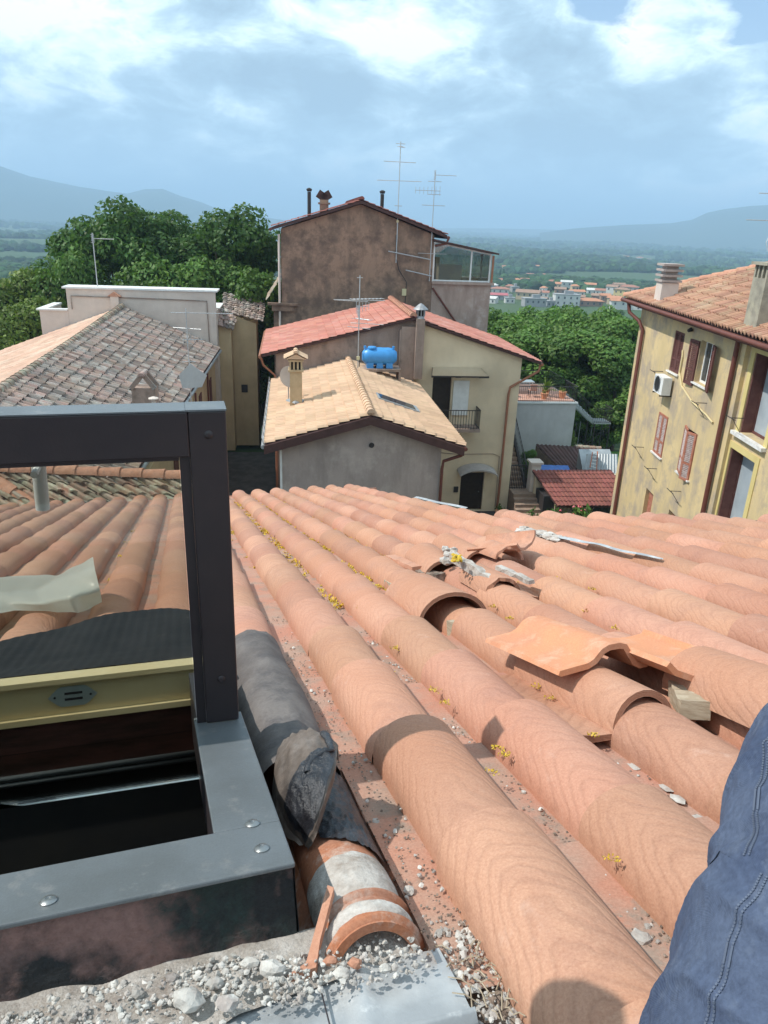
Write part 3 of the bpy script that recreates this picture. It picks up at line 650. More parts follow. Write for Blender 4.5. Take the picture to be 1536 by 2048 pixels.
for px, py, r, lab in ((817, 1778, .008, 'round white pebble in the valley beside the long tile roll'), (1135, 1720, .011, 'white flaky chip between two tile rolls'), (1283, 1878, .013, 'grey stone chip near the denim in the tile valley'), (752, 1640, .006, 'small white chip just below the shadow of the post'), (1150, 1735, .010, 'broken white chip under the flaky one in the valley')):
    s_, u_ = rp(px, py, .012); g = MB(); g.lump(R(s_, u_, .010), r, 2, (1, 1.2, .6), .25, int(px)); tag(g.build('stone_chip', M_chunk), lab, 'stone chip', 'stone chips in the tile valleys')
# mortar pats beside the third row
g = MB()
for px, py in ((1335, 1578), (1355, 1600), (1400, 1640), (1415, 1655), (1270, 1535), (1145, 1635)):
    g = MB(); s_, u_ = rp(px, py, .01); g.lump(R(s_, u_, .012), .013, 2, (.8, 1.3, .12), .25, px, fr=lambda x, y, z: R(x, y, z)); g.build('mortar_pat', M_chunk, house)

# ================================================================== 2. the roof hatch (part of the near house)
S1 = 0.105; S0 = -1.25; U0 = 0.72; U1 = 1.30; U2 = 1.66; ZT = 0.13
HTH = R_(2.5)
def RH(s_, u_, n_=0): ds, dq = s_-S1, u_-U0; return R(S1+ds*math.cos(HTH)-dq*math.sin(HTH), U0+ds*math.sin(HTH)+dq*math.cos(HTH), n_)
fr = MB(RH); fr.box((S0, U0+.012, -0.05), (S1-.004, U0+.10, ZT-.006)); fr.box((S1-.085, U0+.10, -0.05), (S1-.004, U2-.03, ZT-.006))
hatch = fr.build('hatch_frame', M_frame, house)
t = MB(RH); t.box((S0, U0-.004, ZT-.006), (S1+.002, U0+.112, ZT+.001)); t.box((S1-.092, U0+.112, ZT-.006), (S1+.002, U1+.0, ZT+.0008))
o_ = t.build('frame_cover', M_frametop, hatch)
bv = o_.modifiers.new('bevel', 'BEVEL'); bv.width = .0022; bv.segments = 2
t = MB()
def curbf(i, j):
    s_ = S0 + (S1-S0)*i; bul = 0.006*mnoise.noise(Vector((i*14, j*3, 2)))+0.004*mnoise.noise(Vector((i*40, j*12, 5)))
    return RH(s_, U0+.008+bul-.012*(1-j), -0.04 + (ZT+.036)*j - (0.004+0.006*mnoise.noise(Vector((i*22, 0, 1))))*(j > .99))
t.grid(curbf, 120, 12)
t.grid(lambda i, j: RH(S1+.002+0.003*mnoise.noise(Vector((i*14, j*3, 9))), U0+0.0+(U2-U0)*i, -0.04+(ZT+.032)*j), 60, 8)
t.build('tarred_kerb', M_curb, hatch, smooth=True)
for (s_, u_) in ((0.071, 0.765), (0.068, 0.835), (-0.19, 0.745), (-0.44, 0.745)):
    t = MB(); p = RH(s_, u_, ZT+.001); t.lathe(p, [(0.0105, 0), (0.0105, .0015), (.0075, .004), (.0035, .0045), (.003, .0035)], 14, RN); t.build('rivet', M_rivet, hatch, smooth=True, ang=40)
# far kerb: cream lining, brown board, bead
t = MB(R); t.box((S0, U2, .045), (S1-.085, U2+.05, ZT+.004)); t.box((S0, U2-.012, ZT-.004), (S1-.085, U2+.05, ZT+.008)); t.box((S0, U2-.014, .036), (S1-.085, U2, .05)); t.build('kerb_lining', M_cream, hatch)
t = MB(R); t.box((S0, U2-.006, -.09), (S1-.085, U2+.05, .036)); t.build('brown_board', M_dkwood, hatch)
t = MB(); t.tube([R(S0, U2-.014, -.085), R(S1-.09, U2-.014, -.085)], .007, 8); t.tube([R(S0, U2-.016, -.10), R(S1-.09, U2-.016, -.10)], .006, 8); t.build('metal_bead', M_frametop, hatch, smooth=True)
# latch plate on the lining
q = ru(146, 1391, U2-.001); c_ = q[0], q[2]
def plt(du_, w_, h_, off): 
    out = []
    for a, b in ((-1, 0), (-.62, .82), (-.45, 1), (.45, 1), (.62, .82), (1, 0), (.62, -.82), (.45, -1), (-.45, -1), (-.62, -.82)): out.append(R(c_[0]+a*w_, U2-.001-off, c_[1]+b*h_))
    return out
t = MB(); t.prism(plt(0, .055, .024, 0), -RD*.004); pl_ = t.build('latch_plate', M_plate, hatch)
t = MB(R)
for dz in (.0075, -.0065): t.box((c_[0]-.018, U2-.0062, c_[1]+dz-.0028), (c_[0]+.022, U2-.0052, c_[1]+dz+.0028))
for dx in (-.04, .04): t.lathe(R(c_[0]+dx, U2-.005, c_[1]), [(.003, 0), (.0025, .0015)], 8, -RD)
t.build('latch_slots', M_frame, hatch)
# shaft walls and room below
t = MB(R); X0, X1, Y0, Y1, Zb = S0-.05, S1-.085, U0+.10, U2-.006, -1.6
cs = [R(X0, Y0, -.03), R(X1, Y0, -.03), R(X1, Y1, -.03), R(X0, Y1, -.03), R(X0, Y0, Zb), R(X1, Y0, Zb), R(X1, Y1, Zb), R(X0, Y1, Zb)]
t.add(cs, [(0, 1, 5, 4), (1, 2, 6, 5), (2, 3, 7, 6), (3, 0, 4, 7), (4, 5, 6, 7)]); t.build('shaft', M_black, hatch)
# sash standing open, upright
ZS = 0.624
FDH = np.array([_fd[0], _fd[1], 0])
def SF(s_, d, h): return R(s_, 1.252, 0.13) + FDH*d + HZ*h
XR = 0.0745
sa = MB(SF); sa.box((XR-.062, 0, .002), (XR, .057, ZS)); sa.box((S0, 0, ZS-.078), (XR-.0625, .057, ZS))
sash = sa.build('sash_frame', M_frame, hatch)
bv = sash.modifiers.new('bevel', 'BEVEL'); bv.width = .0025; bv.segments = 2
t = MB(SF); t.box((XR-.080, .010, -.15), (XR-.0625, .045, ZS-.0785)); t.box((S0, .010, ZS-.086), (XR-.0805, .045, ZS-.0785)); t.build('glazing_bead', M_frame, sash)
t = MB(SF); t.box((S0, -.001, ZS+.0005), (XR-.066, .059, ZS+.003)); t.box((XR-.0655, -.0015, ZS+.0005), (XR+.001, .059, ZS+.0036)); o_ = t.build('top_cap', M_frametop, sash)
t = MB(SF); t.box((S0, .024, -.15), (XR-.081, .029, ZS-.087)); t.build('glass', M_glass, sash)
for n_ in (ZS-.04, 0.10):
    t = MB(); t.lathe(SF(XR-.030, 0, n_), [(0.0075, 0), (0.0075, .001), (.005, .003), (.002, .0032)], 12, -FDH); t.build('rivet', M_frame, sash, smooth=True, ang=40)
def rs_(px, py, dd):
    r = ray(px, py); n_ = FDH; o = R(0, 1.252, .13)+FDH*dd; return r*(o@n_)/(r@n_)
p0 = rs_(76, 922, .085); p1 = rs_(86, 1018, .085)
t = MB(); t.tube([p0, p1], .0118, 12); t.tube([p0-(p0-p1)*.1, p0-(p0-p1)*.1-FDH*.05], .006, 8); t.build('stay_rod', M_white, sash, smooth=True, ang=40)
# ribbed membrane apron below the hatch
t = MB()
def apron(i, j):
    s_ = -1.25+1.30*i; top = 2.16+0.36*math.exp(-((s_+.18)/.30)**2)-0.01*math.sin(s_*17)
    u_ = U2+.056 + (top-U2-.056)*j
    rs = (s_-row_s(0)) % PITCHW; hump = 0.006*max(0, math.sin(math.pi*min(rs/ROLLW, 1)))*min(1, (j)*2.0)
    return R(s_, u_, ZT+0.008 - 0.035*min(1, j*3) + hump + 0.0007*math.sin(s_*210) + .004*mnoise.noise(Vector((s_*5, u_*5, 0))))
t.grid(apron, 420, 24); t.build('ribbed_apron', M_apron, house, smooth=True, label='black ribbed membrane apron below the hatch')
# plastic film on the apron, seen through the glass
pf = thing('plastic_sheet', R(-.6, 2.95, .1), 'crumpled milky plastic film lying on the tiles behind the hatch glass', 'plastic sheet')
def V3(px, py, n): s_, u_ = rp(px, py, n); return R(s_, u_, n)
t = MB()
A = [V3(-260, 1170, .16), V3(-60, 1158, .15), V3(60, 1150, .14), V3(112, 1151, .14), V3(150, 1133, .20), V3(186, 1114, .26)]
B = [V3(-260, 1190, .17), V3(-60, 1180, .16), V3(10, 1190, .15), V3(75, 1180, .15), V3(130, 1150, .20), V3(190, 1140, .24)]
Cc = [V3(-260, 1205, .13), V3(-60, 1208, .14), V3(20, 1205, .13), V3(90, 1208, .13), V3(140, 1195, .16), V3(200, 1180, .17)]
Dd = [V3(-260, 1240, .10), V3(-60, 1236, .10), V3(30, 1222, .10), V3(100, 1222, .10), V3(155, 1227, .10), V3(204, 1205, .10)]
rows_ = [A, B, Cc, Dd]
def film(i, j):
    x = i*5; a = int(min(x, 4)); f = x-a; y = j*3; b = int(min(y, 2)); g_ = y-b
    p = (rows_[b][a]*(1-f)+rows_[b][a+1]*f)*(1-g_) + (rows_[b+1][a]*(1-f)+rows_[b+1][a+1]*f)*g_
    return p + RN*.006*mnoise.noise(Vector((x*1.7, y*1.7, 4)))
t.grid(film, 40, 18); t.build('film', M_film, pf, smooth=True)

# ---- near flashing, rubble
t = MB()
def zinc(i, j):
    s_ = -1.25 + 1.53*i; u_ = 0.36+0.30*j
    wr = 0.006*mnoise.noise(Vector((s_*6, u_*9, 1)))+0.004*mnoise.noise(Vector((s_*21, u_*18, 4)))
    fold = 0.02*max(0, 1-abs(s_-0.165-(u_-.6)*.1)/.02)*max(0, (j-.35))
    return R(s_-.03*(1-j)*0, u_, 0.012+wr+fold)
t.grid(zinc, 150, 24)
t.grid(lambda i, j: R(0.28+0.0*j, 0.36+0.30*i, 0.012-0.045*j), 10, 2)
t.grid(lambda i, j: R(0.02+0.26*i, 0.545-.0*i-0.018*j, 0.014+0.014*math.sin(j*3.1)), 12, 4)
t.build('zinc_flashing', M_steel, house, smooth=True)
t = MB(R); t.box((.118, .36, .0185), (.1195, .66, .0215)); t.build('flashing_seam', M_frame, house)
# mortar bedding strip under the kerb
t = MB()
def bed(i, j):
    s_ = -1.25+1.50*i; ne = np.interp(s_, [-1.25, -.4, -.2, 0, .15, .25], [.44, .50, .555, .615, .65, .66]); return R(s_, ne+(.725-ne)*j + .012*mnoise.noise(Vector((s_*9, j*2, 0))), 0.012+0.020*math.sin(math.pi*min(1, j*.62))+.008*mnoise.noise(Vector((s_*25, j*5, 3))))
t.grid(bed, 160, 10); t.build('mortar_bed', M_powder, house, smooth=True)
t = MB()
for i in range(2600):
    s_ = rng.uniform(-.62, .10) if i < 2300 else rng.uniform(.06, .25); u_ = .70-abs(rng.gauss(0, .045)) if s_ < .06 else rng.uniform(.60, .68)
    if s_ < -.2: u_ -= .015
    t.lump(R(s_, u_, .027+.008*rng.random()), rng.choice((.001, .0012, .0016, .002, .002, .003, .0042)), 1, (1, 1, .8), .4, i, rnd=rng.random())
tag(t.build('rubble', M_chunk), 'bed of pale crumbled mortar along the foot of the hatch kerb', 'rubble', kind='stuff')
for i, (px, py, r, lab) in enumerate(((375, 2000, .020, 'largest angular white plaster chunk on the zinc sheet'), (455, 2005, .014, 'white plaster chunk lying right of the largest one'), (545, 1935, .017, 'white chunk on the rubble heap near the kerb corner'), (500, 1925, .013, 'pale chunk between the kerb corner and the largest chunk'), (345, 1955, .010, 'small grey chunk above the largest plaster chunk'), (275, 1985, .009, 'small pale chunk left of the largest plaster chunk'), (430, 1965, .011, 'pale chunk directly above the chunk on the zinc sheet'), (710, 1925, .010, 'pink clay chunk in the mouth of the bare tile'), (685, 1945, .012, 'white chunk in front of the bare tile mouth'), (770, 1935, .009, 'grey chunk at the right end of the rubble'), (660, 1920, .010, 'grey chunk left of the pink clay chunk'))):
    s_, u_ = rp(px, py, .035); t = MB(); t.lump(R(s_, u_, .034), r*.72, 2, (1.25, .9, .75), .22, i+77, rnd=rng.random())
    tag(t.build('plaster_chunk', M_chunk if 'pink' not in lab else M_tileold), lab, 'plaster chunk', 'plaster chunks on the zinc flashing')
# terracotta splinter beside the bare tile
t = MB(); pts = [V3(612, 1925, .03), V3(655, 1770, .075), V3(668, 1775, .08), V3(640, 1880, .045), V3(632, 1935, .03), V3(575, 1950, .03)]
t.prism(pts, -RN*.012); tag(t.build('clay_splinter', M_tileold), 'long thin terracotta splinter leaning between kerb and bare tile', 'clay splinter')
# open patch of old boards and nest debris right of the flashing
t = MB(R); t.box((.262, .62, -.03), (.40, .70, -.012)); t.build('old_board', M_woodblock, house)
t = MB()
def dirt(i, j): s_ = .24+.20*i; u_ = .20+.52*j; return R(s_, u_, -.006+.012*mnoise.noise(Vector((s_*20, u_*20, 0))) + .008*mnoise.noise(Vector((s_*60, u_*60, 0))))
t.grid(dirt, 50, 80); t.build('debris_bed', M_grit, house, smooth=True)
t = MB()
for i in range(330):
    s_ = rng.uniform(.285, .36); u_ = rng.uniform(.42, .72); t.lump(R(s_, u_, .006), rng.choice((.0015, .002, .003, .005)), 1, (1, 1.2, .6), .4, i, rnd=rng.random())
tag(t.build('rubble', M_chunk), 'pale chips and fibres in the open gap right of the zinc sheet', 'rubble', kind='stuff')
t = MB()
for i in range(60):
    s_ = rng.uniform(.285, .35); u_ = rng.uniform(.45, .66); a = rng.uniform(0, 6.28); l = rng.uniform(.01, .035); p = R(s_, u_, .012); q_ = R(s_+math.cos(a)*l, u_+math.sin(a)*l, .010+rng.random()*.012)
    t.tube([p, (p+q_)/2+RN*.004, q_], .0009, 4)
tag(t.build('twigs', M_woodblock), 'dry twigs and stalks of an old nest in the roof gap', 'twigs', kind='stuff')

# ================================================================== 3. person in denim at the right edge
per = thing('person', (0.62, 0.15, -.72), 'person in washed blue denim crouching at the right, only a bent limb in view', 'person')
E1 = [(1800, 1200, .72), (1700, 1370, .66), (1612, 1520, .61), (1535, 1660, .58), (1490, 1790, .55), (1462, 1895, .53), (1395, 2045, .52), (1330, 2230, .51), (1260, 2460, .50)]   # left outline of the denim
t = MB(); rad = [.10, .105, .11, .112, .115, .12, .125, .13, .135]
cl = []
for (px, py, d_), r in zip(E1, rad):
    rr = ray(px, py); p = rr*d_; sidev = camrt*1.0; cl.append(p + camrt*r*1.02 + fwd*0.02)
def limb(i, j):
    x = j*(len(cl)-1); a = int(min(x, len(cl)-2)); f = x-a; f2 = f
    def cr_(P0, P1, P2, P3, t_): return 0.5*((2*P1)+(-P0+P2)*t_+(2*P0-5*P1+4*P2-P3)*t_*t_+(-P0+3*P1-3*P2+P3)*t_**3)
    g_ = lambda k: cl[max(0, min(len(cl)-1, k))]
    c = cr_(g_(a-1), g_(a), g_(a+1), g_(a+2), f2); r = rad[a]*(1-f)+rad[a+1]*f
    d = g_(a+1)-g_(a); d = d/np.linalg.norm(d); e1 = -camrt + d*(camrt@d); e1 /= np.linalg.norm(e1); e2 = np.cross(d, e1)
    th = 2*math.pi*i
    fold = 0.006*(1-math.sqrt(math.sin(j*26+5*math.cos(th+.6)+2.5*mnoise.noise(Vector((math.cos(th), math.sin(th), j*3))))**2+.03))**2 + 0.010*mnoise.noise(Vector((math.cos(th)*1.3, math.sin(th)*1.3, j*4))) + 0.004*mnoise.noise(Vector((math.cos(th)*2.5+4, math.sin(th)*2.5, j*9+math.cos(th)*3))) + 0.0018*mnoise.noise(Vector((math.cos(th)*5, math.sin(th)*5, j*26)))
    return c + (r+fold)*(math.cos(th)*e1 + math.sin(th)*e2)
t.grid(limb, 150, 260)
jeans = t.build('denim_sleeve', M_denim, per, smooth=True)
t = MB()
for dth in (0, .007):
    for k in range(150):
        j = .12+.80*k/150; th = -.040 + dth - .02*j + .004*math.sin(j*9)
        p = limb(th % 1, j); q_ = limb(th % 1, j+.0034); nn = p - limb((th+.5) % 1, j); nn /= np.linalg.norm(nn)
        t.bar(p+nn*.0012, q_+nn*.0012, .0013, .0009)
t.build('seam_stitching', M_thread, per)
# body beyond the frame: torso, head, other limb, one continuous skin
def skinfig(name, pts, edges, rads, mt, parent):
    me = bpy.data.meshes.new(name); o = ORG[parent.name]; me.from_pydata([tuple(np.array(p)-o) for p in pts], edges, []); ob = bpy.data.objects.new(name, me); col.objects.link(ob); ob.parent = parent; ORG[name] = o
    sm = ob.modifiers.new('skin', 'SKIN')
    for v, r in zip(me.skin_vertices[0].data, rads): v.radius = (r, r)
    me.skin_vertices[0].data[0].use_root = True
    sb = ob.modifiers.new('sub', 'SUBSURF'); sb.levels = 2; sb.render_levels = 2; me.materials.append(mt); return ob
top = cl[0]
skinfig('body', [top+(.55, -.1, .05), top+(.50, -.1, .32), top+(.42, -.08, .55), top+(.40, -.06, .66), top+(.38, -.03, .80), top+(.25, 0, .45), top+(.02, .02, .05), top+(.62, -.15, .50), top+(.75, 0, .22), top+(.60, .25, .05), top+(.3, .35, -.30), top+(.32, .3, -.62), top+(.75, .3, -.3), top+(.78, .25, -.62)],
        [(0, 1), (1, 2), (2, 3), (3, 4), (2, 5), (5, 6), (2, 7), (7, 8), (8, 9), (0, 10), (10, 11), (0, 12), (12, 13)], [.16, .15, .14, .055, .105, .07, .06, .07, .05, .035, .08, .05, .08, .05], M_denim, per)


ph = thing('person', (-.45, -.45, -.9), 'unseen figure added behind the camera, its raised hand placed to shade the lowest tile', 'person')  # unseen figure added so its raised hand casts the round shadow at lower right
skinfig('shadow_caster_body', [np.array(p) for p in ((-.35, -.62, -.95), (-.35, -.60, -.55), (-.35, -.58, -.25), (-.34, -.56, -.12), (-.34, -.52, .02), (-.58, -.55, -.28), (-.66, -.25, -.30), (-.60, .12, -.10), (-.43, .53, .07), (-.12, -.56, -.28), (-.04, -.35, -.45))],
        [(0, 1), (1, 2), (2, 3), (3, 4), (2, 5), (5, 6), (6, 7), (7, 8), (2, 9), (9, 10)], [.15, .15, .12, .055, .10, .06, .05, .072, .085, .06, .05], M_denim, ph)

# ================================================================== 4. the ground: lane, slope, valley, mountains
KN = [(0, -14.2), (47, -14.2), (56, -15.5), (70, -19), (110, -27), (200, -36), (400, -43), (1000, -55), (2500, -68), (5000, -74), (20000, -70)]
def zt(x, y):
    r = math.hypot(x, max(y, 0)) if y > -10 else 30
    for (r1, z1), (r2, z2) in zip(KN, KN[1:]):
        if r <= r2: z = z1+(z2-z1)*(r-r1)/(r2-r1); break
    else: z = KN[-1][1]
    if r > 60: z += min(1, (r-60)/300)*(6*mnoise.noise(Vector((x*.0022, y*.0022, 0)))*min(3, r/500)+2.2*mnoise.noise(Vector((x*.011, y*.011, 3))))
    return z
az = [R_(a) for a in np.linspace(-62, 62, 190)]
rs = list(np.concatenate([np.linspace(0.5, 60, 14), np.geomspace(64, 19000, 100)]))
vs = [(r*math.sin(a), r*math.cos(a), zt(r*math.sin(a), r*math.cos(a))) for r in rs for a in az]; n = len(az)
g = MB(); g.add(vs, [(j*n+i, j*n+i+1, (j+1)*n+i+1, (j+1)*n+i) for j in range(len(rs)-1) for i in range(n-1)])
struct(g.build('valley_ground', M_fields, smooth=True))
g = MB(); g.add([(-90, -40, -14.17), (90, -40, -14.17), (90, 30, -14.17), (-90, 30, -14.17)], [(0, 1, 2, 3)])
g.add([H(-40, 30.5, -14.165), H(40, 24.5, -14.165), H(15, 46.9, -14.165), H(-8, 46.9, -14.165)], [(0, 1, 2, 3)]); struct(g.build('lane', M_pave))
g = MB(); g.add([H(13, 41.2, -14.15), H(24, 41.2, -14.15), H(27, 47, -14.15), H(14, 47, -14.15)], [(0, 1, 2, 3)]); struct(g.build('lawn', M_grass))
# mountain ridges, by bearing (degrees) and height of crest above the eye as an angle
def ridge(name, prof, rr, depth, seed, foot=-75):
    g = MB(); A = [p[0] for p in prof]; E_ = [p[1] for p in prof]
    azs = np.linspace(A[0], A[-1], 220); nj = 26
    def fn(i, j):
        a = azs[0]+(azs[-1]-azs[0])*i; e = float(np.interp(a, A, E_)); top = rr*math.tan(R_(e)) - foot
        b = math.sin(math.pi*min(1, j*1.0))**1.3; r_ = rr + depth*(j-.5)
        x, y = r_*math.sin(R_(a)), r_*math.cos(R_(a))
        nz = mnoise.fractal(Vector((x*.0006+seed, y*.0006, 0)), 1.0, 2.0, 6)
        return W(x, y, foot - 5 + max(0, top)*b*(1+0.10*nz*(1 if abs(j-.5) > .05 else .35)))
    g.grid(fn, 219, nj); return struct(g.build(name, M_hill, smooth=True))
def bearing(px, py): r = ray(px, py); return math.degrees(math.atan2(r[0], r[1])), math.degrees(math.atan2(r[2], math.hypot(r[0], r[1])))
lm = [(-200, 300), (-120, 318), (-40, 322), (0, 332), (60, 352), (110, 362), (160, 372), (215, 380), (255, 385), (290, 376), (325, 376), (360, 390), (400, 402), (430, 414), (470, 424), (520, 432), (600, 444), (650, 452)]
ridge('mountain_ridge', [bearing(*p) for p in lm], 6000, 3000, 1.0)
rm = [(1080, 464), (1150, 455), (1250, 448), (1340, 445), (1385, 438), (1415, 424), (1450, 417), (1500, 411), (1560, 408), (1640, 398), (1750, 392), (1850, 380)]
ridge('mountain_ridge', [bearing(*p) for p in rm], 5800, 2800, 5.0)
ml = [(-200, 425), (0, 428), (120, 431), (300, 438), (520, 440), (700, 448), (880, 456), (1000, 456), (1100, 458), (1300, 466), (1536, 470), (1800, 480)]
ridge('low_ridge', [bearing(*p) for p in ml], 8200, 2200, 9.0)

# ================================================================== 5. roofs, walls, windows: builders for the houses below
def tilefield(mb, P00, P10, P01, P11, pitch=0.22, course=0.38, hr=0.05, seg=4, th=0.03, jit=0.0, rollfrac=1.0, seed=1, pw=.7):
    P00, P10, P01, P11 = [np.array(p, float) for p in (P00, P10, P01, P11)]
    g = random.Random(seed)
    wt = np.linalg.norm(P10-P00); wb = np.linalg.norm(P11-P01); Lh = max(np.linalg.norm(P01-P00), np.linalg.norm(P11-P10))
    nr_ = max(1, int(round(max(wt, wb)/pitch))); nc = max(1, int(round(Lh/course)))
    nrm = np.cross(P10-P00, P01-P00); nrm /= np.linalg.norm(nrm); nrm = nrm if nrm[2] > 0 else -nrm
    def pt(u, v): return (P00*(1-u)+P10*u)*(1-v) + (P01*(1-u)+P11*u)*v
    xs = [(i/seg) for i in range(seg+1)]
    hs = [hr*(math.sin(math.pi*min(1, x/rollfrac))**pw if x < rollfrac else 0) for x in xs]
    for i in range(nr_):
        for j in range(nc):
            rd = g.random(); ju = jit*(g.random()-.5)/nr_; jn = jit*0.05*g.random(); jv = jit*.25*(g.random()-.5)/nc
            vs = []
            for jj, lift in ((0, 0.0), (1, th)):
                v = min(1.0, max(0, (j+jj)/nc + (jv if 0 < j+jj < nc else 0)))
                for x, h in zip(xs, hs): vs.append(pt((i+x)/nr_+ju, v) + nrm*(h+lift+jn))
            m_ = seg+1
            lowv = [p - nrm*(th+.004) for p in vs[m_:]]
            mb.add(vs+lowv, [(q, q+1, m_+q+1, m_+q) for q in range(seg)] + [(m_+q, m_+q+1, 2*m_+q+1, 2*m_+q) for q in range(seg)], rnd=rd)
    return mb
def ridgecaps(mb, p, q, r=0.11, L=0.38, seg=6, sag=0):
    p = np.array(p, float); q = np.array(q, float); n = max(1, int(np.linalg.norm(q-p)/L)); d = (q-p)/np.linalg.norm(q-p); sx = np.cross(d, (0, 0, 1.)); sx /= np.linalg.norm(sx); up = np.cross(sx, d)
    g = random.Random(int(abs(p[0])*100))
    for k in range(n):
        a = p+(q-p)*k/n; b = p+(q-p)*(k+1.08)/n; vs = []; rd = g.random()
        for c, rr, up_ in ((a, r, 0), (b, r*1.12, .02)):
            for t_ in range(seg+1): th = math.pi*t_/seg; vs.append(c + sx*rr*math.cos(th) + up*(rr*math.sin(th)+up_-.03))
        mb.add(vs, [(t_, t_+1, seg+2+t_, seg+1+t_) for t_ in range(seg)] + [tuple(range(seg+1)), tuple(range(2*seg+1, seg, -1))], rnd=rd)
    return mb
def slab(mb, c4, th): # quad sheet with thickness below
    c = [np.array(p, float) for p in c4]; lo = [p-np.array([0, 0, th]) for p in c]
    return mb.hexa(lo + c)
def wallprism(name, outline, b0, b1, mt, parent, fr=None):
    fr = fr or H; g = MB(); A = [fr(a, b0, z) for a, z in outline]; g.prism(A, fr(0, b1, 0)-fr(0, b0, 0)); return g.build(name, mt, parent)
# wall with rectangular openings; plane given by fr(x, depth, z), depth grows inwards
def wallgrid(mb, fr, x0, x1, z0, z1, holes, reveal=0.18, mi=0):
    xs = sorted({x0, x1} | {h[0] for h in holes} | {h[1] for h in holes}); zs = sorted({z0, z1} | {h[2] for h in holes} | {h[3] for h in holes})
    for a, b in zip(xs, xs[1:]):
        for c, d in zip(zs, zs[1:]):
            mx, mz = (a+b)/2, (c+d)/2
            if any(h[0] < mx < h[1] and h[2] < mz < h[3] for h in holes): continue
            mb.add([fr(a, 0, c), fr(b, 0, c), fr(b, 0, d), fr(a, 0, d)], [(0, 1, 2, 3)], mi=mi)
    for h in holes:
        a, b, c, d = h[:4]
        q = [(a, c), (b, c), (b, d), (a, d)]
        for (p1, p2) in zip(q, q[1:]+q[:1]): mb.add([fr(p1[0], 0, p1[1]), fr(p2[0], 0, p2[1]), fr(p2[0], reveal, p2[1]), fr(p1[0], reveal, p1[1])], [(0, 1, 2, 3)], mi=mi)
def antenna(name, base, h, label, booms, r=0.018, group='television aerials', junction=None):
    t_ = thing(name, base, label, 'aerial', group); b = np.array(base, float)
    g = MB(); g.tube([b, b+HZ*h], r, 6); g.build('mast', M_ant, t_)
    for (z, L_, azd, kind, el_) in booms:
        d = np.array([math.cos(R_(azd)), math.sin(R_(azd)), 0]); s_ = np.array([-d[1], d[0], 0]); c = b+HZ*z; g = MB()
        if kind == 'dipole': g.tube([c-d*L_/2, c+d*L_/2], r*.6, 5)
        elif kind == 'yagi':
            g.tube([c-d*L_*.25, c+d*L_*.75], r*.6, 5); ne = int(el_[0])
            for k in range(ne):
                p = c-d*L_*.22+d*L_*.95*k/max(1, ne-1); e = el_[1]*(1-.35*k/ne); g.tube([p-s_*e/2, p+s_*e/2], r*.42, 4)
        elif kind == 'vyagi':
            g.tube([c-d*L_*.25, c+d*L_*.75], r*.6, 5); ne = int(el_[0])
            for k in range(ne):
                p = c-d*L_*.22+d*L_*.95*k/max(1, ne-1); e = el_[1]*(1-.35*k/ne); g.tube([p-HZ*e/2, p+HZ*e/2], r*.42, 4)
        elif kind == 'panel':
            g.tube([c, c+d*L_*.9], r*.6, 5)
            for k in range(7): p = c+d*L_*(.2+.11*k); g.tube([p-s_*.09, p+s_*.09], r*.4, 4)
            for zz in (-.22, -.11, .11, .22): g.tube([c+HZ*zz-s_*.28-d*.05*abs(zz)*4, c+HZ*zz+s_*.28-d*.05*abs(zz)*4], r*.4, 4)
            for ss in (-.25, 0, .25): g.tube([c-HZ*.25+s_*ss, c+HZ*.25+s_*ss], r*.35, 4)
        g.build('boom', M_ant, t_)
    if junction: g = MB(); p = b+HZ*junction; g.box(tuple(p-.07), tuple(p+.07)); g.build('amplifier_box', M_box, t_)
    return t_
def pipe(name, pts, r, mt, parent, label=None):
    g = MB(); g.tube(pts, r, 8); return g.build(name, mt, parent, smooth=True, ang=50, label=label)

# ================================================================== 6. small house with sandy tiles
h1 = thing('house', H(2.6, 30.5, -14.2), 'small two-storey house with sandy tile roof, skylight and grey gable, in the middle', 'house')
ze, zr, ar = -7.3, -6.2, 2.75; sl = (zr-ze)/(ar-0)
wallprism('wall', [(-.36, -14.2), (5.42, -14.2), (5.42, -7.55), (2.75, -6.62), (-.36, -7.5)], 25.45, 35.98, M_gry, h1)
rt = MB(); slab(rt, [H(-.90, 25.0, -7.29), H(2.75, 25.0, -6.24), H(2.75, 35.95, -6.24), H(-.90, 35.95, -7.29)], .10); slab(rt, [H(2.75, 25.0, -6.24), H(6.15, 25.0, -7.37), H(6.15, 35.95, -7.37), H(2.75, 35.95, -6.24)], .10)
roof1 = rt.build('roof', M_fascia, h1)
t = MB(); tilefield(t, H(2.75, 25.02, -6.22), H(2.75, 35.9, -6.22), H(-.92, 25.02, -7.27), H(-.92, 35.9, -7.27), .235, .40, .10, 6, .05, .06, .9, 3, 1.0)
tilefield(t, H(2.75, 35.9, -6.22), H(2.75, 25.02, -6.22), H(6.2, 35.9, -7.36), H(6.2, 25.02, -7.36), .235, .40, .10, 6, .05, .06, .9, 4, 1.0); t.build('tiles', M_roofT, roof1)
t = MB(); ridgecaps(t, H(2.75, 36, -6.12), H(2.75, 24.95, -6.12), .14, .40, 6); t.build('ridge_tiles', M_roofT, roof1, smooth=True, ang=40)
t = MB(); t.hexa([H(-.95, 24.93, -7.62), H(2.75, 24.93, -6.55), H(2.75, 25.0, -6.55), H(-.95, 25.0, -7.62), H(-.95, 24.93, -7.32), H(2.75, 24.93, -6.26), H(2.75, 25.0, -6.26), H(-.95, 25.0, -7.32)])
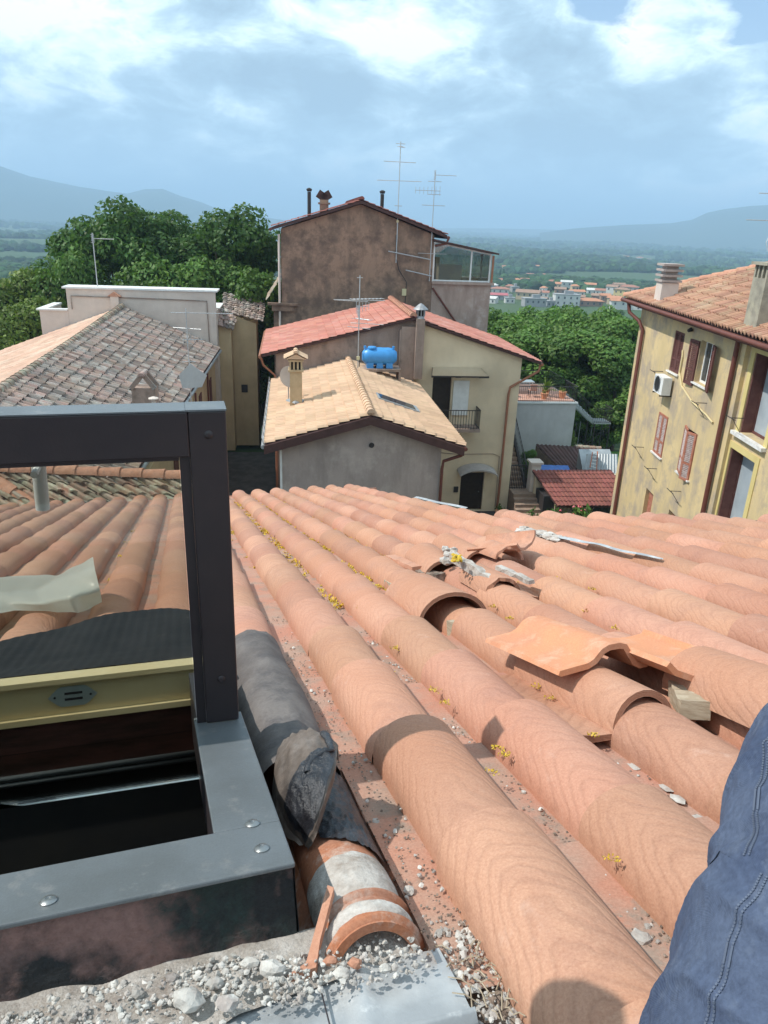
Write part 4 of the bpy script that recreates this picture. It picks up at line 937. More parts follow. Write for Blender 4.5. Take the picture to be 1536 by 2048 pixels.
t.hexa([H(2.751, 24.93, -6.55), H(6.15, 24.93, -7.68), H(6.15, 25.0, -7.68), H(2.751, 25.0, -6.55), H(2.751, 24.93, -6.26), H(6.15, 24.93, -7.39), H(6.15, 25.0, -7.39), H(2.751, 25.0, -6.26)]); t.build('barge_board', M_fascia, roof1)
for a0 in (-.98, 6.2):
    t = MB(); z0 = -7.36 if a0 < 0 else -7.44; t.tube([H(a0, 24.95, z0), H(a0, 35.9, z0)], .075, 8); t.build('gutter', M_pipe if a0 > 0 else M_metalsheet, roof1, smooth=True, ang=60)
sn = MB()
for k in range(12): sn.tube([H(-.97, 25.1+k*.95, -7.3), H(-1.02, 25.1+k*.95, -7.05)], .012, 4)
sn.tube([H(-1.02, 25.0, -7.05), H(-1.02, 35.8, -7.05)], .012, 4); sn.build('eave_rail', M_ant, roof1)
pipe('drainpipe', [H(6.15, 25.05, -7.5), H(6.1, 25.1, -7.7), H(5.5, 25.35, -8.0), H(5.47, 25.38, -8.3), H(5.47, 25.38, -14.1)], .06, M_pipe, h1)
t = MB(H); t.box((-.42, 25.40, -14.1), (-.34, 25.46, -7.6)); t.build('corner_strip', M_white, h1)
t = MB(); t.lathe(H(2.85, 25.44, -7.42), [(.09, 0), (.10, .03), (.05, .03), (.05, .02)], 10, -HB); t.build('vent_hole', M_rail, h1)
t = MB(H)
for zz in (-9.3, -11.0): t.box((-.40, 26.3, zz-1.2), (-.33, 27.2, zz+.1))
t.build('shutter', mat('teal_shutter', (0.10, 0.25, 0.27), (0.14, 0.32, 0.33), 4, .7), h1)
# skylight
def onR(a, b, n=0): return H(a, b, -6.22-(a-2.75)*(1.14/3.45)+n)
t = MB()
def skb(mb, a0, a1, b0, b1, n0, n1): n0 += .05; n1 += .05; mb.hexa([onR(a0, b0, n0), onR(a1, b0, n0), onR(a1, b1, n0), onR(a0, b1, n0), onR(a0, b0, n1), onR(a1, b0, n1), onR(a1, b1, n1), onR(a0, b1, n1)])
skb(t, 3.35, 5.0, 27.95, 28.9, .02, .12); sk = t.build('skylight', M_metalsheet, roof1)
t = MB(); skb(t, 3.43, 4.85, 28.03, 28.82, .121, .13); t.build('pane', mat('sky_reflecting_pane', (0.05, 0.07, 0.10), None, rough=0.06, spec=1.0, metal=.55), sk)
# chimney with little tiled hat
ca, cb = .2, 29.5; zb_ = -6.95
t = MB(H); t.box((ca-.24, cb-.28, zb_), (ca+.24, cb+.28, -5.55)); t.box((ca-.30, cb-.34, -5.55), (ca+.30, cb+.34, -5.47))
for da in (-.22, -.075, .075, .22):
    for db in (-.25, .25): t.box((ca+da-.035, cb+db-.05, -5.47), (ca+da+.035, cb+db+.05, -5.15))
t.box((ca-.30, cb-.34, -5.15), (ca+.30, cb+.34, -5.08)); ch = t.build('chimney', mat('sandy_chimney_render', (0.52, 0.40, 0.25), (0.44, 0.33, 0.2), 3, .9), roof1)
t = MB(H); t.box((ca-.2, cb-.22, -5.47), (ca+.2, cb+.22, -5.15)); t.build('flue_opening', M_black, ch)
t = MB(); tilefield(t, H(ca, cb-.42, -4.80), H(ca, cb+.42, -4.80), H(ca-.45, cb-.42, -5.03), H(ca-.45, cb+.42, -5.03), .2, .5, .04, 5, .02); tilefield(t, H(ca, cb+.42, -4.80), H(ca, cb-.42, -4.80), H(ca+.45, cb+.42, -5.03), H(ca+.45, cb-.42, -5.03), .2, .5, .04, 5, .02)
ridgecaps(t, H(ca, cb+.46, -4.78), H(ca, cb-.46, -4.78), .09, .4); t.prism([H(ca-.4, cb-.4, -5.04), H(ca+.4, cb-.4, -5.04), H(ca, cb-.4, -4.84)], HB*.8); t.build('chimney_hat', M_roofT, ch)
t = MB(); t.lathe(H(ca, cb, -6.78), [(.42, 0), (.38, .06), (.26, .1)], 4, HZ); t.build('chimney_flashing', M_metalsheet, ch)
# dish behind the chimney
dsh = thing('satellite_dish', H(-.15, 30.4, -6.9), 'round satellite dish half hidden behind the sandy chimney', 'satellite dish')
t = MB(); c = H(-.08, 30.3, -5.95); ax = (HA*.5-HB*.8+HZ*.3); ax /= np.linalg.norm(ax)
t.lathe(c, [(.04, -.07), (.25, -.05), (.42, 0), (.43, .015), (.40, .015), (.24, -.03), (.04, -.05)], 20, ax); t.build('reflector', M_pnk, dsh, smooth=True, ang=50)
t = MB(); t.tube([H(-.1, 30.45, -7.0), H(-.1, 30.45, -5.95)], .03, 6); t.build('pole', M_ant, dsh)
# blue tank
tk = thing('water_tank', H(4.1, 34.6, -6.6), 'bright blue horizontal plastic water tank behind the sandy roof ridge', 'water tank')
t = MB(); prof = []
for k in range(13): a = k/12; prof.append((.40*(1-abs(2*a-1)**6)**.35 if 0 < a < 1 else .22, -.80+1.6*a))
for k, (r_, z_) in enumerate(prof): prof[k] = (r_*(1.0+(.03 if k in (3, 6, 9) else 0)), z_)
t.lathe(H(4.12, 34.6, -5.78), prof, 24, HA); t.build('tank_body', M_blue, tk, smooth=True, ang=40)
t = MB(H)
for da in (-.6, -.15, .3): t.box((4.12+da, 34.3, -6.3), (4.12+da+.3, 34.9, -6.05))
t.build('tank_feet', M_blue, tk)
t = MB(); t.lathe(H(3.75, 34.5, -5.42), [(.2, 0), (.2, .07), (.17, .1), (.1, .11)], 16); t.build('lid', M_blue, tk, smooth=True, ang=40)
for a_ in (3.42, 4.75): t = MB(); t.lathe(H(a_, 34.5, -5.42), [(.06, 0), (.06, .12)], 8); t.build('pipe_stub', M_blue, tk, smooth=True, ang=40)
t = MB(H); t.box((3.2, 34.1, -6.42), (5.1, 35.1, -6.305)); t.box((3.2, 34.1, -6.95), (3.3, 35.1, -6.42)); t.box((5.0, 34.1, -7.3), (5.1, 35.1, -6.42)); t.build('stand', M_grb, tk)
t = MB(); t.tube([H(3.32, 34.4, -5.5), H(3.2, 34.35, -5.6), H(3.15, 34.3, -6.3), H(3.0, 34.3, -6.5)], .02, 6); t.build('hose', M_rail, tk)

# ================================================================== 7. cream house with red roof
h2 = thing('house', H(5.5, 40, -14.2), 'cream house with a red gable roof, balcony and arched canopy, behind the small sandy-roofed one', 'house')
DR = (8.80, 10.05, -14.1, -11.98); BW = (7.0, 7.95, -9.3, -6.95)
t = MB()
wf = lambda x, d, z: H(x, 36+d, z)
wallgrid(t, wf, 5.95, 11.45, -14.2, -6.2, [DR, BW], .2)
t.add([H(5.95, 36, -6.2), H(11.45, 36, -6.2), H(11.45, 36, -6.02), H(5.95, 36, -4.35)], [(0, 1, 2, 3)])
t.add([H(11.45, 36, -14.2), H(11.45, 44, -14.2), H(11.45, 44, -6.02), H(11.45, 36, -6.02)], [(0, 1, 2, 3)])
t.add([H(-.7, 44, -14.2), H(11.45, 44, -14.2), H(11.45, 44, -6.02), H(5.8, 44, -4.3), H(-.7, 44, -6.0)], [(0, 1, 2, 3, 4)])
t.build('wall', M_cre, h2)
t = MB(); t.add([H(-.7, 36, -14.2), H(5.95, 36, -14.2), H(5.95, 36, -4.35), H(5.8, 36, -4.3), H(-.7, 36, -6.0)], [(0, 1, 2, 3, 4)]); t.add([H(-.7, 44, -14.2), H(-.7, 36, -14.2), H(-.7, 36, -6.0), H(-.7, 44, -6.0)], [(0, 1, 2, 3)]); t.build('rough_wall', M_grb, h2)
rt = MB(); slab(rt, [H(-1.35, 35.72, -5.99), H(5.8, 35.72, -4.12), H(5.8, 44.3, -4.12), H(-1.35, 44.3, -5.99)], .12); slab(rt, [H(5.8, 35.72, -4.12), H(12.35, 35.72, -6.15), H(12.35, 44.3, -6.15), H(5.8, 44.3, -4.12)], .12)
roof2 = rt.build('roof', M_fascia, h2)
t = MB(); tilefield(t, H(5.8, 35.68, -4.1), H(5.8, 44.35, -4.1), H(-1.4, 35.68, -5.98), H(-1.4, 44.35, -5.98), .40, .42, .028, 4, .035, .03, .5, 5)
tilefield(t, H(5.8, 44.35, -4.1), H(5.8, 35.68, -4.1), H(12.4, 44.35, -6.14), H(12.4, 35.68, -6.14), .40, .42, .028, 4, .035, .03, .5, 6); t.build('tiles', M_roofR, roof2)
t = MB(); ridgecaps(t, H(5.8, 44.3, -4.02), H(5.8, 35.6, -4.02), .16, .42); t.build('ridge_tiles', M_tileold, roof2, smooth=True, ang=40)
for a0, z0 in ((-1.45, -6.1), (12.42, -6.26)): t = MB(); t.tube([H(a0, 35.7, z0), H(a0, 44.3, z0)], .08, 8); t.build('gutter', M_copper, roof2, smooth=True, ang=60)
pipe('drainpipe', [H(12.35, 35.8, -6.3), H(12.3, 35.8, -6.6), H(10.95, 35.9, -7.45), H(10.9, 35.9, -7.8), H(10.9, 35.9, -13.2), H(10.85, 35.9, -14.1)], .065, M_copper, h2)
pipe('drainpipe', [H(-1.4, 35.8, -6.15), H(-1.3, 35.85, -6.5), H(-.75, 35.9, -7.0), H(-.75, 35.9, -14.1)], .06, M_copper, h2)
t = MB(H); t.box((5.28, 35.72, -7.3), (5.98, 35.98, -4.55)); t.box((5.2, 35.7, -7.2), (5.27, 35.97, -4.7)); t.build('chimney_breast', M_grb, h2)
t = MB(H); t.box((5.95, 35.45, -7.0), (6.35, 35.98, -4.15)); chs = t.build('flue', M_grb, h2)
t = MB(); c = H(6.15, 35.7, -4.15); t.lathe(c, [(.20, 0), (.17, .12), (.17, .12)], 14); t.lathe(c+HZ*.42, [(.36, 0), (.34, .03), (.12, .22), (.05, .27), (.0001, .28)], 14)
for k in range(8): a = k*math.pi/4; t.tube([c+HZ*.1+HA*.2*math.cos(a)+HB*.2*math.sin(a), c+HZ*.44+HA*.2*math.cos(a)+HB*.2*math.sin(a)], .028, 4)
t.build('cowl', mat('weathered_metal_cowl', (0.36, 0.36, 0.37), (0.26, 0.26, 0.27), 6, .5, metal=.5), chs)
t = MB(); t.lathe(c+HZ*.08, [(.14, 0), (.14, .36)], 10); t.build('flue_pipe', M_black, chs)
t = MB(H); t.box((DR[0], 36.17, DR[2]), (DR[1], 36.19, DR[3])); dd = t.build('door', M_door, h2)
t = MB(); t.lathe(H(9.85, 36.15, -13.1), [(.04, 0), (.03, .05)], 8, -HB); t.build('handle', M_rivet, dd)
t = MB(H); t.box((BW[0], 36.17, BW[2]), (BW[1], 36.19, BW[3])); t.build('balcony_door', M_door, h2)
t = MB(H); t.box((8.05, 35.9, -8.9), (8.85, 35.97, -7.15)); t.build('white_panel', M_white, h2)
t = MB(); 
def archc(i, j): a = math.pi*(0.14+.72*i); return H(9.55-1.05*math.cos(a)*1.05, 35.98-.85*j, -12.0+.55*math.sin(a)-.10*j - .02)
t.grid(archc, 14, 2); t.grid(lambda i, j: archc(i, 1)+HZ*(-.07*j), 14, 1); t.grid(lambda i, j: archc(i, j)-HZ*.03, 14, 2); t.build('arched_canopy', mat('grey_canopy', (0.42, 0.38, 0.36), (0.36, 0.33, 0.31), 5, .5), h2)
t = MB(); t.lathe(H(9.5, 35.98, -11.68), [(.17, 0), (.16, .06), (.09, .09)], 12, -HB); t.build('wall_lamp', M_rail, h2)
t = MB(H); t.box((8.45, 35.9, -13.05), (8.68, 35.98, -12.75)); t.build('mailbox', M_rail, h2)
t = MB(); t.tube([H(7.6, 35.97, -10.9), H(8.6, 35.97, -10.98), H(10.4, 35.97, -10.95), H(10.75, 35.97, -11.1), H(10.78, 35.97, -13.9)], .018, 5); t.build('cable', M_grb, h2)
# glazed awning above the balcony
t = MB(); P_ = [H(6.95, 35.97, -6.55), H(9.35, 35.97, -6.55), H(9.55, 35.0, -6.78), H(6.75, 35.0, -6.78)]
for a, b in zip(P_, P_[1:]+P_[:1]): t.bar(a, b, .06, .06)
t.bar(H(8.15, 35.97, -6.55), H(8.15, 35.0, -6.78), .05, .05)
for aa, ab in ((6.95, 6.75), (8.15, 8.15), (9.35, 9.55)): t.bar(H(aa, 35.97, -7.0), H(ab, 35.0, -6.8), .05, .05)
aw = t.build('awning', M_rail, h2); t = MB(); t.hexa([p+HZ*.035 for p in P_]+[p+HZ*.045 for p in P_]); t.build('awning_pane', M_poly, aw)
# balcony
t = MB(H); t.box((5.9, 35.0, -9.55), (9.35, 35.98, -9.40)); bal = t.build('balcony', M_grb, h2)
t = MB()
def rail(mb, p, q, h=1.0, n=12, r=.014):
    p = np.array(p, float); q = np.array(q, float); mb.bar(p+HZ*h, q+HZ*h, .04, .04); mb.bar(p+HZ*.06, q+HZ*.06, .03, .03)
    for k in range(n+1): a = p+(q-p)*k/n; mb.bar(a, a+HZ*h, r*1.6)
rail(t, H(6.0, 35.05, -9.4), H(9.3, 35.05, -9.4), .95, 24); rail(t, H(9.3, 35.05, -9.4), H(9.3, 35.95, -9.4), .95, 7); t.build('balcony_railing', M_rail, bal)
# steps up the right side, with side walls and gate
st = thing('stairway', H(12.2, 35.5, -14.2), 'narrow stone stairway climbing between the cream house and a dark side wall', 'stairs')
t = MB(H)
for k in range(7): t.box((11.5-.1*(6-k)*.3, 33.3+.32*k, -14.2), (13.0, 33.62+.32*k+.0 if k < 6 else 36.2, -13.95+.17*k))
t.build('lower_steps', M_step, st)
t = MB(H)
for k in range(22): t.box((11.5, 36.2+.28*k, -13.4), (12.35, 36.48+.28*k, -12.9+.19*k))
t.build('upper_steps', M_step, st)
t = MB(); rail(t, H(11.5, 36.1, -12.93), H(12.36, 36.1, -12.93), 1.3, 9, .02); t.bar(H(11.5, 36.1, -11.63), H(12.36, 36.1, -11.63), .05); t.build('gate', M_rail, st)
t = MB(); rail(t, H(12.4, 36.3, -12.7), H(12.4, 42.2, -8.6), 1.0, 24); t.hexa([H(12.36, 36.2, -14), H(12.5, 36.2, -14), H(12.5, 42.3, -14), H(12.36, 42.3, -14), H(12.36, 36.2, -12.8), H(12.5, 36.2, -12.8), H(12.5, 42.3, -8.7), H(12.36, 42.3, -8.7)]); t.build('stair_railing', M_rail, st)
t = MB(H); t.box((12.45, 35.6, -14.2), (12.95, 36.15, -11.4)); t.box((12.36, 35.5, -11.4), (13.04, 36.24, -11.3)); pil = t.build('gate_pillar', M_pnk, st)
t = MB(H); t.box((12.66, 35.45, -12.0), (12.86, 35.6, -11.7)); t.build('pillar_lamp', M_white, st)

# ================================================================== 8. tall brown house behind
h3 = thing('house', H(5, 53, -17), 'tall sooty brown house with a blank gable, aerials and a glazed veranda', 'house')
t = MB(); t.prism([H(-.5, 47, -16), H(8.7, 47, -16), H(8.7, 47, -.55), H(4.2, 47, 1.0), H(-.5, 47, -.5)], HB*11); t.build('wall', M_brn, h3)
rt = MB(); slab(rt, [H(-1.0, 46.6, -.42), H(4.2, 46.6, 1.2), H(4.2, 58.3, 1.2), H(-1.0, 58.3, -.42)], .16); slab(rt, [H(4.2, 46.6, 1.2), H(9.4, 46.6, -.52), H(9.4, 58.3, -.52), H(4.2, 58.3, 1.2)], .16); roof3 = rt.build('roof', M_fascia, h3)
t = MB(); tilefield(t, H(4.2, 46.55, 1.22), H(4.2, 58.3, 1.22), H(-1.05, 46.55, -.40), H(-1.05, 58.3, -.40), .3, .42, .05, 3, .04, .1, .8, 8); tilefield(t, H(4.2, 58.3, 1.22), H(4.2, 46.55, 1.22), H(9.45, 58.3, -.5), H(9.45, 46.55, -.5), .3, .42, .05, 3, .04, .1, .8, 9); ridgecaps(t, H(4.2, 58.3, 1.28), H(4.2, 46.5, 1.28), .15, .42); t.build('tiles', M_roofS2, roof3)
for a0, z0 in ((-1.1, -.55), (9.48, -.66)): t = MB(); t.tube([H(a0, 46.5, z0), H(a0, 58, z0)], .09, 8); t.build('gutter', M_pipe, roof3)
pipe('drainpipe', [H(9.5, 46.6, -.7), H(9.4, 46.7, -1.0), H(8.75, 46.9, -1.15)], .07, M_pipe, h3)
pipe('diagonal_pipe', [H(8.75, 46.9, -3.6), H(11.6, 46.9, -7.2)], .06, M_pipe, h3)
pipe('drainpipe', [H(-.62, 46.9, -.8), H(-.62, 46.9, -8)], .07, M_pnk, h3)
for ax_, hgt, lab in ((1.2, 1.25, ''), (5.6, .85, '')):
    t = MB(); z0 = .25 if ax_ < 3 else .7; c = H(ax_, 48.3, z0); t.lathe(c, [(.11, 0), (.11, hgt+.1)], 10); t.lathe(c+HZ*(hgt+.1), [(.13, .02), (.17, .12), (.17, .16), (.05, .22)], 10); t.build('flue_pipe', M_rail, roof3)
t = MB(H); t.box((1.85, 48.2, .2), (2.35, 48.9, 1.2)); t.box((1.75, 48.1, .95), (2.45, 49.0, 1.05)); ch = t.build('chimney', M_brn, roof3)
t = MB(); t.bar(H(1.85, 48.5, 1.2), H(2.1, 48.5, 1.6), .06, .6); t.bar(H(2.35, 48.5, 1.2), H(2.1, 48.5, 1.6), .06, .6); t.build('chimney_hat', M_fascia, ch)
# veranda
t = MB(H); t.box((8.72, 47.0, -16), (12.45, 52, -3.25)); t.box((8.68, 46.8, -3.35), (12.6, 52.1, -3.2)); t.box((11.4, 46.7, -6.9), (12.9, 52, -6.6)); ver = t.build('veranda_base', M_brn2, h3)
t = MB()
zt_ = lambda a: -.95-.62*(a-8.72)/3.7
for a in (8.75, 11.1, 12.3): t.bar(H(a, 47.05, -3.2), H(a, 47.05, zt_(a)), .09)
t.bar(H(8.75, 47.05, -3.15), H(12.35, 47.05, -3.15), .08); t.bar(H(8.75, 47.05, zt_(8.75)), H(12.35, 47.05, zt_(12.35)), .08)
t.bar(H(12.3, 47.05, -3.15), H(12.3, 51.5, -3.15), .08); t.bar(H(12.3, 49.3, -3.2), H(12.3, 49.3, -1.6), .08); t.build('veranda_frame', M_white, ver)
t = MB(); t.bar(H(12.45, 46.95, -3.2), H(12.45, 46.95, -1.6), .12); t.build('veranda_post', M_copper, ver)
t = MB(); t.add([H(8.8, 47.06, -3.15), H(12.3, 47.06, -3.15), H(12.3, 47.06, zt_(12.3)), H(8.8, 47.06, zt_(8.8))], [(0, 1, 2, 3)]); t.add([H(12.31, 47.1, -3.15), H(12.31, 51.5, -3.15), H(12.31, 51.5, -1.6), H(12.31, 47.1, -1.6)], [(0, 1, 2, 3)]); t.add([H(8.8, 51.6, -3.15), H(12.3, 51.6, -3.15), H(12.3, 51.6, -1.6), H(8.8, 51.6, -1.0)], [(0, 1, 2, 3)]); t.build('veranda_glass', M_vglass, ver)
t = MB(H); t.box((8.8, 49.5, -3.2), (9.6, 50.2, -1.9)); t.build('stored_cupboard', M_cre, ver)
t = MB(H); t.box((8.8, 47.3, -3.2), (10.6, 47.4, -2.2)); t.build('inner_cabinet', M_wgrey, ver)
t = MB(); t.hexa([H(8.6, 46.6, -.85), H(12.7, 46.6, -1.55), H(12.7, 52, -1.55), H(8.6, 52, -.85), H(8.6, 46.6, -.75), H(12.7, 46.6, -1.45), H(12.7, 52, -1.45), H(8.6, 52, -.75)]); t.build('veranda_roof', M_fascia, ver)
# little side roof on the left
t = MB(H); t.box((-1.0, 47.0, -16), (-.52, 52, -5.2)); t.box((-1.35, 46.7, -4.85), (.5, 47.3, -4.72)); t.box((-1.1, 46.8, -5.2), (.2, 47.2, -4.86)); sidew = t.build('side_pier', M_brn, h3)
t = MB(); tilefield(t, H(-.55, 47.0, -3.3), H(-.55, 51.5, -3.3), H(-1.4, 47.0, -4.6), H(-1.4, 51.5, -4.6), .25, .4, .05, 4, .04); t.build('side_roof', M_roofO, h3)
# cable on the gable
t = MB(); t.tube([H(6.35, 46.9, -.6), H(6.4, 46.9, -1.9), H(6.6, 46.9, -2.6), H(7.1, 46.9, -3.3), H(7.05, 46.9, -5.5)], .025, 5); t.build('cable', M_rail, h3)
t = MB(H); t.box((6.85, 46.8, -4.1), (7.1, 46.95, -3.7)); t.build('junction_box', M_box, h3)
antenna('roof_aerial', H(6.4, 46.85, -2.2), 6.6, 'tallest thin aerial mast on the brown gable with wide-spaced cross rods', [(6.5, .55, 10, 'dipole', 0), (6.35, .5, 60, 'yagi', (4, .3)), (5.55, 1.9, 12, 'dipole', 0), (4.55, 2.6, -2, 'dipole', 0), (3.2, .5, 30, 'dipole', 0)], .03, junction=2.35)
antenna('roof_aerial', H(8.5, 46.8, -3.2), 6.1, 'aerial with comb-like yagi and small grid reflector at the right end of the brown gable', [(5.95, 1.4, 5, 'panel', 0), (5.1, 1.5, 178, 'vyagi', (7, .5)), (4.3, 1.4, 8, 'dipole', 0), (5.6, .8, 5, 'dipole', 0), (4.9, .8, 5, 'dipole', 0), (1.6, 1.9, 172, 'dipole', 0)], .028)
t = MB(); t.tube([H(5.9, 46.75, -1.55), H(8.5, 46.75, -1.95)], .035, 5); t.tube([H(7.0, 46.75, -2.6), H(8.6, 46.75, -2.9)], .035, 5); t.build('stay_rods', M_ant, h3)
antenna('roof_aerial', H(3.05, 33.8, -6.3), 4.15, 'large tangled aerial standing over the sandy roof in front of the red roof', [(4.05, .25, 10, 'dipole', 0), (3.15, 1.6, 30, 'yagi', (9, .55)), (3.1, 2.3, 8, 'dipole', 0), (2.6, .9, 100, 'vyagi', (5, .6)), (2.3, .9, -40, 'yagi', (5, .5)), (3.05, 1.5, 172, 'yagi', (8, .35)), (2.8, 1.1, 60, 'vyagi', (5, .5)), (1.9, 1.2, 150, 'dipole', 0), (2.1, 1.5, -10, 'yagi', (9, .12))], .026, junction=.55)

# ================================================================== 9. long old house on the left with a terrace block
h4 = thing('house', H(-8, 34, -14.2), 'long ochre house on the left with a big lichened tile roof', 'house')
AE, ZE = -4.25, -7.42
RA = [H(-9.75, 46.2, -5.12), H(-9.0, 17, -5.45)]
t = MB(); t.prism([H(-15.2, 17.3, -14.2), H(-4.6, 17.3, -14.2), H(-4.6, 17.3, -7.75), H(-9.1, 17.3, -5.85), H(-15.2, 17.3, -7.9)], HB*29); t.build('wall', M_lft, h4)
rt = MB(); slab(rt, [RA[1]-HZ*.03, H(-4.9, 17, ZE-.03), H(AE, 46.2, ZE-.03), RA[0]-HZ*.03], .12); slab(rt, [H(-15.6, 17, -8.15), RA[1]-HZ*.03, RA[0]-HZ*.03, H(-17, 46.2, -7.85)], .12); roof4 = rt.build('roof', M_fascia, h4)
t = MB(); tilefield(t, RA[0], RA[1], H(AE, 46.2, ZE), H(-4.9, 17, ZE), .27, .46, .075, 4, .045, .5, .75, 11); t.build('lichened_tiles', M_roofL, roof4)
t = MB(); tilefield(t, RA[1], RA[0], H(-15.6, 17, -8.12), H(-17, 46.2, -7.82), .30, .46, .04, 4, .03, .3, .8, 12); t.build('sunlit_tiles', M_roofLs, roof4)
t = MB(); n_ = 8; P = [RA[0]+(RA[1]-RA[0])*i/n_ + HZ*(.09-.12*math.sin(math.pi*i/n_)) for i in range(n_+1)]
for p, q in zip(P, P[1:]): ridgecaps(t, p, q, .17, .42)
t.build('ridge_tiles', M_roofO, roof4, smooth=True, ang=40)
t = MB(); t.tube([H(-4.85, 17, ZE-.12), H(AE+.05, 46.2, ZE-.12)], .07, 8); t.build('gutter', M_metalsheet, roof4)
# windows and pipes on its shaded lane side
for (b0, z0, z1) in ((28.5, -10.5, -8.6), (33.0, -10.3, -8.5), (37.5, -10.0, -8.4), (42.5, -10.1, -8.6), (33, -13.2, -11.4), (40, -13.0, -11.5)):
    t = MB(H); t.box((-4.61, b0, z0), (-4.55, b0+.95, z1)); wn_ = t.build('window', M_shut, h4); t = MB(H); t.box((-4.62, b0-.08, z0-.1), (-4.45, b0+1.03, z0-.005)); t.build('sill', M_marble, wn_)
for b0 in (31.0, 35.5, 41): pipe('drainpipe', [H(-4.5, b0, -7.8), H(-4.52, b0, -14.1)], .05, M_pipe, h4)
# chimneys on this roof
def onL(a, b, n=0): return H(a, b, -5.3-(a+9.3)*(2.05/4.9)+n)
c0 = hb(290, 778, 28); t = MB()
def bx_(mb, ca, cb, w, d, z0, z1): mb.box((ca-w, cb-d, z0), (ca+w, cb+d, z1), fr=H)
bx_(t, c0[0], 28, .42, .36, -6.95, -5.92); chA = t.build('chimney', M_grb, roof4)
t = MB(); t.bar(H(c0[0]-.42, 27.62, -5.93), H(c0[0], 27.62, -5.42), .12, .16); t.bar(H(c0[0]+.42, 27.62, -5.93), H(c0[0]+.05, 27.62, -5.42), .12, .16)
t.bar(H(c0[0]-.42, 28.2, -5.93), H(c0[0], 28.2, -5.42), .12, .16); t.bar(H(c0[0]+.42, 28.2, -5.93), H(c0[0]+.05, 28.2, -5.42), .12, .16)
ridgecaps(t, H(c0[0], 28.4, -5.44), H(c0[0], 27.5, -5.44), .11, .5); t.build('clay_hat', M_roofL, chA)
t = MB(); c = H(-4.36, 24, -6.6); t.lathe(c, [(.07, 0), (.07, 1.1)], 10); t.lathe(c+HZ*1.12, [(.16, 0), (.16, .03), (.05, .07)], 12); t.build('vent_pipe', M_pnk, roof4)
# bright terrace block behind its ridge
h5 = thing('house', H(-8.5, 49, -14.2), 'pale pinkish terrace block with bright white copings behind the lichened roof', 'house')
t = MB(); t.prism([H(-12.85, 46.3, -14.2), H(-4.4, 46.3, -14.2), H(-4.4, 46.3, -4.15), H(-12.85, 46.3, -4.15)], HB*.35)
t.prism([H(-14.45, 46.3, -14.2), H(-12.86, 46.3, -14.2), H(-12.86, 46.3, -5.4), H(-14.45, 46.3, -5.4)], HB*.3)
t.prism([H(-4.75, 46.66, -14.2), H(-4.4, 46.66, -14.2), H(-4.4, 46.66, -5.3), H(-4.75, 46.66, -5.3)], HB*4.2)
t.prism([H(-14.45, 46.61, -14.2), H(-14.15, 46.61, -14.2), H(-14.15, 46.61, -5.4), H(-14.45, 46.61, -5.4)], HB*3)
t.prism([H(-12.85, 46.66, -4.16), H(-4.9, 46.66, -4.16), H(-4.9, 46.66, -6.0), H(-12.85, 46.66, -6.0)], HB*1.0); t.build('wall', M_pnk, h5)
t = MB(); t.prism([H(-13.05, 46.22, -4.14), H(-4.25, 46.22, -4.14), H(-4.25, 46.22, -4.04), H(-13.05, 46.22, -4.04)], HB*1.5)
t.prism([H(-14.6, 46.2, -5.39), H(-12.87, 46.2, -5.39), H(-12.87, 46.2, -5.3), H(-14.6, 46.2, -5.3)], HB*.45); t.prism([H(-14.6, 46.66, -5.39), H(-14.1, 46.66, -5.39), H(-14.1, 46.66, -5.3), H(-14.6, 46.66, -5.3)], HB*3)
t.prism([H(-4.8, 47.8, -5.29), H(-4.3, 47.8, -5.29), H(-4.3, 47.8, -5.2), H(-4.8, 47.8, -5.2)], HB*3); t.build('coping', M_white, h5)
t = MB(); t.tube([H(-12.6, 46.25, -5.3), H(-12.6, 46.25, -4.55), H(-8, 46.25, -4.6), H(-4.9, 46.25, -4.65), H(-4.85, 46.25, -7.2)], .035, 5); t.build('cable', M_roofL, h5)
t = MB(H); t.box((-10.35, 46.0, -5.6), (-9.9, 46.28, -4.5)); chB = t.build('chimney', M_pnk, h5)
t = MB(); t.hexa([H(-10.5, 45.95, -4.5), H(-9.75, 45.95, -4.5), H(-9.75, 46.29, -4.5), H(-10.5, 46.29, -4.5), H(-10.15, 45.95, -4.25), H(-10.1, 45.95, -4.25), H(-10.1, 46.29, -4.25), H(-10.15, 46.29, -4.25)]); t.build('chimney_hat', M_tileold, chB)
# further wing with its own little roof
h6 = thing('house', H(-3.3, 50, -14.2), 'narrow ochre wing with a small grey-brown tile roof beyond the terrace block', 'house')
t = MB(); t.prism([H(-4.39, 47.4, -14.2), H(-3.65, 47.4, -14.2), H(-3.65, 47.4, -6.35), H(-4.39, 47.4, -6.25)], HB*5); t.prism([H(-3.64, 48.6, -14.2), H(-2.15, 48.6, -14.2), H(-2.15, 48.6, -6.2), H(-3.64, 48.6, -5.7)], HB*6); t.build('wall', M_lft, h6)
t = MB(); tilefield(t, H(-4.5, 53, -4.75), H(-1.7, 53, -5.25), H(-4.3, 49, -5.55), H(-1.7, 48.0, -6.0), .42, .5, .06, 4, .05, .3, .7, 14)
tilefield(t, H(-4.6, 49.2, -5.3), H(-3.3, 49.2, -5.6), H(-4.4, 47.1, -6.2), H(-3.45, 47.1, -6.45), .42, .5, .06, 4, .05, .3, .7, 15); t.build('roof', M_roofL, h6)
t = MB(H); t.box((-3.2, 48.55, -10.6), (-2.8, 48.61, -10.1)); t.build('vent', M_rail, h6)
antenna('roof_aerial', H(-11.2, 46.9, -4.1), 3.0, 'lone tall aerial with a grid head standing on the white-coped terrace block', [(2.7, 1.3, 8, 'panel', 0)], .03)
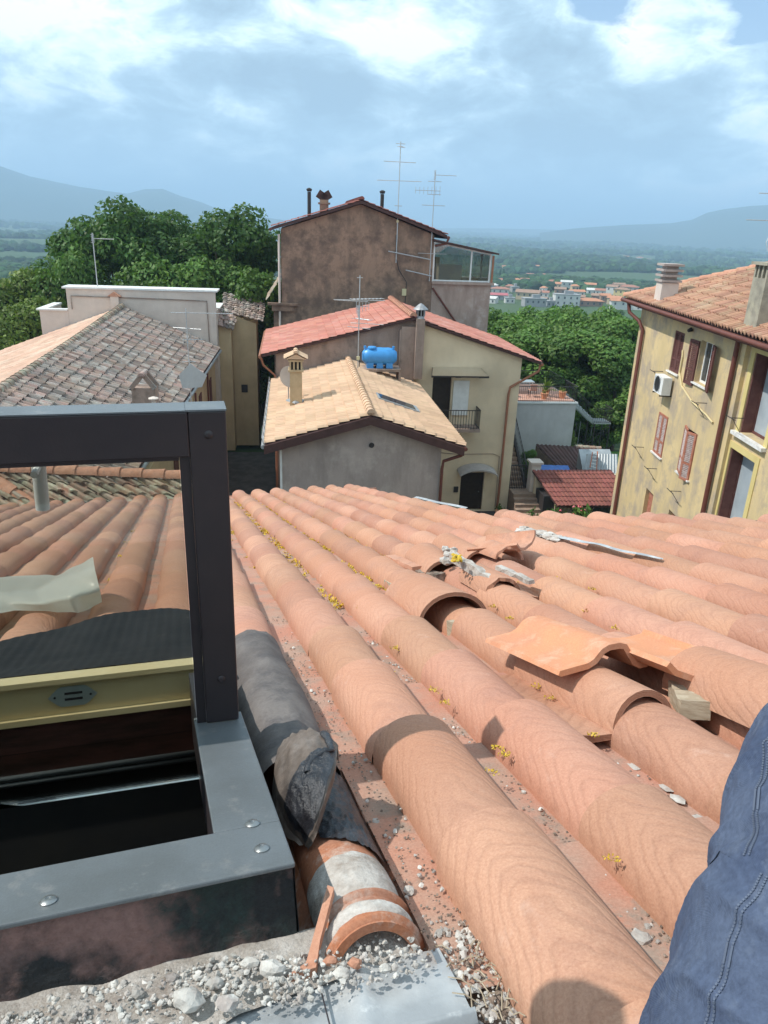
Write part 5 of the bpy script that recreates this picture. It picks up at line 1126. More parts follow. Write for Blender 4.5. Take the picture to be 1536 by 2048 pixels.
antenna('roof_aerial', H(-3.72, 28.05, -7.4), 4.3, 'aerial with long toothed yagi in front of the lichened roof', [(4.15, 2.2, 8, 'yagi', (16, .25)), (3.6, 1.1, -12, 'dipole', 0), (3.2, .7, 10, 'vyagi', (6, .35)), (2.4, .5, 15, 'dipole', 0), (2.0, .45, 60, 'dipole', 0)], .022, junction=1.75)
dz = thing('wire_screen', H(-3.6, 27.6, -6.6), 'grey diamond-shaped sheet around the foot of the aerial by the left eave', 'screen')
t = MB(); t.prism([H(-4.05, 27.6, -5.42), H(-3.62, 27.6, -4.98), H(-3.05, 27.6, -5.42), H(-3.25, 27.6, -5.85), H(-3.95, 27.6, -5.9)], HB*.02); t.build('sheet', M_wgrey, dz)

# nearer old roof seen through the hatch glass
h7 = thing('house', H(-4, 18, -14.2), 'low neighbouring house with mossy patchwork tiles under a clay ridge, seen through the hatch glass', 'house')
r0_, r1_ = -4.72, -4.72
def Z_(px, py, z): r = ray(px, py); return r*z/r[2]
TLp, TRp = Z_(-330, 930, -4.7), Z_(372, 962, -4.7)
TLp = Z_(-330, 934, -4.7); dr = TRp-TLp
dwn = np.array([2.0, -1.1, -.62]); BL, BR = TLp+dwn*1.7-dr*.06, TRp+dwn*1.7
t = MB(); tilefield(t, TLp, TRp, TLp+dwn*1.9, TRp+dwn*1.9, .25, .42, .075, 5, .04, .5, .8, 21); t.build('roof', M_roofO, h7)
t = MB(); tilefield(t, TRp, TLp, TRp+np.array([-.5, 2.6, -.9]), TLp+np.array([-.5, 2.6, -.9]), .25, .42, .07, 5, .04, .5, .8, 22); t.build('back_roof', M_roofL, h7)
t = MB(); ridgecaps(t, TLp+HZ*.10, TRp+HZ*.10, .12, .40, 8); 
q1, q2 = Z_(-60, 935, -4.6), Z_(72, 1015, -5.15); ridgecaps(t, q1, q2, .17, .45, 8); t.build('ridge_tiles', M_tileold, h7, smooth=True, ang=40)
t = MB(); pts = [TLp, TRp, TRp+dwn*1.9, TLp+dwn*1.9]; bk = [TLp, TRp, TRp+np.array([-.5, 2.6, -.9]), TLp+np.array([-.5, 2.6, -.9])]
t.hexa([np.array([p[0], p[1], -14.2]) for p in (pts[3], pts[2], bk[2], bk[3])] + [p-HZ*.15 for p in (pts[3], pts[2], bk[2], bk[3])]); t.build('wall', M_grb, h7)

# ================================================================== 10. tall yellow house on the right
h8 = thing('house', (14, 19, -14.2), 'tall weathered yellow house with brown shutters and drainpipes on the right', 'house')
XW = 9.3
WN = dict(a=(23.95, 24.8, -4.2, -2.9), b=(21.65, 22.6, -4.15, -2.9), c=(24.08, 24.95, -7.05, -5.65), d=(21.6, 22.55, -7.0, -5.55), e=(24.2, 24.95, -9.9, -8.42), f=(21.75, 22.65, -10.0, -8.35))
t = MB(); wallgrid(t, lambda y, d, z: W(XW+d, y, z), 20.0, 28.5, -14.2, -2.32, list(WN.values()), .22)
WN2 = dict(g=(17.95, 19.35, -4.85, -2.75), h=(18.15, 19.6, -7.75, -5.35), i=(16.2, 17.3, -9.0, -6.6), j=(15.2, 16.4, -4.9, -3.0))
wallgrid(t, lambda y, d, z: W(XW+.12+d, y, z), 9, 19.95, -14.2, -2.32, list(WN2.values()), .42)
t.box((XW, 19.7, -14.2), (XW+.5, 20.0, -2.35)); t.add([W(XW, 28.5, -14.2), W(19, 28.5, -14.2), W(19, 28.5, -2.3), W(XW, 28.5, -2.3)], [(0, 1, 2, 3)]); t.add([W(XW+.12, 9, -14.2), W(19, 9, -14.2), W(19, 9, -2.3), W(XW+.12, 9, -2.3)], [(0, 1, 2, 3)]); t.add([W(19, 9, -14.2), W(19, 28.5, -14.2), W(19, 28.5, -2.3), W(19, 9, -2.3)], [(0, 1, 2, 3)])
t.build('wall', M_yel, h8)
def shutter(parent, p, q, z0, z1, mtf, mts, nx=(-1, 0, 0), th=.045, label=None, gap=.055):  # leaf from p to q (xy), louvred
    g = MB(); p = np.array([*p, 0.]); q = np.array([*q, 0.]); d = (q-p); Lw = np.linalg.norm(d); d /= Lw; nx = np.array(nx, float)
    def B(a0, a1, z0_, z1_, t0=0, t1=th): 
        c = [p+d*a0+nx*t0, p+d*a1+nx*t0, p+d*a1+nx*t1, p+d*a0+nx*t1]; return [x+HZ*z0_ for x in c]+[x+HZ*z1_ for x in c]
    for a0, a1, b0, b1 in ((0, .06, z0, z1), (Lw-.06, Lw, z0, z1), (.0605, Lw-.0605, z0, z0+.08), (.0605, Lw-.0605, z1-.07, z1), (.0605, Lw-.0605, (z0+z1)/2-.25, (z0+z1)/2-.19)): g.hexa(B(a0, a1, b0, b1))
    o = g.build('shutter', mtf, parent, label=label); g = MB(); z = z0+.09
    while z < z1-.09:
        c = [p+d*.061+nx*.005, p+d*(Lw-.061)+nx*.005, p+d*(Lw-.061)+nx*(th-.006), p+d*.061+nx*(th-.006)]
        g.hexa([c[0]+HZ*(z+.02), c[1]+HZ*(z+.02), c[2]+HZ*z, c[3]+HZ*z, c[0]+HZ*(z+.03), c[1]+HZ*(z+.03), c[2]+HZ*(z+.01), c[3]+HZ*(z+.01)]); z += gap
    g.build('louvres', mts, o); return o
def win(parent, k, dct, x0, glass=M_glassd, frame=M_white, sill=True, depth=.16):
    y0, y1, z0, z1 = dct[k]; g = MB()
    for a in ((y0, y0+.06, z0, z1), (y1-.06, y1, z0, z1), (y0+.061, y1-.061, z1-.06, z1), (y0+.061, y1-.061, z0, z0+.07), ((y0+y1)/2-.04, (y0+y1)/2+.04, z0+.071, z1-.061)): g.box((x0+depth, a[0], a[2]), (x0+depth+.06, a[1], a[3]))
    w_ = g.build('window', frame, parent); g = MB(); g.box((x0+depth+.02, y0+.05, z0+.05), (x0+depth+.03, y1-.05, z1-.05)); g.build('pane', glass, w_)
    if sill: g = MB(); g.box((x0-.07, y0-.08, z0-.05), (x0+.215, y1+.08, z0-.003)); g.build('sill', M_marble, w_)
    return w_
for k in 'ab': win(h8, k, WN, XW)
for k in 'cd': win(h8, k, WN, XW, frame=M_shut2, depth=.18)
for a, b in ((23.955, 24.37), (24.38, 24.795)): shutter(h8, (XW+.06, a), (XW+.06, b), -4.195, -2.905, M_shut, M_shut, label='closed dark brown shutter leaf')
shutter(h8, (XW-.012, 22.63), (XW-.06, 23.2), -4.3, -2.95, M_shut, M_shut); shutter(h8, (XW-.012, 21.62), (XW-.16, 21.1), -4.2, -2.9, M_shut, M_shut)
for a, b in ((24.085, 24.51), (24.52, 24.945)): shutter(h8, (XW+.02, a), (XW+.02, b), -7.045, -5.655, M_shut2, M_slat, label='faded red shutter leaf with peeling slats')
shutter(h8, (XW-.14, 21.95), (XW-.0, 21.6), -7.05, -5.55, M_shut2, M_slat); shutter(h8, (XW-.14, 21.96), (XW+.0, 22.55), -6.95, -5.5, M_shut2, M_slat, label='faded red shutter leaf swung out with broken slats')
for k in 'ef':
    y0, y1, z0, z1 = WN[k]; g = MB(); g.box((XW+.14, y0+.001, z0), (XW+.18, y1-.001, z1)); w_ = g.build('window_panel', M_shut2, h8); g = MB(); g.box((XW-.07, y0-.08, z0-.06), (XW+.138, y1+.08, z0-.002)); g.build('sill', M_marble, w_)
for k in 'ghij':
    y0, y1, z0, z1 = WN2[k]; x0 = XW+.12; g = MB()
    for a in ((y0+.001, y0+.07, z0, z1), (y1-.07, y1-.001, z0, z1), (y0+.071, y1-.071, z1-.07, z1), (y0+.071, y1-.071, z0, z0+.06)): g.box((x0+.30, a[0], a[2]), (x0+.38, a[1], a[3]))
    w_ = g.build('window', M_shut, h8); g = MB(); g.box((x0+.35, y0+.06, z0+.05), (x0+.36, y1-.06, z1-.05)); g.build('pane', M_frost, w_)
    g = MB(); g.box((x0-.14, y0-.18, z0-.10), (x0+.298, y1+.22, z0-.002)); g.build('sill', M_marble, w_)
    g = MB(); g.box((x0+.02, y1-.06, z0+.001), (x0+.29, y1-.002, z1-.002)); g.build('reveal_shutter', M_shut, w_)
    if k in 'gh':
        g = MB(); 
        for a in ((y0-.2, y0-.002, z0, z1+.18), (y1+.002, y1+.2, z0, z1+.18), (y0-.001, y1+.001, z1+.002, z1+.18)): g.box((x0-.025, a[0], a[2]), (x0-.002, a[1], a[3]))
        g.build('surround', mat('clean_yellow_surround', (0.66, 0.54, 0.24), (0.6, 0.48, 0.2), 2, .9), w_)
# roof with hip
zE, zR, xE, xR, yC = -2.26, -.22, 8.82, 13.9, 29.2
rt = MB(); yH = yC-(xR-xE)
rt.hexa([W(xE, 8.6, zE-.16), W(xR, 8.6, zR-.16), W(xR, yH, zR-.16), W(xE, yC, zE-.16), W(xE, 8.6, zE-.04), W(xR, 8.6, zR-.04), W(xR, yH, zR-.04), W(xE, yC, zE-.04)])
rt.add([W(xE, yC, zE-.05), W(19.4, yC, zE-.05), W(xR, yH, zR-.05)], [(0, 1, 2)]); rt.add([W(xR, 8.6, zR-.05), W(xR, yH, zR-.05), W(19.4, yC, zE-.05), W(19.4, 8.6, zE-.05)], [(0, 1, 2, 3)])
roof8 = rt.build('roof', M_fascia, h8)
t = MB(); tilefield(t, W(xR, 8.6, zR), W(xR, yH, zR), W(xE-.05, 8.6, zE), W(xE-.05, yH, zE), .205, .42, .075, 5, .04, .25, .7, 31)
ns_ = int((yC-yH)/.205)
for k in range(ns_):
    ya, yb = yH+(yC-yH)*k/ns_, yH+(yC-yH)*(k+1)/ns_; fa, fb = (ya-yH)/(yC-yH), (yb-yH)/(yC-yH)
    fm = (fa+fb)/2; xt = xR+(xE-xR)*fm; ztp = zR+(zE-zR)*fm
    if xt-xE < .2: continue
    tilefield(t, W(xt, ya, ztp), W(xt, yb, ztp), W(xE-.05, ya, zE), W(xE-.05, yb, zE), .205, .42, .075, 5, .04, .25, .7, 100+k)
tilefield(t, W(19.4, yC, zE), W(xE, yC, zE), W(19.4, yC+.02, zE-.02), W(xE, yC+.02, zE-.02), .205, .4)
t.build('tiles', M_roofB, roof8)
t = MB(); ridgecaps(t, W(xR, yH, zR+.06), W(xE, yC, zE+.05), .12, .40); ridgecaps(t, W(xR, 8.6, zR+.06), W(xR, yH, zR+.06), .12, .40); t.build('hip_tiles', M_tileold, roof8, smooth=True, ang=40)
t = MB(); t.tube([W(xE-.08, 8.6, zE-.1), W(xE-.08, yC+.05, zE-.1)], .07, 8); t.build('gutter', M_pipe, roof8, smooth=True, ang=60)
t = MB(); t.box((xE, 8.6, zE-.22), (XW+.1, yC-.3, zE-.17)); t.build('eave_soffit', M_shut, roof8)
pipe('drainpipe', [W(8.8, 28.6, -2.4), W(8.85, 28.5, -2.75), W(9.1, 28.0, -3.0), W(9.2, 27.75, -3.3), W(9.21, 27.7, -12.0)], .065, M_pipe, h8)
pipe('drainpipe', [W(9.2, 20.02, -2.4), W(9.2, 20.02, -14)], .07, M_pipe, h8, label='reddish brown drainpipe between the two wall sections')
pipe('white_downpipe', [W(9.15, 27.75, -11.2), W(9.0, 27.6, -11.6), W(8.9, 26.8, -14)], .06, M_white, h8)
# chimneys
q = aty_ = None
cz = zR+(11.0-xR)*0
t = MB(); t.box((9.05, 18.9, -2.35), (9.75, 19.6, -.92)); t.box((8.97, 18.82, -.62), (9.83, 19.68, -.55))
for yy in (18.9, 19.12, 19.34, 19.52): t.box((9.05, yy, -.9199), (9.13, yy+.08, -.6201)); t.box((9.67, yy, -.9199), (9.75, yy+.08, -.6201))
t.box((9.2, 18.9, -.9199), (9.6, 18.96, -.6201)); chC = t.build('chimney', mat('grey_cement_chimney', (0.36, 0.33, 0.26), (0.24, 0.22, 0.18), 2.5, .95, .003, 40, c3=(0.42, 0.38, 0.28), s3=4), roof8)
t = MB(); t.box((9.14, 18.97, -.9199), (9.66, 19.5, -.6201)); t.build('flue_opening', M_black, chC)
cA = ray(1333, 582); 
t = MB(); cx, cy = 10.75, 29.6*1.0; cy = 26.2; cx = cA[0]/cA[1]*cy; zb_ = cA[2]/cA[1]*cy
t.box((cx-.28, cy-.3, zb_-.6), (cx+.28, cy+.3, zb_+.28)); chD = t.build('chimney', M_pnk, roof8)
t = MB()
for k in range(4): t.box((cx-.34, cy-.36, zb_+.30+k*.17), (cx+.34, cy+.36, zb_+.37+k*.17)); t.box((cx-.2, cy-.22, zb_+.371+k*.17), (cx+.2, cy+.22, zb_+.469+k*.17)) if k < 3 else None
t.build('stacked_cap', M_gry, chD)
antenna('roof_aerial', W(9.35, 19.4, -.55), 3.4, 'aerial on the grey chimney of the yellow house at the right edge', [(1.55, 1.3, 178, 'dipole', 0), (.95, 1.1, 176, 'yagi', (8, .1)), (2.4, .4, 10, 'dipole', 0), (2.75, .8, 30, 'dipole', 0)], .018, junction=.28)
t = MB(); t.tube([W(9.30, 19.38, .4), W(9.12, 19.3, .15), W(9.05, 19.3, -.1), W(9.16, 19.35, -.3)], .008, 5); tag(t.build('aerial_cable', M_white), 'white cable looping beside the aerial of the right chimney', 'cable')
# air conditioner
ac = thing('air_conditioner', (9.1, 24.5, -4.95), 'white air conditioner under the closed brown shutters of the yellow house', 'air conditioner')
t = MB(); t.box((8.93, 24.12, -4.93), (9.22, 24.95, -4.36)); t.build('casing', M_white, ac)
t = MB(); c = W(8.925, 24.62, -4.64)
for r in (.06, .11, .16, .21, .25): t.lathe(c, [(r, 0), (r+.008, -.004), (r+.016, 0)], 22, (-1, 0, 0))
for k in range(9): t.box((8.918, 24.34+k*.068, -4.88), (8.928, 24.345+k*.068, -4.41))
t.build('fan_grille', M_metalsheet, ac)
t = MB(); t.bar(W(9.3, 24.2, -4.96), W(8.9, 24.2, -4.96), .04); t.bar(W(9.3, 24.85, -4.96), W(8.9, 24.85, -4.96), .04); t.build('bracket', M_rail, ac)
t = MB(); t.tube([W(9.27, 23.85, -3.4), W(9.26, 23.75, -3.6), W(9.26, 23.75, -4.1), W(9.26, 23.4, -4.45), W(9.26, 22.4, -4.72), W(9.26, 21.2, -4.85), W(9.26, 20.7, -4.95)], .028, 6); tag(t.build('hose', M_cream, org=(0, 0, 0)), 'cream hose running down the yellow wall under the open shutters', 'hose')
def bracket(y, z, w_=.55): 
    g = MB(); g.tube([W(9.3, y, z), W(8.95, y, z), W(8.93, y, z), W(8.93, y, z)], .012, 5); g.tube([W(8.95, y-w_/2, z), W(8.95, y+w_/2, z)], .012, 5); g.tube([W(9.28, y, z-.4), W(8.98, y, z)], .008, 4); return g.build('clothes_line_bracket', M_rail, h8)
for y, z in ((21.4, -4.55), (25.3, -4.35), (24.3, -7.5), (22.0, -7.5), (20.8, -8.3), (25.9, -7.2), (19.0, -4.4), (18.6, -8.0)): bracket(y, z)
t = MB(); t.lathe(W(9.25, 23.4, -2.7), [(.07, 0), (.05, .12)], 10, (-1, -.4, -.4)); t.build('wall_spotlight', M_rail, h8)

# ================================================================== 11. terrace building, sheds, steps and pots
h9 = thing('terrace_house', H(16, 46, -14.2), 'low whitewashed building with a railed terracotta terrace on top', 'house')
t = MB(H); t.box((13.2, 44, -14.2), (17.8, 49.5, -10.12)); t.build('wall', M_wgrey, h9)
t = MB(H); t.box((13.1, 43.92, -10.119), (17.88, 49.6, -10.02)); t.build('coping', M_white, h9)
t = MB(H); t.box((13.2, 44.12, -10.019), (17.75, 49.4, -9.99)); t.build('terrace_floor', M_terra_floor, h9)
t = MB(); rail(t, H(13.2, 44.05, -10.02), H(17.8, 44.05, -10.02), .95, 38, .009); rail(t, H(17.8, 44.05, -10.02), H(17.8, 46.2, -10.02), .95, 14, .009); rail(t, H(13.2, 49.4, -10.02), H(17.8, 49.4, -10.02), .95, 30, .009); rail(t, H(17.8, 47.2, -10.02), H(17.8, 49.4, -10.02), .95, 14, .009); t.build('railing', M_rail, h9)
t = MB()
for k in range(9): t.box((17.9+.24*k, 46.2, -10.05-.2*k-.04), (18.14+.24*k, 47.1, -10.05-.2*k), fr=H)
t.bar(H(17.9, 46.2, -10.1), H(20.1, 46.2, -11.95), .05, .22); t.bar(H(17.9, 47.1, -10.1), H(20.1, 47.1, -11.95), .05, .22)
t.box((20.05, 46.0, -11.95), (21.2, 47.3, -11.87), fr=H); stm = t.build('iron_stairs', M_metalsheet, h9)
t = MB(); t.bar(H(17.9, 46.2, -9.1), H(20.05, 46.2, -10.95), .04); t.bar(H(17.9, 47.1, -9.1), H(20.05, 47.1, -10.95), .04)
for k in range(9): t.bar(H(17.9+.26*k, 46.2, -10.1-.215*k), H(17.9+.26*k, 46.2, -9.1-.22*k), .022); t.bar(H(17.9+.26*k, 47.1, -10.1-.215*k), H(17.9+.26*k, 47.1, -9.1-.22*k), .022)
rail(t, H(20.05, 46.0, -11.87), H(21.2, 46.0, -11.87), .95, 8); rail(t, H(21.2, 46.0, -11.87), H(21.2, 47.3, -11.87), .95, 8)
for a, b in ((20.1, 46.05), (21.15, 46.05), (20.1, 47.25), (21.15, 47.25), (18.9, 46.2)): t.bar(H(a, b, -14.2), H(a, b, -11.95), .07)
t.bar(H(18.9, 46.2, -14.2), H(21.15, 46.05, -12.0), .05); t.bar(H(20.1, 47.25, -14.2), H(21.15, 46.05, -12.4), .05); t.build('stair_ironwork', M_rail, stm)
# terrace furniture
tb = thing('garden_table', H(14.6, 46.6, -9.99), 'long white plastic table on the terracotta terrace', 'table')
t = MB(H); t.box((13.9, 46.2, -9.27), (15.7, 47.0, -9.22)); t.build('tabletop', M_white, tb)
for a, b in ((14.0, 46.3), (15.6, 46.3), (14.0, 46.9), (15.6, 46.9)): t = MB(); t.tube([H(a, b, -9.99), H(a, b, -9.27)], .03, 6); t.build('leg', M_white, tb)
def chair_at(a, b, lab):
    c = thing('garden_chair', H(a, b, -9.99), lab, 'chair', 'chairs on the terrace'); t = MB(H); t.box((a-.22, b-.22, -9.57), (a+.22, b+.22, -9.53)); t.build('seat', M_terra_floor, c)
    t = MB(H); t.box((a-.22, b-.24, -9.53), (a+.22, b-.2, -9.15)); t.build('backrest', M_terra_floor, c)
    for x, y in ((-.2, -.2), (.2, -.2), (-.2, .2), (.2, .2)): t = MB(); t.tube([H(a+x, b+y, -9.99), H(a+x, b+y, -9.57)], .02, 5); t.build('leg', M_rail, c)
chair_at(14.0, 45.3, 'left chair in front of the white terrace table'); chair_at(15.3, 45.3, 'chair between the white table and the large potted palm'); 
def potplant(a, b, z, r, hpl, lab, mt=M_leaf2, n=26, spiky=True, fl=None, name='potted_plant'):
    c = thing(name, H(a, b, z), lab, 'potted plant', 'potted plants of the terrace and yard'); t = MB(); t.lathe(H(a, b, z), [(r*.7, 0), (r, r*1.5), (r*1.1, r*1.5), (r*1.1, r*1.7), (r*.9, r*1.7)], 12); t.build('pot', M_tileorange, c)
    t = MB(); p0 = H(a, b, z+r*1.6)
    for k in range(n):
        az_ = rng.uniform(0, 6.28); el = rng.uniform(.15, 1.4); l = hpl*rng.uniform(.6, 1.1); d = np.array([math.cos(az_)*math.cos(el), math.sin(az_)*math.cos(el), math.sin(el)]); s_ = np.array([-math.sin(az_), math.cos(az_), 0])
        if spiky: m_ = p0+d*l*.6; e = p0+d*l+np.array([0, 0, -.18*l]); wd = l*.05; t.add([p0-s_*wd*.5, p0+s_*wd*.5, m_+s_*wd, m_-s_*wd, e], [(0, 1, 2, 3), (3, 2, 4)], rnd=rng.random())
        else:
            for q in range(5): pp = p0+d*l*rng.random(); v = np.array([rng.gauss(0, 1) for _ in range(3)])*l*.10; v2 = np.array([rng.gauss(0, 1) for _ in range(3)])*l*.10; t.add([pp, pp+v, pp+v+v2, pp+v2], [(0, 1, 2, 3)], rnd=rng.random())
    t.build('foliage', mt, c)
    if fl:
        t = MB()
        for k in range(fl): az_ = rng.uniform(0, 6.28); t.lump(p0+np.array([math.cos(az_)*hpl*.6*rng.random(), math.sin(az_)*hpl*.6*rng.random(), hpl*rng.uniform(.3, .9)]), .07, 1, jit=.3, seed=k)
        t.build('flowers', M_red, c)
potplant(16.3, 45.6, -9.99, .24, 1.0, 'bright yellow-green spiky palm in a clay pot on the terrace', n=60)
potplant(17.2, 45.0, -9.99, .25, .35, 'large clay pot with a low plant at the right corner of the terrace', spiky=False); potplant(15.9, 44.7, -9.99, .22, .3, 'small clay pot against the front railing of the terrace', spiky=False); potplant(17.5, 46.0, -9.99, .15, .35, 'pot with green plant beside the iron stair head', spiky=False)
# front shed with red roof
s1 = thing('shed', H(15, 35, -14.2), 'small lean-to with brick-red roof, trellis and green gate beside the yellow house', 'shed')
t = MB(H); t.box((13.3, 33.9, -14.2), (15.1, 34.0, -12.9)); t.box((12.6, 35.3, -14.2), (17.2, 35.5, -11.9)); t.box((16.9, 33.95, -14.2), (17.1, 35.3, -12.9)); t.build('wall', M_cre, s1)
t = MB(H); t.box((15.12, 33.92, -14.15), (15.3, 34.0, -12.95)); gt_ = t.build('gate_post', M_fascia, s1)
t = MB(H)
for k in range(12): t.box((15.32+k*.105, 33.93, -14.15), (15.41+k*.105, 33.97, -12.97))
t.build('gate', mat('dark_green_gate', (0.035, 0.05, 0.035), None, rough=.6), s1)
t = MB(H); t.box((16.62, 33.9, -14.2), (17.2, 33.98, -12.95)); t.build('dark_panel', M_grb, s1)
t = MB(H); t.box((16.5, 33.84, -13.5), (17.05, 33.89, -13.15)); t.build('notice_board', M_white, s1)
t = MB(H); t.box((16.55, 33.84, -13.85), (16.95, 33.89, -13.58)); t.build('notice_board', M_white, s1)
t = MB()
for k in range(9): t.bar(H(13.45+k*.2, 33.86, -13.9), H(13.85+k*.2, 33.86, -13.0), .025); t.bar(H(13.85+k*.2, 33.85, -13.9), H(13.45+k*.2, 33.85, -13.0), .025)
t.build('trellis', M_woodblock, s1)
t = MB(); slab(t, [H(13.25, 33.45, -12.93), H(17.45, 33.45, -12.98), H(16.75, 35.5, -11.72), H(12.45, 35.5, -11.72)], .08); rr_ = t.build('roof', M_fascia, s1)
t = MB(); tilefield(t, H(12.45, 35.5, -11.70), H(16.75, 35.5, -11.70), H(13.25, 33.42, -12.91), H(17.45, 33.42, -12.96), .22, .3, .04, 4, .03, .05, .8, 41); t.build('tiles', M_roofS2, rr_)
# back shed
s2 = thing('shed', H(15, 39, -14.2), 'low shed with dark ribbed tile roof behind the red-roofed lean-to', 'shed')
A_, B_, C_, D_ = hb(1072, 889, 42.0), hb(1196, 896, 42.0), hb(1120, 940, 38.6), hb(1222, 950, 38.6)
t = MB(); tilefield(t, H(*A_), H(*B_), H(*C_), H(*D_), .26, 3.9, .06, 4, .03, 0, .7, 43); t.build('roof', M_roofS, s2)
t = MB(); t.hexa([H(p[0], p[1], -14.2) for p in (C_, D_, B_, A_)]+[H(p[0], p[1], p[2]-.05) for p in (C_, D_, B_, A_)]); t.build('wall', M_grb, s2)
t = MB(); ridgecaps(t, H(*hb(1150, 893, 42.0)), H(*hb(1200, 897, 42.0)), .14, .35); t.build('ridge_tiles', M_roofO, s2)
s3 = thing('shed', H(16.4, 37.4, -14.2), 'corrugated galvanised metal shed beside the yellow house', 'shed')
t = MB(); n0 = 44; P0, P1 = hb(1168, 948, 37.2), hb(1236, 950, 37.2); Q0, Q1 = hb(1172, 908, 37.9), hb(1236, 905, 37.9)
t.grid(lambda i, j: H(P0[0]*(1-i)*(1-j)+P1[0]*i*(1-j)+Q0[0]*(1-i)*j+Q1[0]*i*j, 37.2+.7*j+.03*math.sin(i*n0*1.6), P0[2]*(1-j)+Q0[2]*j), n0*4, 1); t.hexa([H(a, b, -14.2) for a, b in ((P0[0], 37.25), (P1[0], 37.25), (Q1[0], 39), (Q0[0], 39))]+[H(P0[0], 37.25, P0[2]-.05), H(P1[0], 37.25, P0[2]-.05), H(Q1[0], 39, Q0[2]-.05), H(Q0[0], 39, Q0[2]-.05)]); t.build('metal_sheets', M_metalsheet, s3)
ld = thing('ladder', H(*hb(1190, 950, 36.9)), 'worn wooden ladder leaning on the galvanised shed', 'ladder')
t = MB(); L0, L1, L2, L3 = H(*hb(1180, 935, 36.9)), H(*hb(1185, 905, 37.6)), H(*hb(1193, 940, 36.9)), H(*hb(1195, 903, 37.6)); t.bar(L0, L1, .06); t.bar(L2, L3, .06); t.build('rails', M_shut2, ld)
t = MB()
for k in range(5): f = .1+.2*k; t.bar(L0*(1-f)+L1*f, L2*(1-f)+L3*f, .04)
t.build('rungs', M_white, ld)
t = MB(); tp = [H(*hb(1077, 929, 37.6)), H(*hb(1136, 931, 37.6)), H(*hb(1144, 948, 36.4)), H(*hb(1070, 946, 36.4))]
t.grid(lambda i, j: (tp[0]*(1-i)+tp[1]*i)*(1-j)+(tp[3]*(1-i)+tp[2]*i)*j+HZ*.05*mnoise.noise(Vector((i*5, j*3, 1))), 14, 8); t.grid(lambda i, j: (tp[3]*(1-i)+tp[2]*i)-HZ*j*.5, 14, 2); tag(t.build('tarpaulin', M_tarp, smooth=True, org=tp[3]), 'bright blue tarpaulin spread between the gate pillar and the sheds', 'tarpaulin')
t = MB(H); t.box((12.7, 34.0, -14.2), (13.25, 35.9, -12.6)); tag(t.build('planter_wall', M_rail, org=H(13, 35, -14.2)), 'dark sloping side wall between the stone steps and the trellis', 'wall')
potplant(13.1, 33.3, -14.15, .28, .75, 'rose bush with red blooms left of the trellis', M_leaf, 70, False, 5); potplant(14.3, 33.0, -14.15, .3, .95, 'leafy pink-flowered bush in front of the trellis', M_leaf3, 90, False, 9)
potplant(12.0, 33.4, -14.0, .2, .6, 'slim pot plant on the lowest stone step', M_leaf, 30, False); potplant(10.75, 34.9, -14.15, .25, .4, 'dark pot plant right of the dark front door', M_leaf, 30, False)
# fence and posts at the back of the lawn
fn_ = thing('garden_fence', H(21, 50, -14.2), 'thin wire fence with posts at the back of the lawn', 'fence')
t = MB()
for k in range(8): t.tube([H(18.6+k*.9, 49.2, -14.4), H(18.6+k*.9, 49.2, -12.6)], .03, 5)
t.build('posts', M_metalsheet, fn_); t = MB()
for z in (-12.7, -13.2, -13.7): t.tube([H(18.6, 49.2, z), H(25, 49.2, z)], .012, 4)
for k in range(42): t.tube([H(18.6+k*.15, 49.2, -14.3), H(18.6+k*.15, 49.2, -12.7)], .006, 3)
t.build('wires', M_rail, fn_)
t = MB(); t.tube([H(21.6, 43.5, -14.2), H(21.6, 43.5, -10.9)], .09, 8); t.lathe(H(21.6, 43.5, -10.9), [(.14, 0), (.14, .06)], 8); tag(t.build('post', M_pnk, org=H(21.6, 43.5, -14.2)), 'slim concrete post at the far corner of the yellow house', 'post')

# ================================================================== 12. trees
def leafcloud(mb, lumps, n, size, seed):
    r = np.random.RandomState(seed); tot = sum(l[3]**2 for l in lumps); V = []; Fc = []; RN_ = []
    for (x, y, z, R0) in lumps:
        k = max(12, int(n*R0**2/tot)); u = r.normal(size=(k, 3)); u /= np.linalg.norm(u, axis=1)[:, None]
        rad = R0*(0.62+0.42*r.random_sample(k)**.7); c = np.array([x, y, z])+u*rad[:, None]*np.array([1, 1, .85])
        nrm = u*0.8+r.normal(size=(k, 3))*.55+np.array([0, 0, .35]); nrm /= np.linalg.norm(nrm, axis=1)[:, None]
        a = np.cross(nrm, r.normal(size=(k, 3))); a /= np.linalg.norm(a, axis=1)[:, None]; b = np.cross(nrm, a); s = size*(.6+.8*r.random_sample(k))[:, None]
        lr = r.random_sample()
        for i in range(k):
            o = len(V); V += [c[i]-a[i]*s[i], c[i]-b[i]*s[i]*.6, c[i]+a[i]*s[i], c[i]+b[i]*s[i]*.6]; Fc.append((o, o+1, o+2, o+3)); RN_ += [0.55*r.random_sample()+.45*lr]*4
    o = len(mb.v); mb.v += [tuple(v) for v in V]; mb.f += [tuple(o+q for q in f) for f in Fc]; mb.r += RN_; mb.p += [0.0]*len(V); mb.mi += [0]*len(Fc)
TREES = []
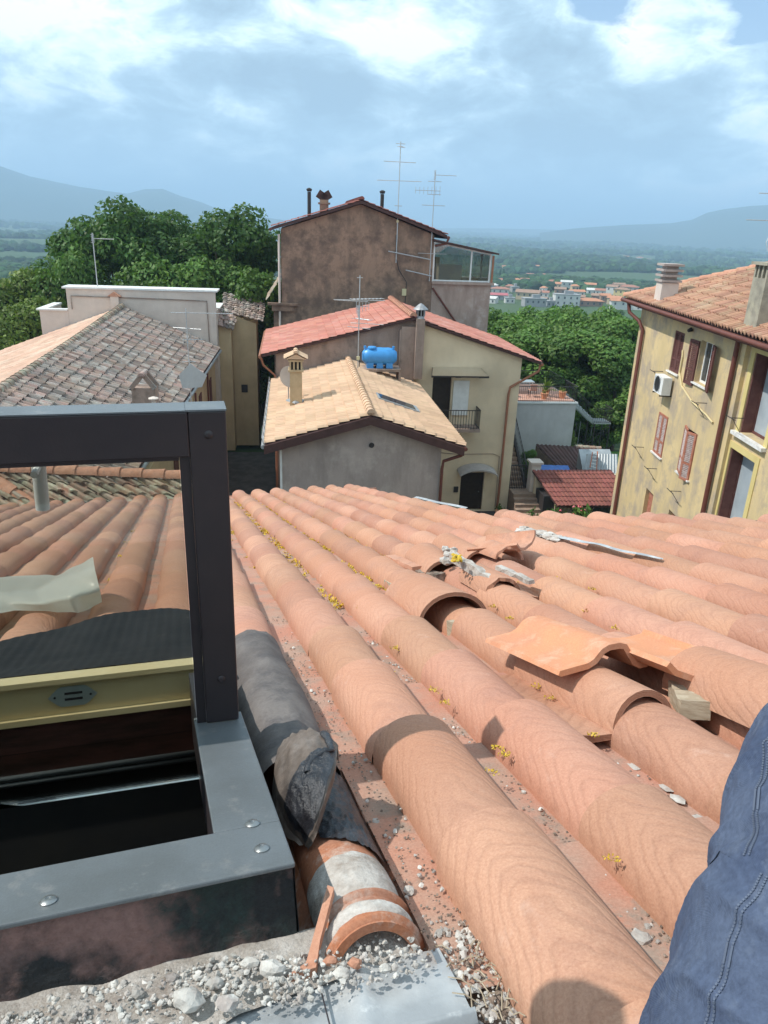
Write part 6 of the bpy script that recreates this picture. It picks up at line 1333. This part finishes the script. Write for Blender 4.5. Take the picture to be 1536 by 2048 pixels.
def tree_proto(seed, hgt, rad, mt, n=9000, size=.17, low=.22):
    g_ = random.Random(seed); t_ = thing('tree', (0, 0, 0), 'tree', 'tree'); lumps = []
    ch = hgt*(1-low); cz_ = hgt*low+ch/2
    for k in range(46):
        th = g_.uniform(0, 6.28); f = g_.uniform(-1, 1); rr = rad*math.sqrt(max(0, 1-f*f*.85))*g_.uniform(.45, .92)*(1.05 if f < .2 else .88)
        lumps.append((rr*math.cos(th), rr*math.sin(th), cz_+f*ch*.44, rad*g_.uniform(.20, .34)))
    lumps.append((0, 0, hgt-rad*.35, rad*.34))
    m_ = MB(); leafcloud(m_, lumps, n, size, seed); m_.build('crown', mt, t_)
    m_ = MB(); m_.tube([(0, 0, -1.5), (0.05, 0, hgt*low), (.1, .05, hgt*.5), (.05, 0, hgt*.8)], [.28, .22, .15, .05], 8)
    for k in range(7):
        l = lumps[k*5]; m_.tube([(0.05, 0, hgt*(low+.05*k)), (l[0]*.5, l[1]*.5, (l[2]+hgt*low)/2), (l[0]*.9, l[1]*.9, l[2])], [.10, .07, .03], 6)
    m_.build('trunk', M_trunk, t_); return t_
protos = [tree_proto(1, 17, 4.3, M_leaf, 15000), tree_proto(2, 17, 4.6, M_leaf, 15000), tree_proto(3, 12, 4.2, M_leaf3, 13000), tree_proto(4, 12, 4.0, M_leaf3, 13000), tree_proto(5, 10, 4.0, M_leaf2, 11000)]
used = set()
def plant(i, loc, sc_=1.0, rz=None, label='', group=None, sz=None, cat='tree'):
    p = protos[i]
    if i not in used: used.add(i); t_ = p
    else: t_ = copy_tree(p)
    t_.location = tuple(loc); t_.rotation_euler = (0, 0, rz if rz is not None else rng.uniform(0, 6.28)); t_.scale = (sc_, sc_, sz or sc_)
    tag(t_, label, cat, group); return t_
def place_top(i, px, py, b, sc_, label, group, hgt):   # crown top at a pixel's ray, at distance b
    a, b_, z = hb(px, py, b); zt__ = zt(*H(a, b, 0)[:2]); s_z = (z-zt__)/hgt
    return plant(i, H(a, b, zt__), sc_, None, label, group, s_z)
LT = [(0, 165, 423, 60, .95, 'leftmost tall dark-leaved tree behind the terrace block'), (1, 262, 404, 59, 1.0, 'highest dark-leaved tree behind the terrace block'), (0, 345, 412, 61, .95, 'dark-leaved tree with narrow gap left of the rightmost big crown'), (1, 452, 414, 58, 1.0, 'rounded tree crown left of the brown gable, partly lit'),
      (0, 520, 446, 60, .85, 'tree crown touching the left edge of the brown gable'), (1, 215, 440, 66, 1.0, 'dark crown filling the gap behind the two leftmost tall trees'), (0, 400, 436, 67, 1.0, 'dark crown filling the gap behind the rounded tree'), (2, 130, 500, 57, .8, 'lower shrubby tree at the left flank of the dark tree row'), (1, 300, 430, 68, 1.0, 'dark crown behind the highest tree of the row'), (3, 500, 540, 54, .8, 'low tree filling the gap between ochre wing and brown house'), (3, 420, 520, 55, .9, 'low leafy tree directly behind the right end of the terrace block'), (2, 300, 520, 55, .9, 'low leafy tree behind the middle of the terrace block')]
for i, px, py, b, s_, lab in LT: place_top(i, px, py, b, s_, lab, 'trees behind the terrace block', 17 if i < 2 else 12)
for px, py, b, s_, lab in ((72, 545, 58, .9, 'yellow-green tree just left of the dark tree row'), (20, 565, 56, .9, 'yellow-green tree at the left edge, upper one'), (-40, 560, 60, 1, 'yellow-green tree cut by the left edge'), (40, 615, 52, .8, 'low yellow-green bushy tree above the pale roof slope'), (-20, 640, 50, .8, 'yellow-green bush at the left edge above the pale roof slope'), (100, 600, 54, .7, 'yellow-green bush beside the low left wing of the terrace block')):
    place_top(4, px, py, b, s_, lab, 'yellow-green trees at the left edge', 10)
RT = [(2, 1010, 640, 62), (3, 1060, 640, 60), (2, 1115, 632, 63), (3, 1165, 628, 60), (2, 1215, 640, 58), (3, 1262, 640, 56), (2, 1040, 668, 56), (3, 1100, 655, 56), (2, 1150, 665, 54), (3, 1205, 672, 53), (2, 1245, 690, 51), (0, 1010, 700, 58), (1, 1290, 640, 60), (2, 1330, 650, 64), (3, 985, 620, 66), (2, 1075, 625, 70), (3, 1135, 615, 72), (2, 1235, 622, 70)]
RL = ['green crown just right of the brown veranda house, front row', 'green crown second to the right of the brown veranda house', 'green crown above the middle of the railed terrace', 'broad green crown above the right end of the railed terrace', 'green crown midway between terrace and yellow house, upper row', 'green crown touching the far top corner of the yellow house', 'lower crown above the left half of the railed terrace', 'lower crown above the palm pot of the terrace', 'lower crown right above the iron stairs', 'lower crown right of the iron stairs', 'lower crown beside the yellow house drainpipe', 'dark tall crown half hidden by the cream house eave', 'crown mostly hidden behind the yellow house corner', 'crown hidden behind the yellow house roof end', 'crown peeping beside the veranda post', 'farthest crown of the row, left of middle', 'farthest crown of the row, in the middle', 'farthest crown of the row, near the yellow house']
for n_, (i, px, py, b) in enumerate(RT):
    place_top(i, px, py, b, rng.uniform(.85, 1.05), RL[n_], 'trees behind the terrace with railings', 17 if i < 2 else 12)
place_top(4, 1133, 858, 45.0, .22, 'small bright bush against the whitewashed wall', None, 10); place_top(2, 1060, 900, 40.5, .16, 'dark ivy-like bush beside the stair railing', None, 12)
place_top(3, 1215, 800, 50, .5, 'dark bush behind the iron stair landing', None, 12); place_top(2, 1190, 790, 52, .6, 'dark tree close behind the iron stairs', None, 12); place_top(3, 1130, 735, 52, .6, 'dark tree close behind the terrace railing', None, 12)
# ---- town, as single houses
def ground_hit(px, py):
    r = ray(px, py); k = 60.0
    while k < 12000:
        p = r*k
        if p[2] < zt(p[0], p[1]): break
        k *= 1.01
    return r*k
def c4(x, y): return 960+x*.2214, 430+y*.2214
TOWN = [ # crop coords of base centre, width px, wall height px (crop), roof colour, wall colour, label
 (180, 720, 150, 45, 'r', 'w', 'long dark-red roofed house at the left end of the town'), (170, 770, 140, 40, 'p', 'g', 'pink-topped low building below the long red house'), (420, 770, 190, 60, 'b', 'c', 'large brown hip-roofed house in the town'), (500, 830, 190, 60, 'g', 'g', 'grey flat block below the large brown-roofed house'),
 (570, 760, 80, 50, 'r', 'w', 'small white house right of the large brown-roofed one'), (720, 740, 90, 60, 'b', 'b', 'brown house with pale shutters in mid town'), (785, 830, 210, 90, 'g', 'w', 'big white flat-roofed apartment block in mid town'), (780, 665, 90, 50, 'w', 'w', 'white villa under the wood'), (700, 670, 50, 40, 'o', 'c', 'small orange-walled house beside the white villa'),
 (650, 640, 70, 35, 'r', 'c', 'red-roofed house left of the white villa'), (985, 670, 100, 35, 'o', 'b', 'orange hip roof on brown walls near the wood'), (880, 740, 120, 40, 'o', 'w', 'white house with orange roof above the apartment block'), (1000, 830, 200, 45, 'o', 'b', 'wide orange roof on the right of the apartment block'), (1080, 770, 140, 30, 'b', 'b', 'brown roof behind the wide orange roof'),
 (1250, 860, 130, 70, 'o', 'w', 'white house with red-orange roof at the near edge of the town'), (1260, 780, 120, 90, 'b', 'y', 'tall yellow apartment house'), (1390, 860, 130, 80, 'g', 'w', 'white flat-topped house beside the right corner roof'), (1180, 720, 90, 60, 'b', 'w', 'white church-like house with pale gable'), (1330, 710, 150, 50, 'r', 'w', 'long house behind the tall yellow one'), (1200, 810, 110, 50, 'o', 'c', 'cream house with orange roof left of the tall yellow one'),
 (150, 620, 90, 30, 'r', 'w', 'small house above the long red one'), (330, 620, 50, 30, 'o', 'b', 'orange-walled cube house in the trees'), (400, 620, 70, 30, 'r', 'w', 'pale house beside the orange-walled cube'), (230, 510, 60, 38, 'o', 'y', 'bright orange house standing alone in the green'), (300, 500, 40, 25, 'r', 'c', 'tiny house right of the bright orange one'), (380, 490, 90, 25, 'r', 'w', 'long pale house on the slope'), (490, 480, 80, 15, 'o', 'c', 'low orange roof on the slope'),
 (150, 430, 50, 18, 'r', 'w', 'small far house at the left of the slope'), (200, 420, 60, 16, 'o', 'c', 'small far orange house on the slope'), (430, 430, 60, 18, 'r', 'w', 'far white house below the wood edge'), (620, 340, 60, 10, 'g', 'w', 'far farmhouse with pale roof'), (400, 320, 60, 6, 'g', 'w', 'far long white shed on the plain'), (1500, 420, 60, 14, 'r', 'w', 'far white house at the right of the plain'), (1440, 400, 60, 12, 'o', 'w', 'far house beyond the wood on the right'), (1310, 390, 60, 10, 'o', 'w', 'far low farm beyond the wood'), (930, 345, 50, 8, 'o', 'w', 'far farm in mid plain'), (320, 700, 60, 40, 'g', 'g', 'grey house between red and brown roofs'), (640, 830, 70, 40, 'g', 'g', 'low grey building left of the apartment block'), (1010, 715, 80, 25, 'w', 'w', 'low white house under the orange hip roof'),
 (260, 690, 70, 40, 'r', 'c', 'cream house right of the long dark-red roof'), (560, 810, 60, 40, 'b', 'w', 'white house with brown roof left of the low grey building'), (900, 800, 70, 50, 'b', 'b', 'narrow brown house right of the apartment block'), (860, 690, 60, 40, 'o', 'c', 'cream house between villa and orange hip roof'), (1080, 730, 80, 40, 'r', 'w', 'white house with red roof behind the brown one'), (1130, 800, 80, 60, 'o', 'b', 'brown house with orange roof left of the cream one'), (1400, 770, 90, 60, 'o', 'w', 'white house with orange roof behind the flat-topped one'), (1180, 680, 60, 30, 'r', 'w', 'small white house above the church-like gable'), (1260, 670, 90, 35, 'b', 'c', 'cream house beside the thin tower crane mast'), (110, 680, 70, 40, 'w', 'g', 'grey house beside the veranda post'), (90, 800, 90, 40, 'w', 'w', 'white low house at the lower left end of the town'), (270, 800, 80, 40, 'g', 'w', 'white block between pink-topped building and grey block'), (560, 700, 50, 35, 'o', 'w', 'tiny white house at the edge of the big tree mass'), (450, 560, 60, 20, 'r', 'c', 'cream house hidden among the trees of the slope'), (560, 560, 50, 18, 'o', 'w', 'white speck of a house under the wood edge')]
TC = dict(r=(0.36, 0.17, 0.12), o=(0.50, 0.23, 0.13), b=(0.33, 0.21, 0.15), g=(0.33, 0.33, 0.33), p=(0.45, 0.14, 0.15), w=(0.62, 0.60, 0.57), c=(0.55, 0.43, 0.28), y=(0.58, 0.47, 0.22))
TM = {k: mat('town_'+n, v, tuple(x*.85 for x in v), .3, .9) for (k, v), n in zip(TC.items(), ('red_roof', 'orange_roof', 'brown', 'grey', 'pink_roof', 'white', 'cream', 'yellow'))}
M_twin = mat('town_window', (0.08, 0.08, 0.09), None, rough=.3)
tpos = []
for n_, (x, y, wp_, hp_, rc, wc, lab) in enumerate(TOWN):
    px, py = c4(x, y); p = ground_hit(px, py); dist = np.linalg.norm(p); wd = wp_*.2214/F*dist; ht = max(2.8, hp_*.2214/F*dist*1.05); dp = max(6, wd*.55)
    tpos.append((p[0], p[1], wd)); yaw = rng.uniform(-.35, .35)+math.atan2(-p[0], p[1]); ca_, sa_ = math.cos(yaw), math.sin(yaw)
    fr_ = lambda X, Y, Z, p=p, ca_=ca_, sa_=sa_: np.array([p[0]+X*ca_-Y*sa_, p[1]+X*sa_+Y*ca_, p[2]+Z])
    T = thing('house', p, lab, 'house', 'houses of the town in the valley'); g = MB(fr_); g.box((-wd/2, 0, -4), (wd/2, dp, ht)); wl_ = g.build('wall', TM[wc], T)
    g = MB(fr_); o_ = .06*wd
    if rc == 'g' or (rc == 'w' and wd > 20): g.box((-wd/2-.3, -.3, ht+.01), (wd/2+.3, dp+.3, ht+.5)); g.box((-wd*.1, dp*.3, ht+.51), (wd*.25, dp*.7, ht+2.4))
    elif n_ % 3 == 0:
        rh = dp*.2; c = [fr_(-wd/2-o_, -o_, ht), fr_(wd/2+o_, -o_, ht), fr_(wd/2+o_, dp+o_, ht), fr_(-wd/2-o_, dp+o_, ht), fr_(-wd*.22, dp/2, ht+rh), fr_(wd*.22, dp/2, ht+rh)]
        g.add(c, [(0, 1, 5, 4), (1, 2, 5), (2, 3, 4, 5), (3, 0, 4), (3, 2, 1, 0)])
    else:
        rh = dp*.22; c = [fr_(-wd/2-o_, -o_, ht), fr_(wd/2+o_, -o_, ht), fr_(wd/2+o_, dp+o_, ht), fr_(-wd/2-o_, dp+o_, ht), fr_(-wd/2-o_, dp/2, ht+rh), fr_(wd/2+o_, dp/2, ht+rh)]
        g.add(c, [(0, 1, 5, 4), (1, 2, 5), (2, 3, 4, 5), (3, 0, 4), (3, 2, 1, 0)])
    g.build('roof', TM[rc], T)
    nf = max(1, int(ht/3)); nw = max(2, int(wd/3.2))
    if dist < 1300:
        for f in range(nf):
            for q_ in range(min(nw, 6)):
                cx_ = -wd/2+(q_+.5)*wd/min(nw, 6); z_ = ht-2.2-f*3
                if z_ < .3: continue
                g = MB(fr_); g.box((cx_-.5, -.06, z_), (cx_+.5, .0-.002, z_+1.3)); g.build('window', M_twin, T)
# ---- nearer valley trees: single copies, then far canopy
cnt = 0
for _ in range(4000):
    if cnt >= 90: break
    a_ = rng.uniform(-31, 30); r_ = 85+rng.random()**1.2*280; x, y = r_*math.sin(R_(a_)), r_*math.cos(R_(a_))
    if any((x-p[0])**2+(y-p[1])**2 < (p[2]*.7+6)**2 for p in tpos): continue
    if -4 < a_ < 8 and r_ < 200: continue
    z = zt(x, y); i = rng.choice((2, 3, 2, 3, 0)); s_ = rng.uniform(.7, 1.0)*(.6 if i == 0 else 1)
    blk = False
    for p in tpos:   # keep the view to the town open
        da = abs(math.degrees(math.atan2(x, y)-math.atan2(p[0], p[1])))
        if da < 2.2 and r_ < math.hypot(p[0], p[1]) and (z+12*s_)/r_ > (p[2]*0 + zt(p[0], p[1])+2)/math.hypot(p[0], p[1]): blk = True; break
    if blk: continue
    plant(i, (x, y, z), s_, None, 'green tree on the slope falling away to the valley', 'trees scattered down the valley slope'); cnt += 1
cypress = [(175, 590, 90), (208, 600, 100), (245, 610, 70), (640, 810, 0)]
for n_, (x, y, h_) in enumerate(cypress[:3]):
    p = ground_hit(*c4(x, y)); k = np.linalg.norm(p)/F*.2214*h_; T = thing('cypress', p, ('slim dark cypress, leftmost of three near the orange house', 'tallest dark cypress, middle one of three', 'slim dark cypress, rightmost of three')[n_], 'tree', 'cypresses in the valley'); g = MB(); g.lump(p+HZ*k*.5, k*.5, 3, (.22, .22, 1), .12, n_); g.build('crown', M_far, T); g = MB(); g.tube([p-HZ, p+HZ*k*.2], .3, 6); g.build('trunk', M_trunk, T)
def canopy(name, N, rmin, rmax, s0, s1, lvl, label, seed, dens_fn, mt=M_far):
    r = np.random.RandomState(seed); bv_, bf_ = ICO[lvl]; bv_ = np.array(bv_); bf_ = np.array(bf_); V = []; Fs = []; Rn = []; c = 0; tries = 0
    while c < N and tries < N*6:
        tries += 1; a_ = R_(r.uniform(-33, 33)); r_ = rmin*(rmax/rmin)**r.random_sample(); x, y = r_*math.sin(a_), r_*math.cos(a_)
        if not dens_fn(x, y, r_): continue
        if any((x-p[0])**2+(y-p[1])**2 < (p[2]*.75+s0)**2 for p in tpos): continue
        bad = False
        for p in tpos:
            R2 = math.hypot(p[0], p[1])
            if r_ < R2 < r_+45 and abs(math.atan2(x, y)-math.atan2(p[0], p[1]))*R2 < p[2]*.5+2 : bad = True; break
        if bad and r.random_sample() < .93: continue
        s = (s0+(s1-s0)*(r_-rmin)/(rmax-rmin))*r.uniform(.6, 1.15); z = zt(x, y)+s*.45
        v = bv_*(1+.35*(r.random_sample((len(bv_), 1))-.5))*np.array([s, s, s*.75])+np.array([x, y, z])
        Fs.append(bf_+len(V)*len(bv_)); V.append(v); Rn += [r.random_sample()]*len(bv_); c += 1
    V = np.concatenate(V); Fs = np.concatenate(Fs); g = MB(); g.v = [tuple(p) for p in V]; g.f = [tuple(int(q) for q in f) for f in Fs]; g.r = Rn; g.p = [0.0]*len(V); g.mi = [0]*len(g.f)
    return tag(g.build(name, mt), label, 'wood', kind='stuff')
def dn(x, y, r_): return mnoise.noise(Vector((x*.0035, y*.0035, 7))) > -.18 or r_ > 3000 and mnoise.noise(Vector((x*.0012, y*.0012, 7))) > -.3
canopy('valley_wood', 9500, 150, 1100, 3.2, 6.5, 2, 'green wood covering the valley between and behind the town houses', 5, dn)
canopy('far_wood', 13000, 1000, 8000, 8, 30, 1, 'bluish distant wood spread over the plain', 6, dn)

# ================================================================== 13. haze
M = bpy.data.materials.new('haze_air'); M.use_nodes = True; t = M.node_tree; t.nodes.clear()
pv = t.nodes.new('ShaderNodeVolumePrincipled'); pv.inputs['Color'].default_value = (0.52, 0.72, 0.96, 1); pv.inputs['Density'].default_value = 2.8e-4; pv.inputs['Anisotropy'].default_value = 0.0
o = t.nodes.new('ShaderNodeOutputMaterial'); t.links.new(pv.outputs[0], o.inputs['Volume'])
g = MB(); g.box((-24000, -300, -110), (24000, 24000, 470)); hzo = g.build('haze', M); hzo['kind'] = 'stuff'; hzo['label'] = 'bluish air haze over the valley'; hzo['category'] = 'haze'
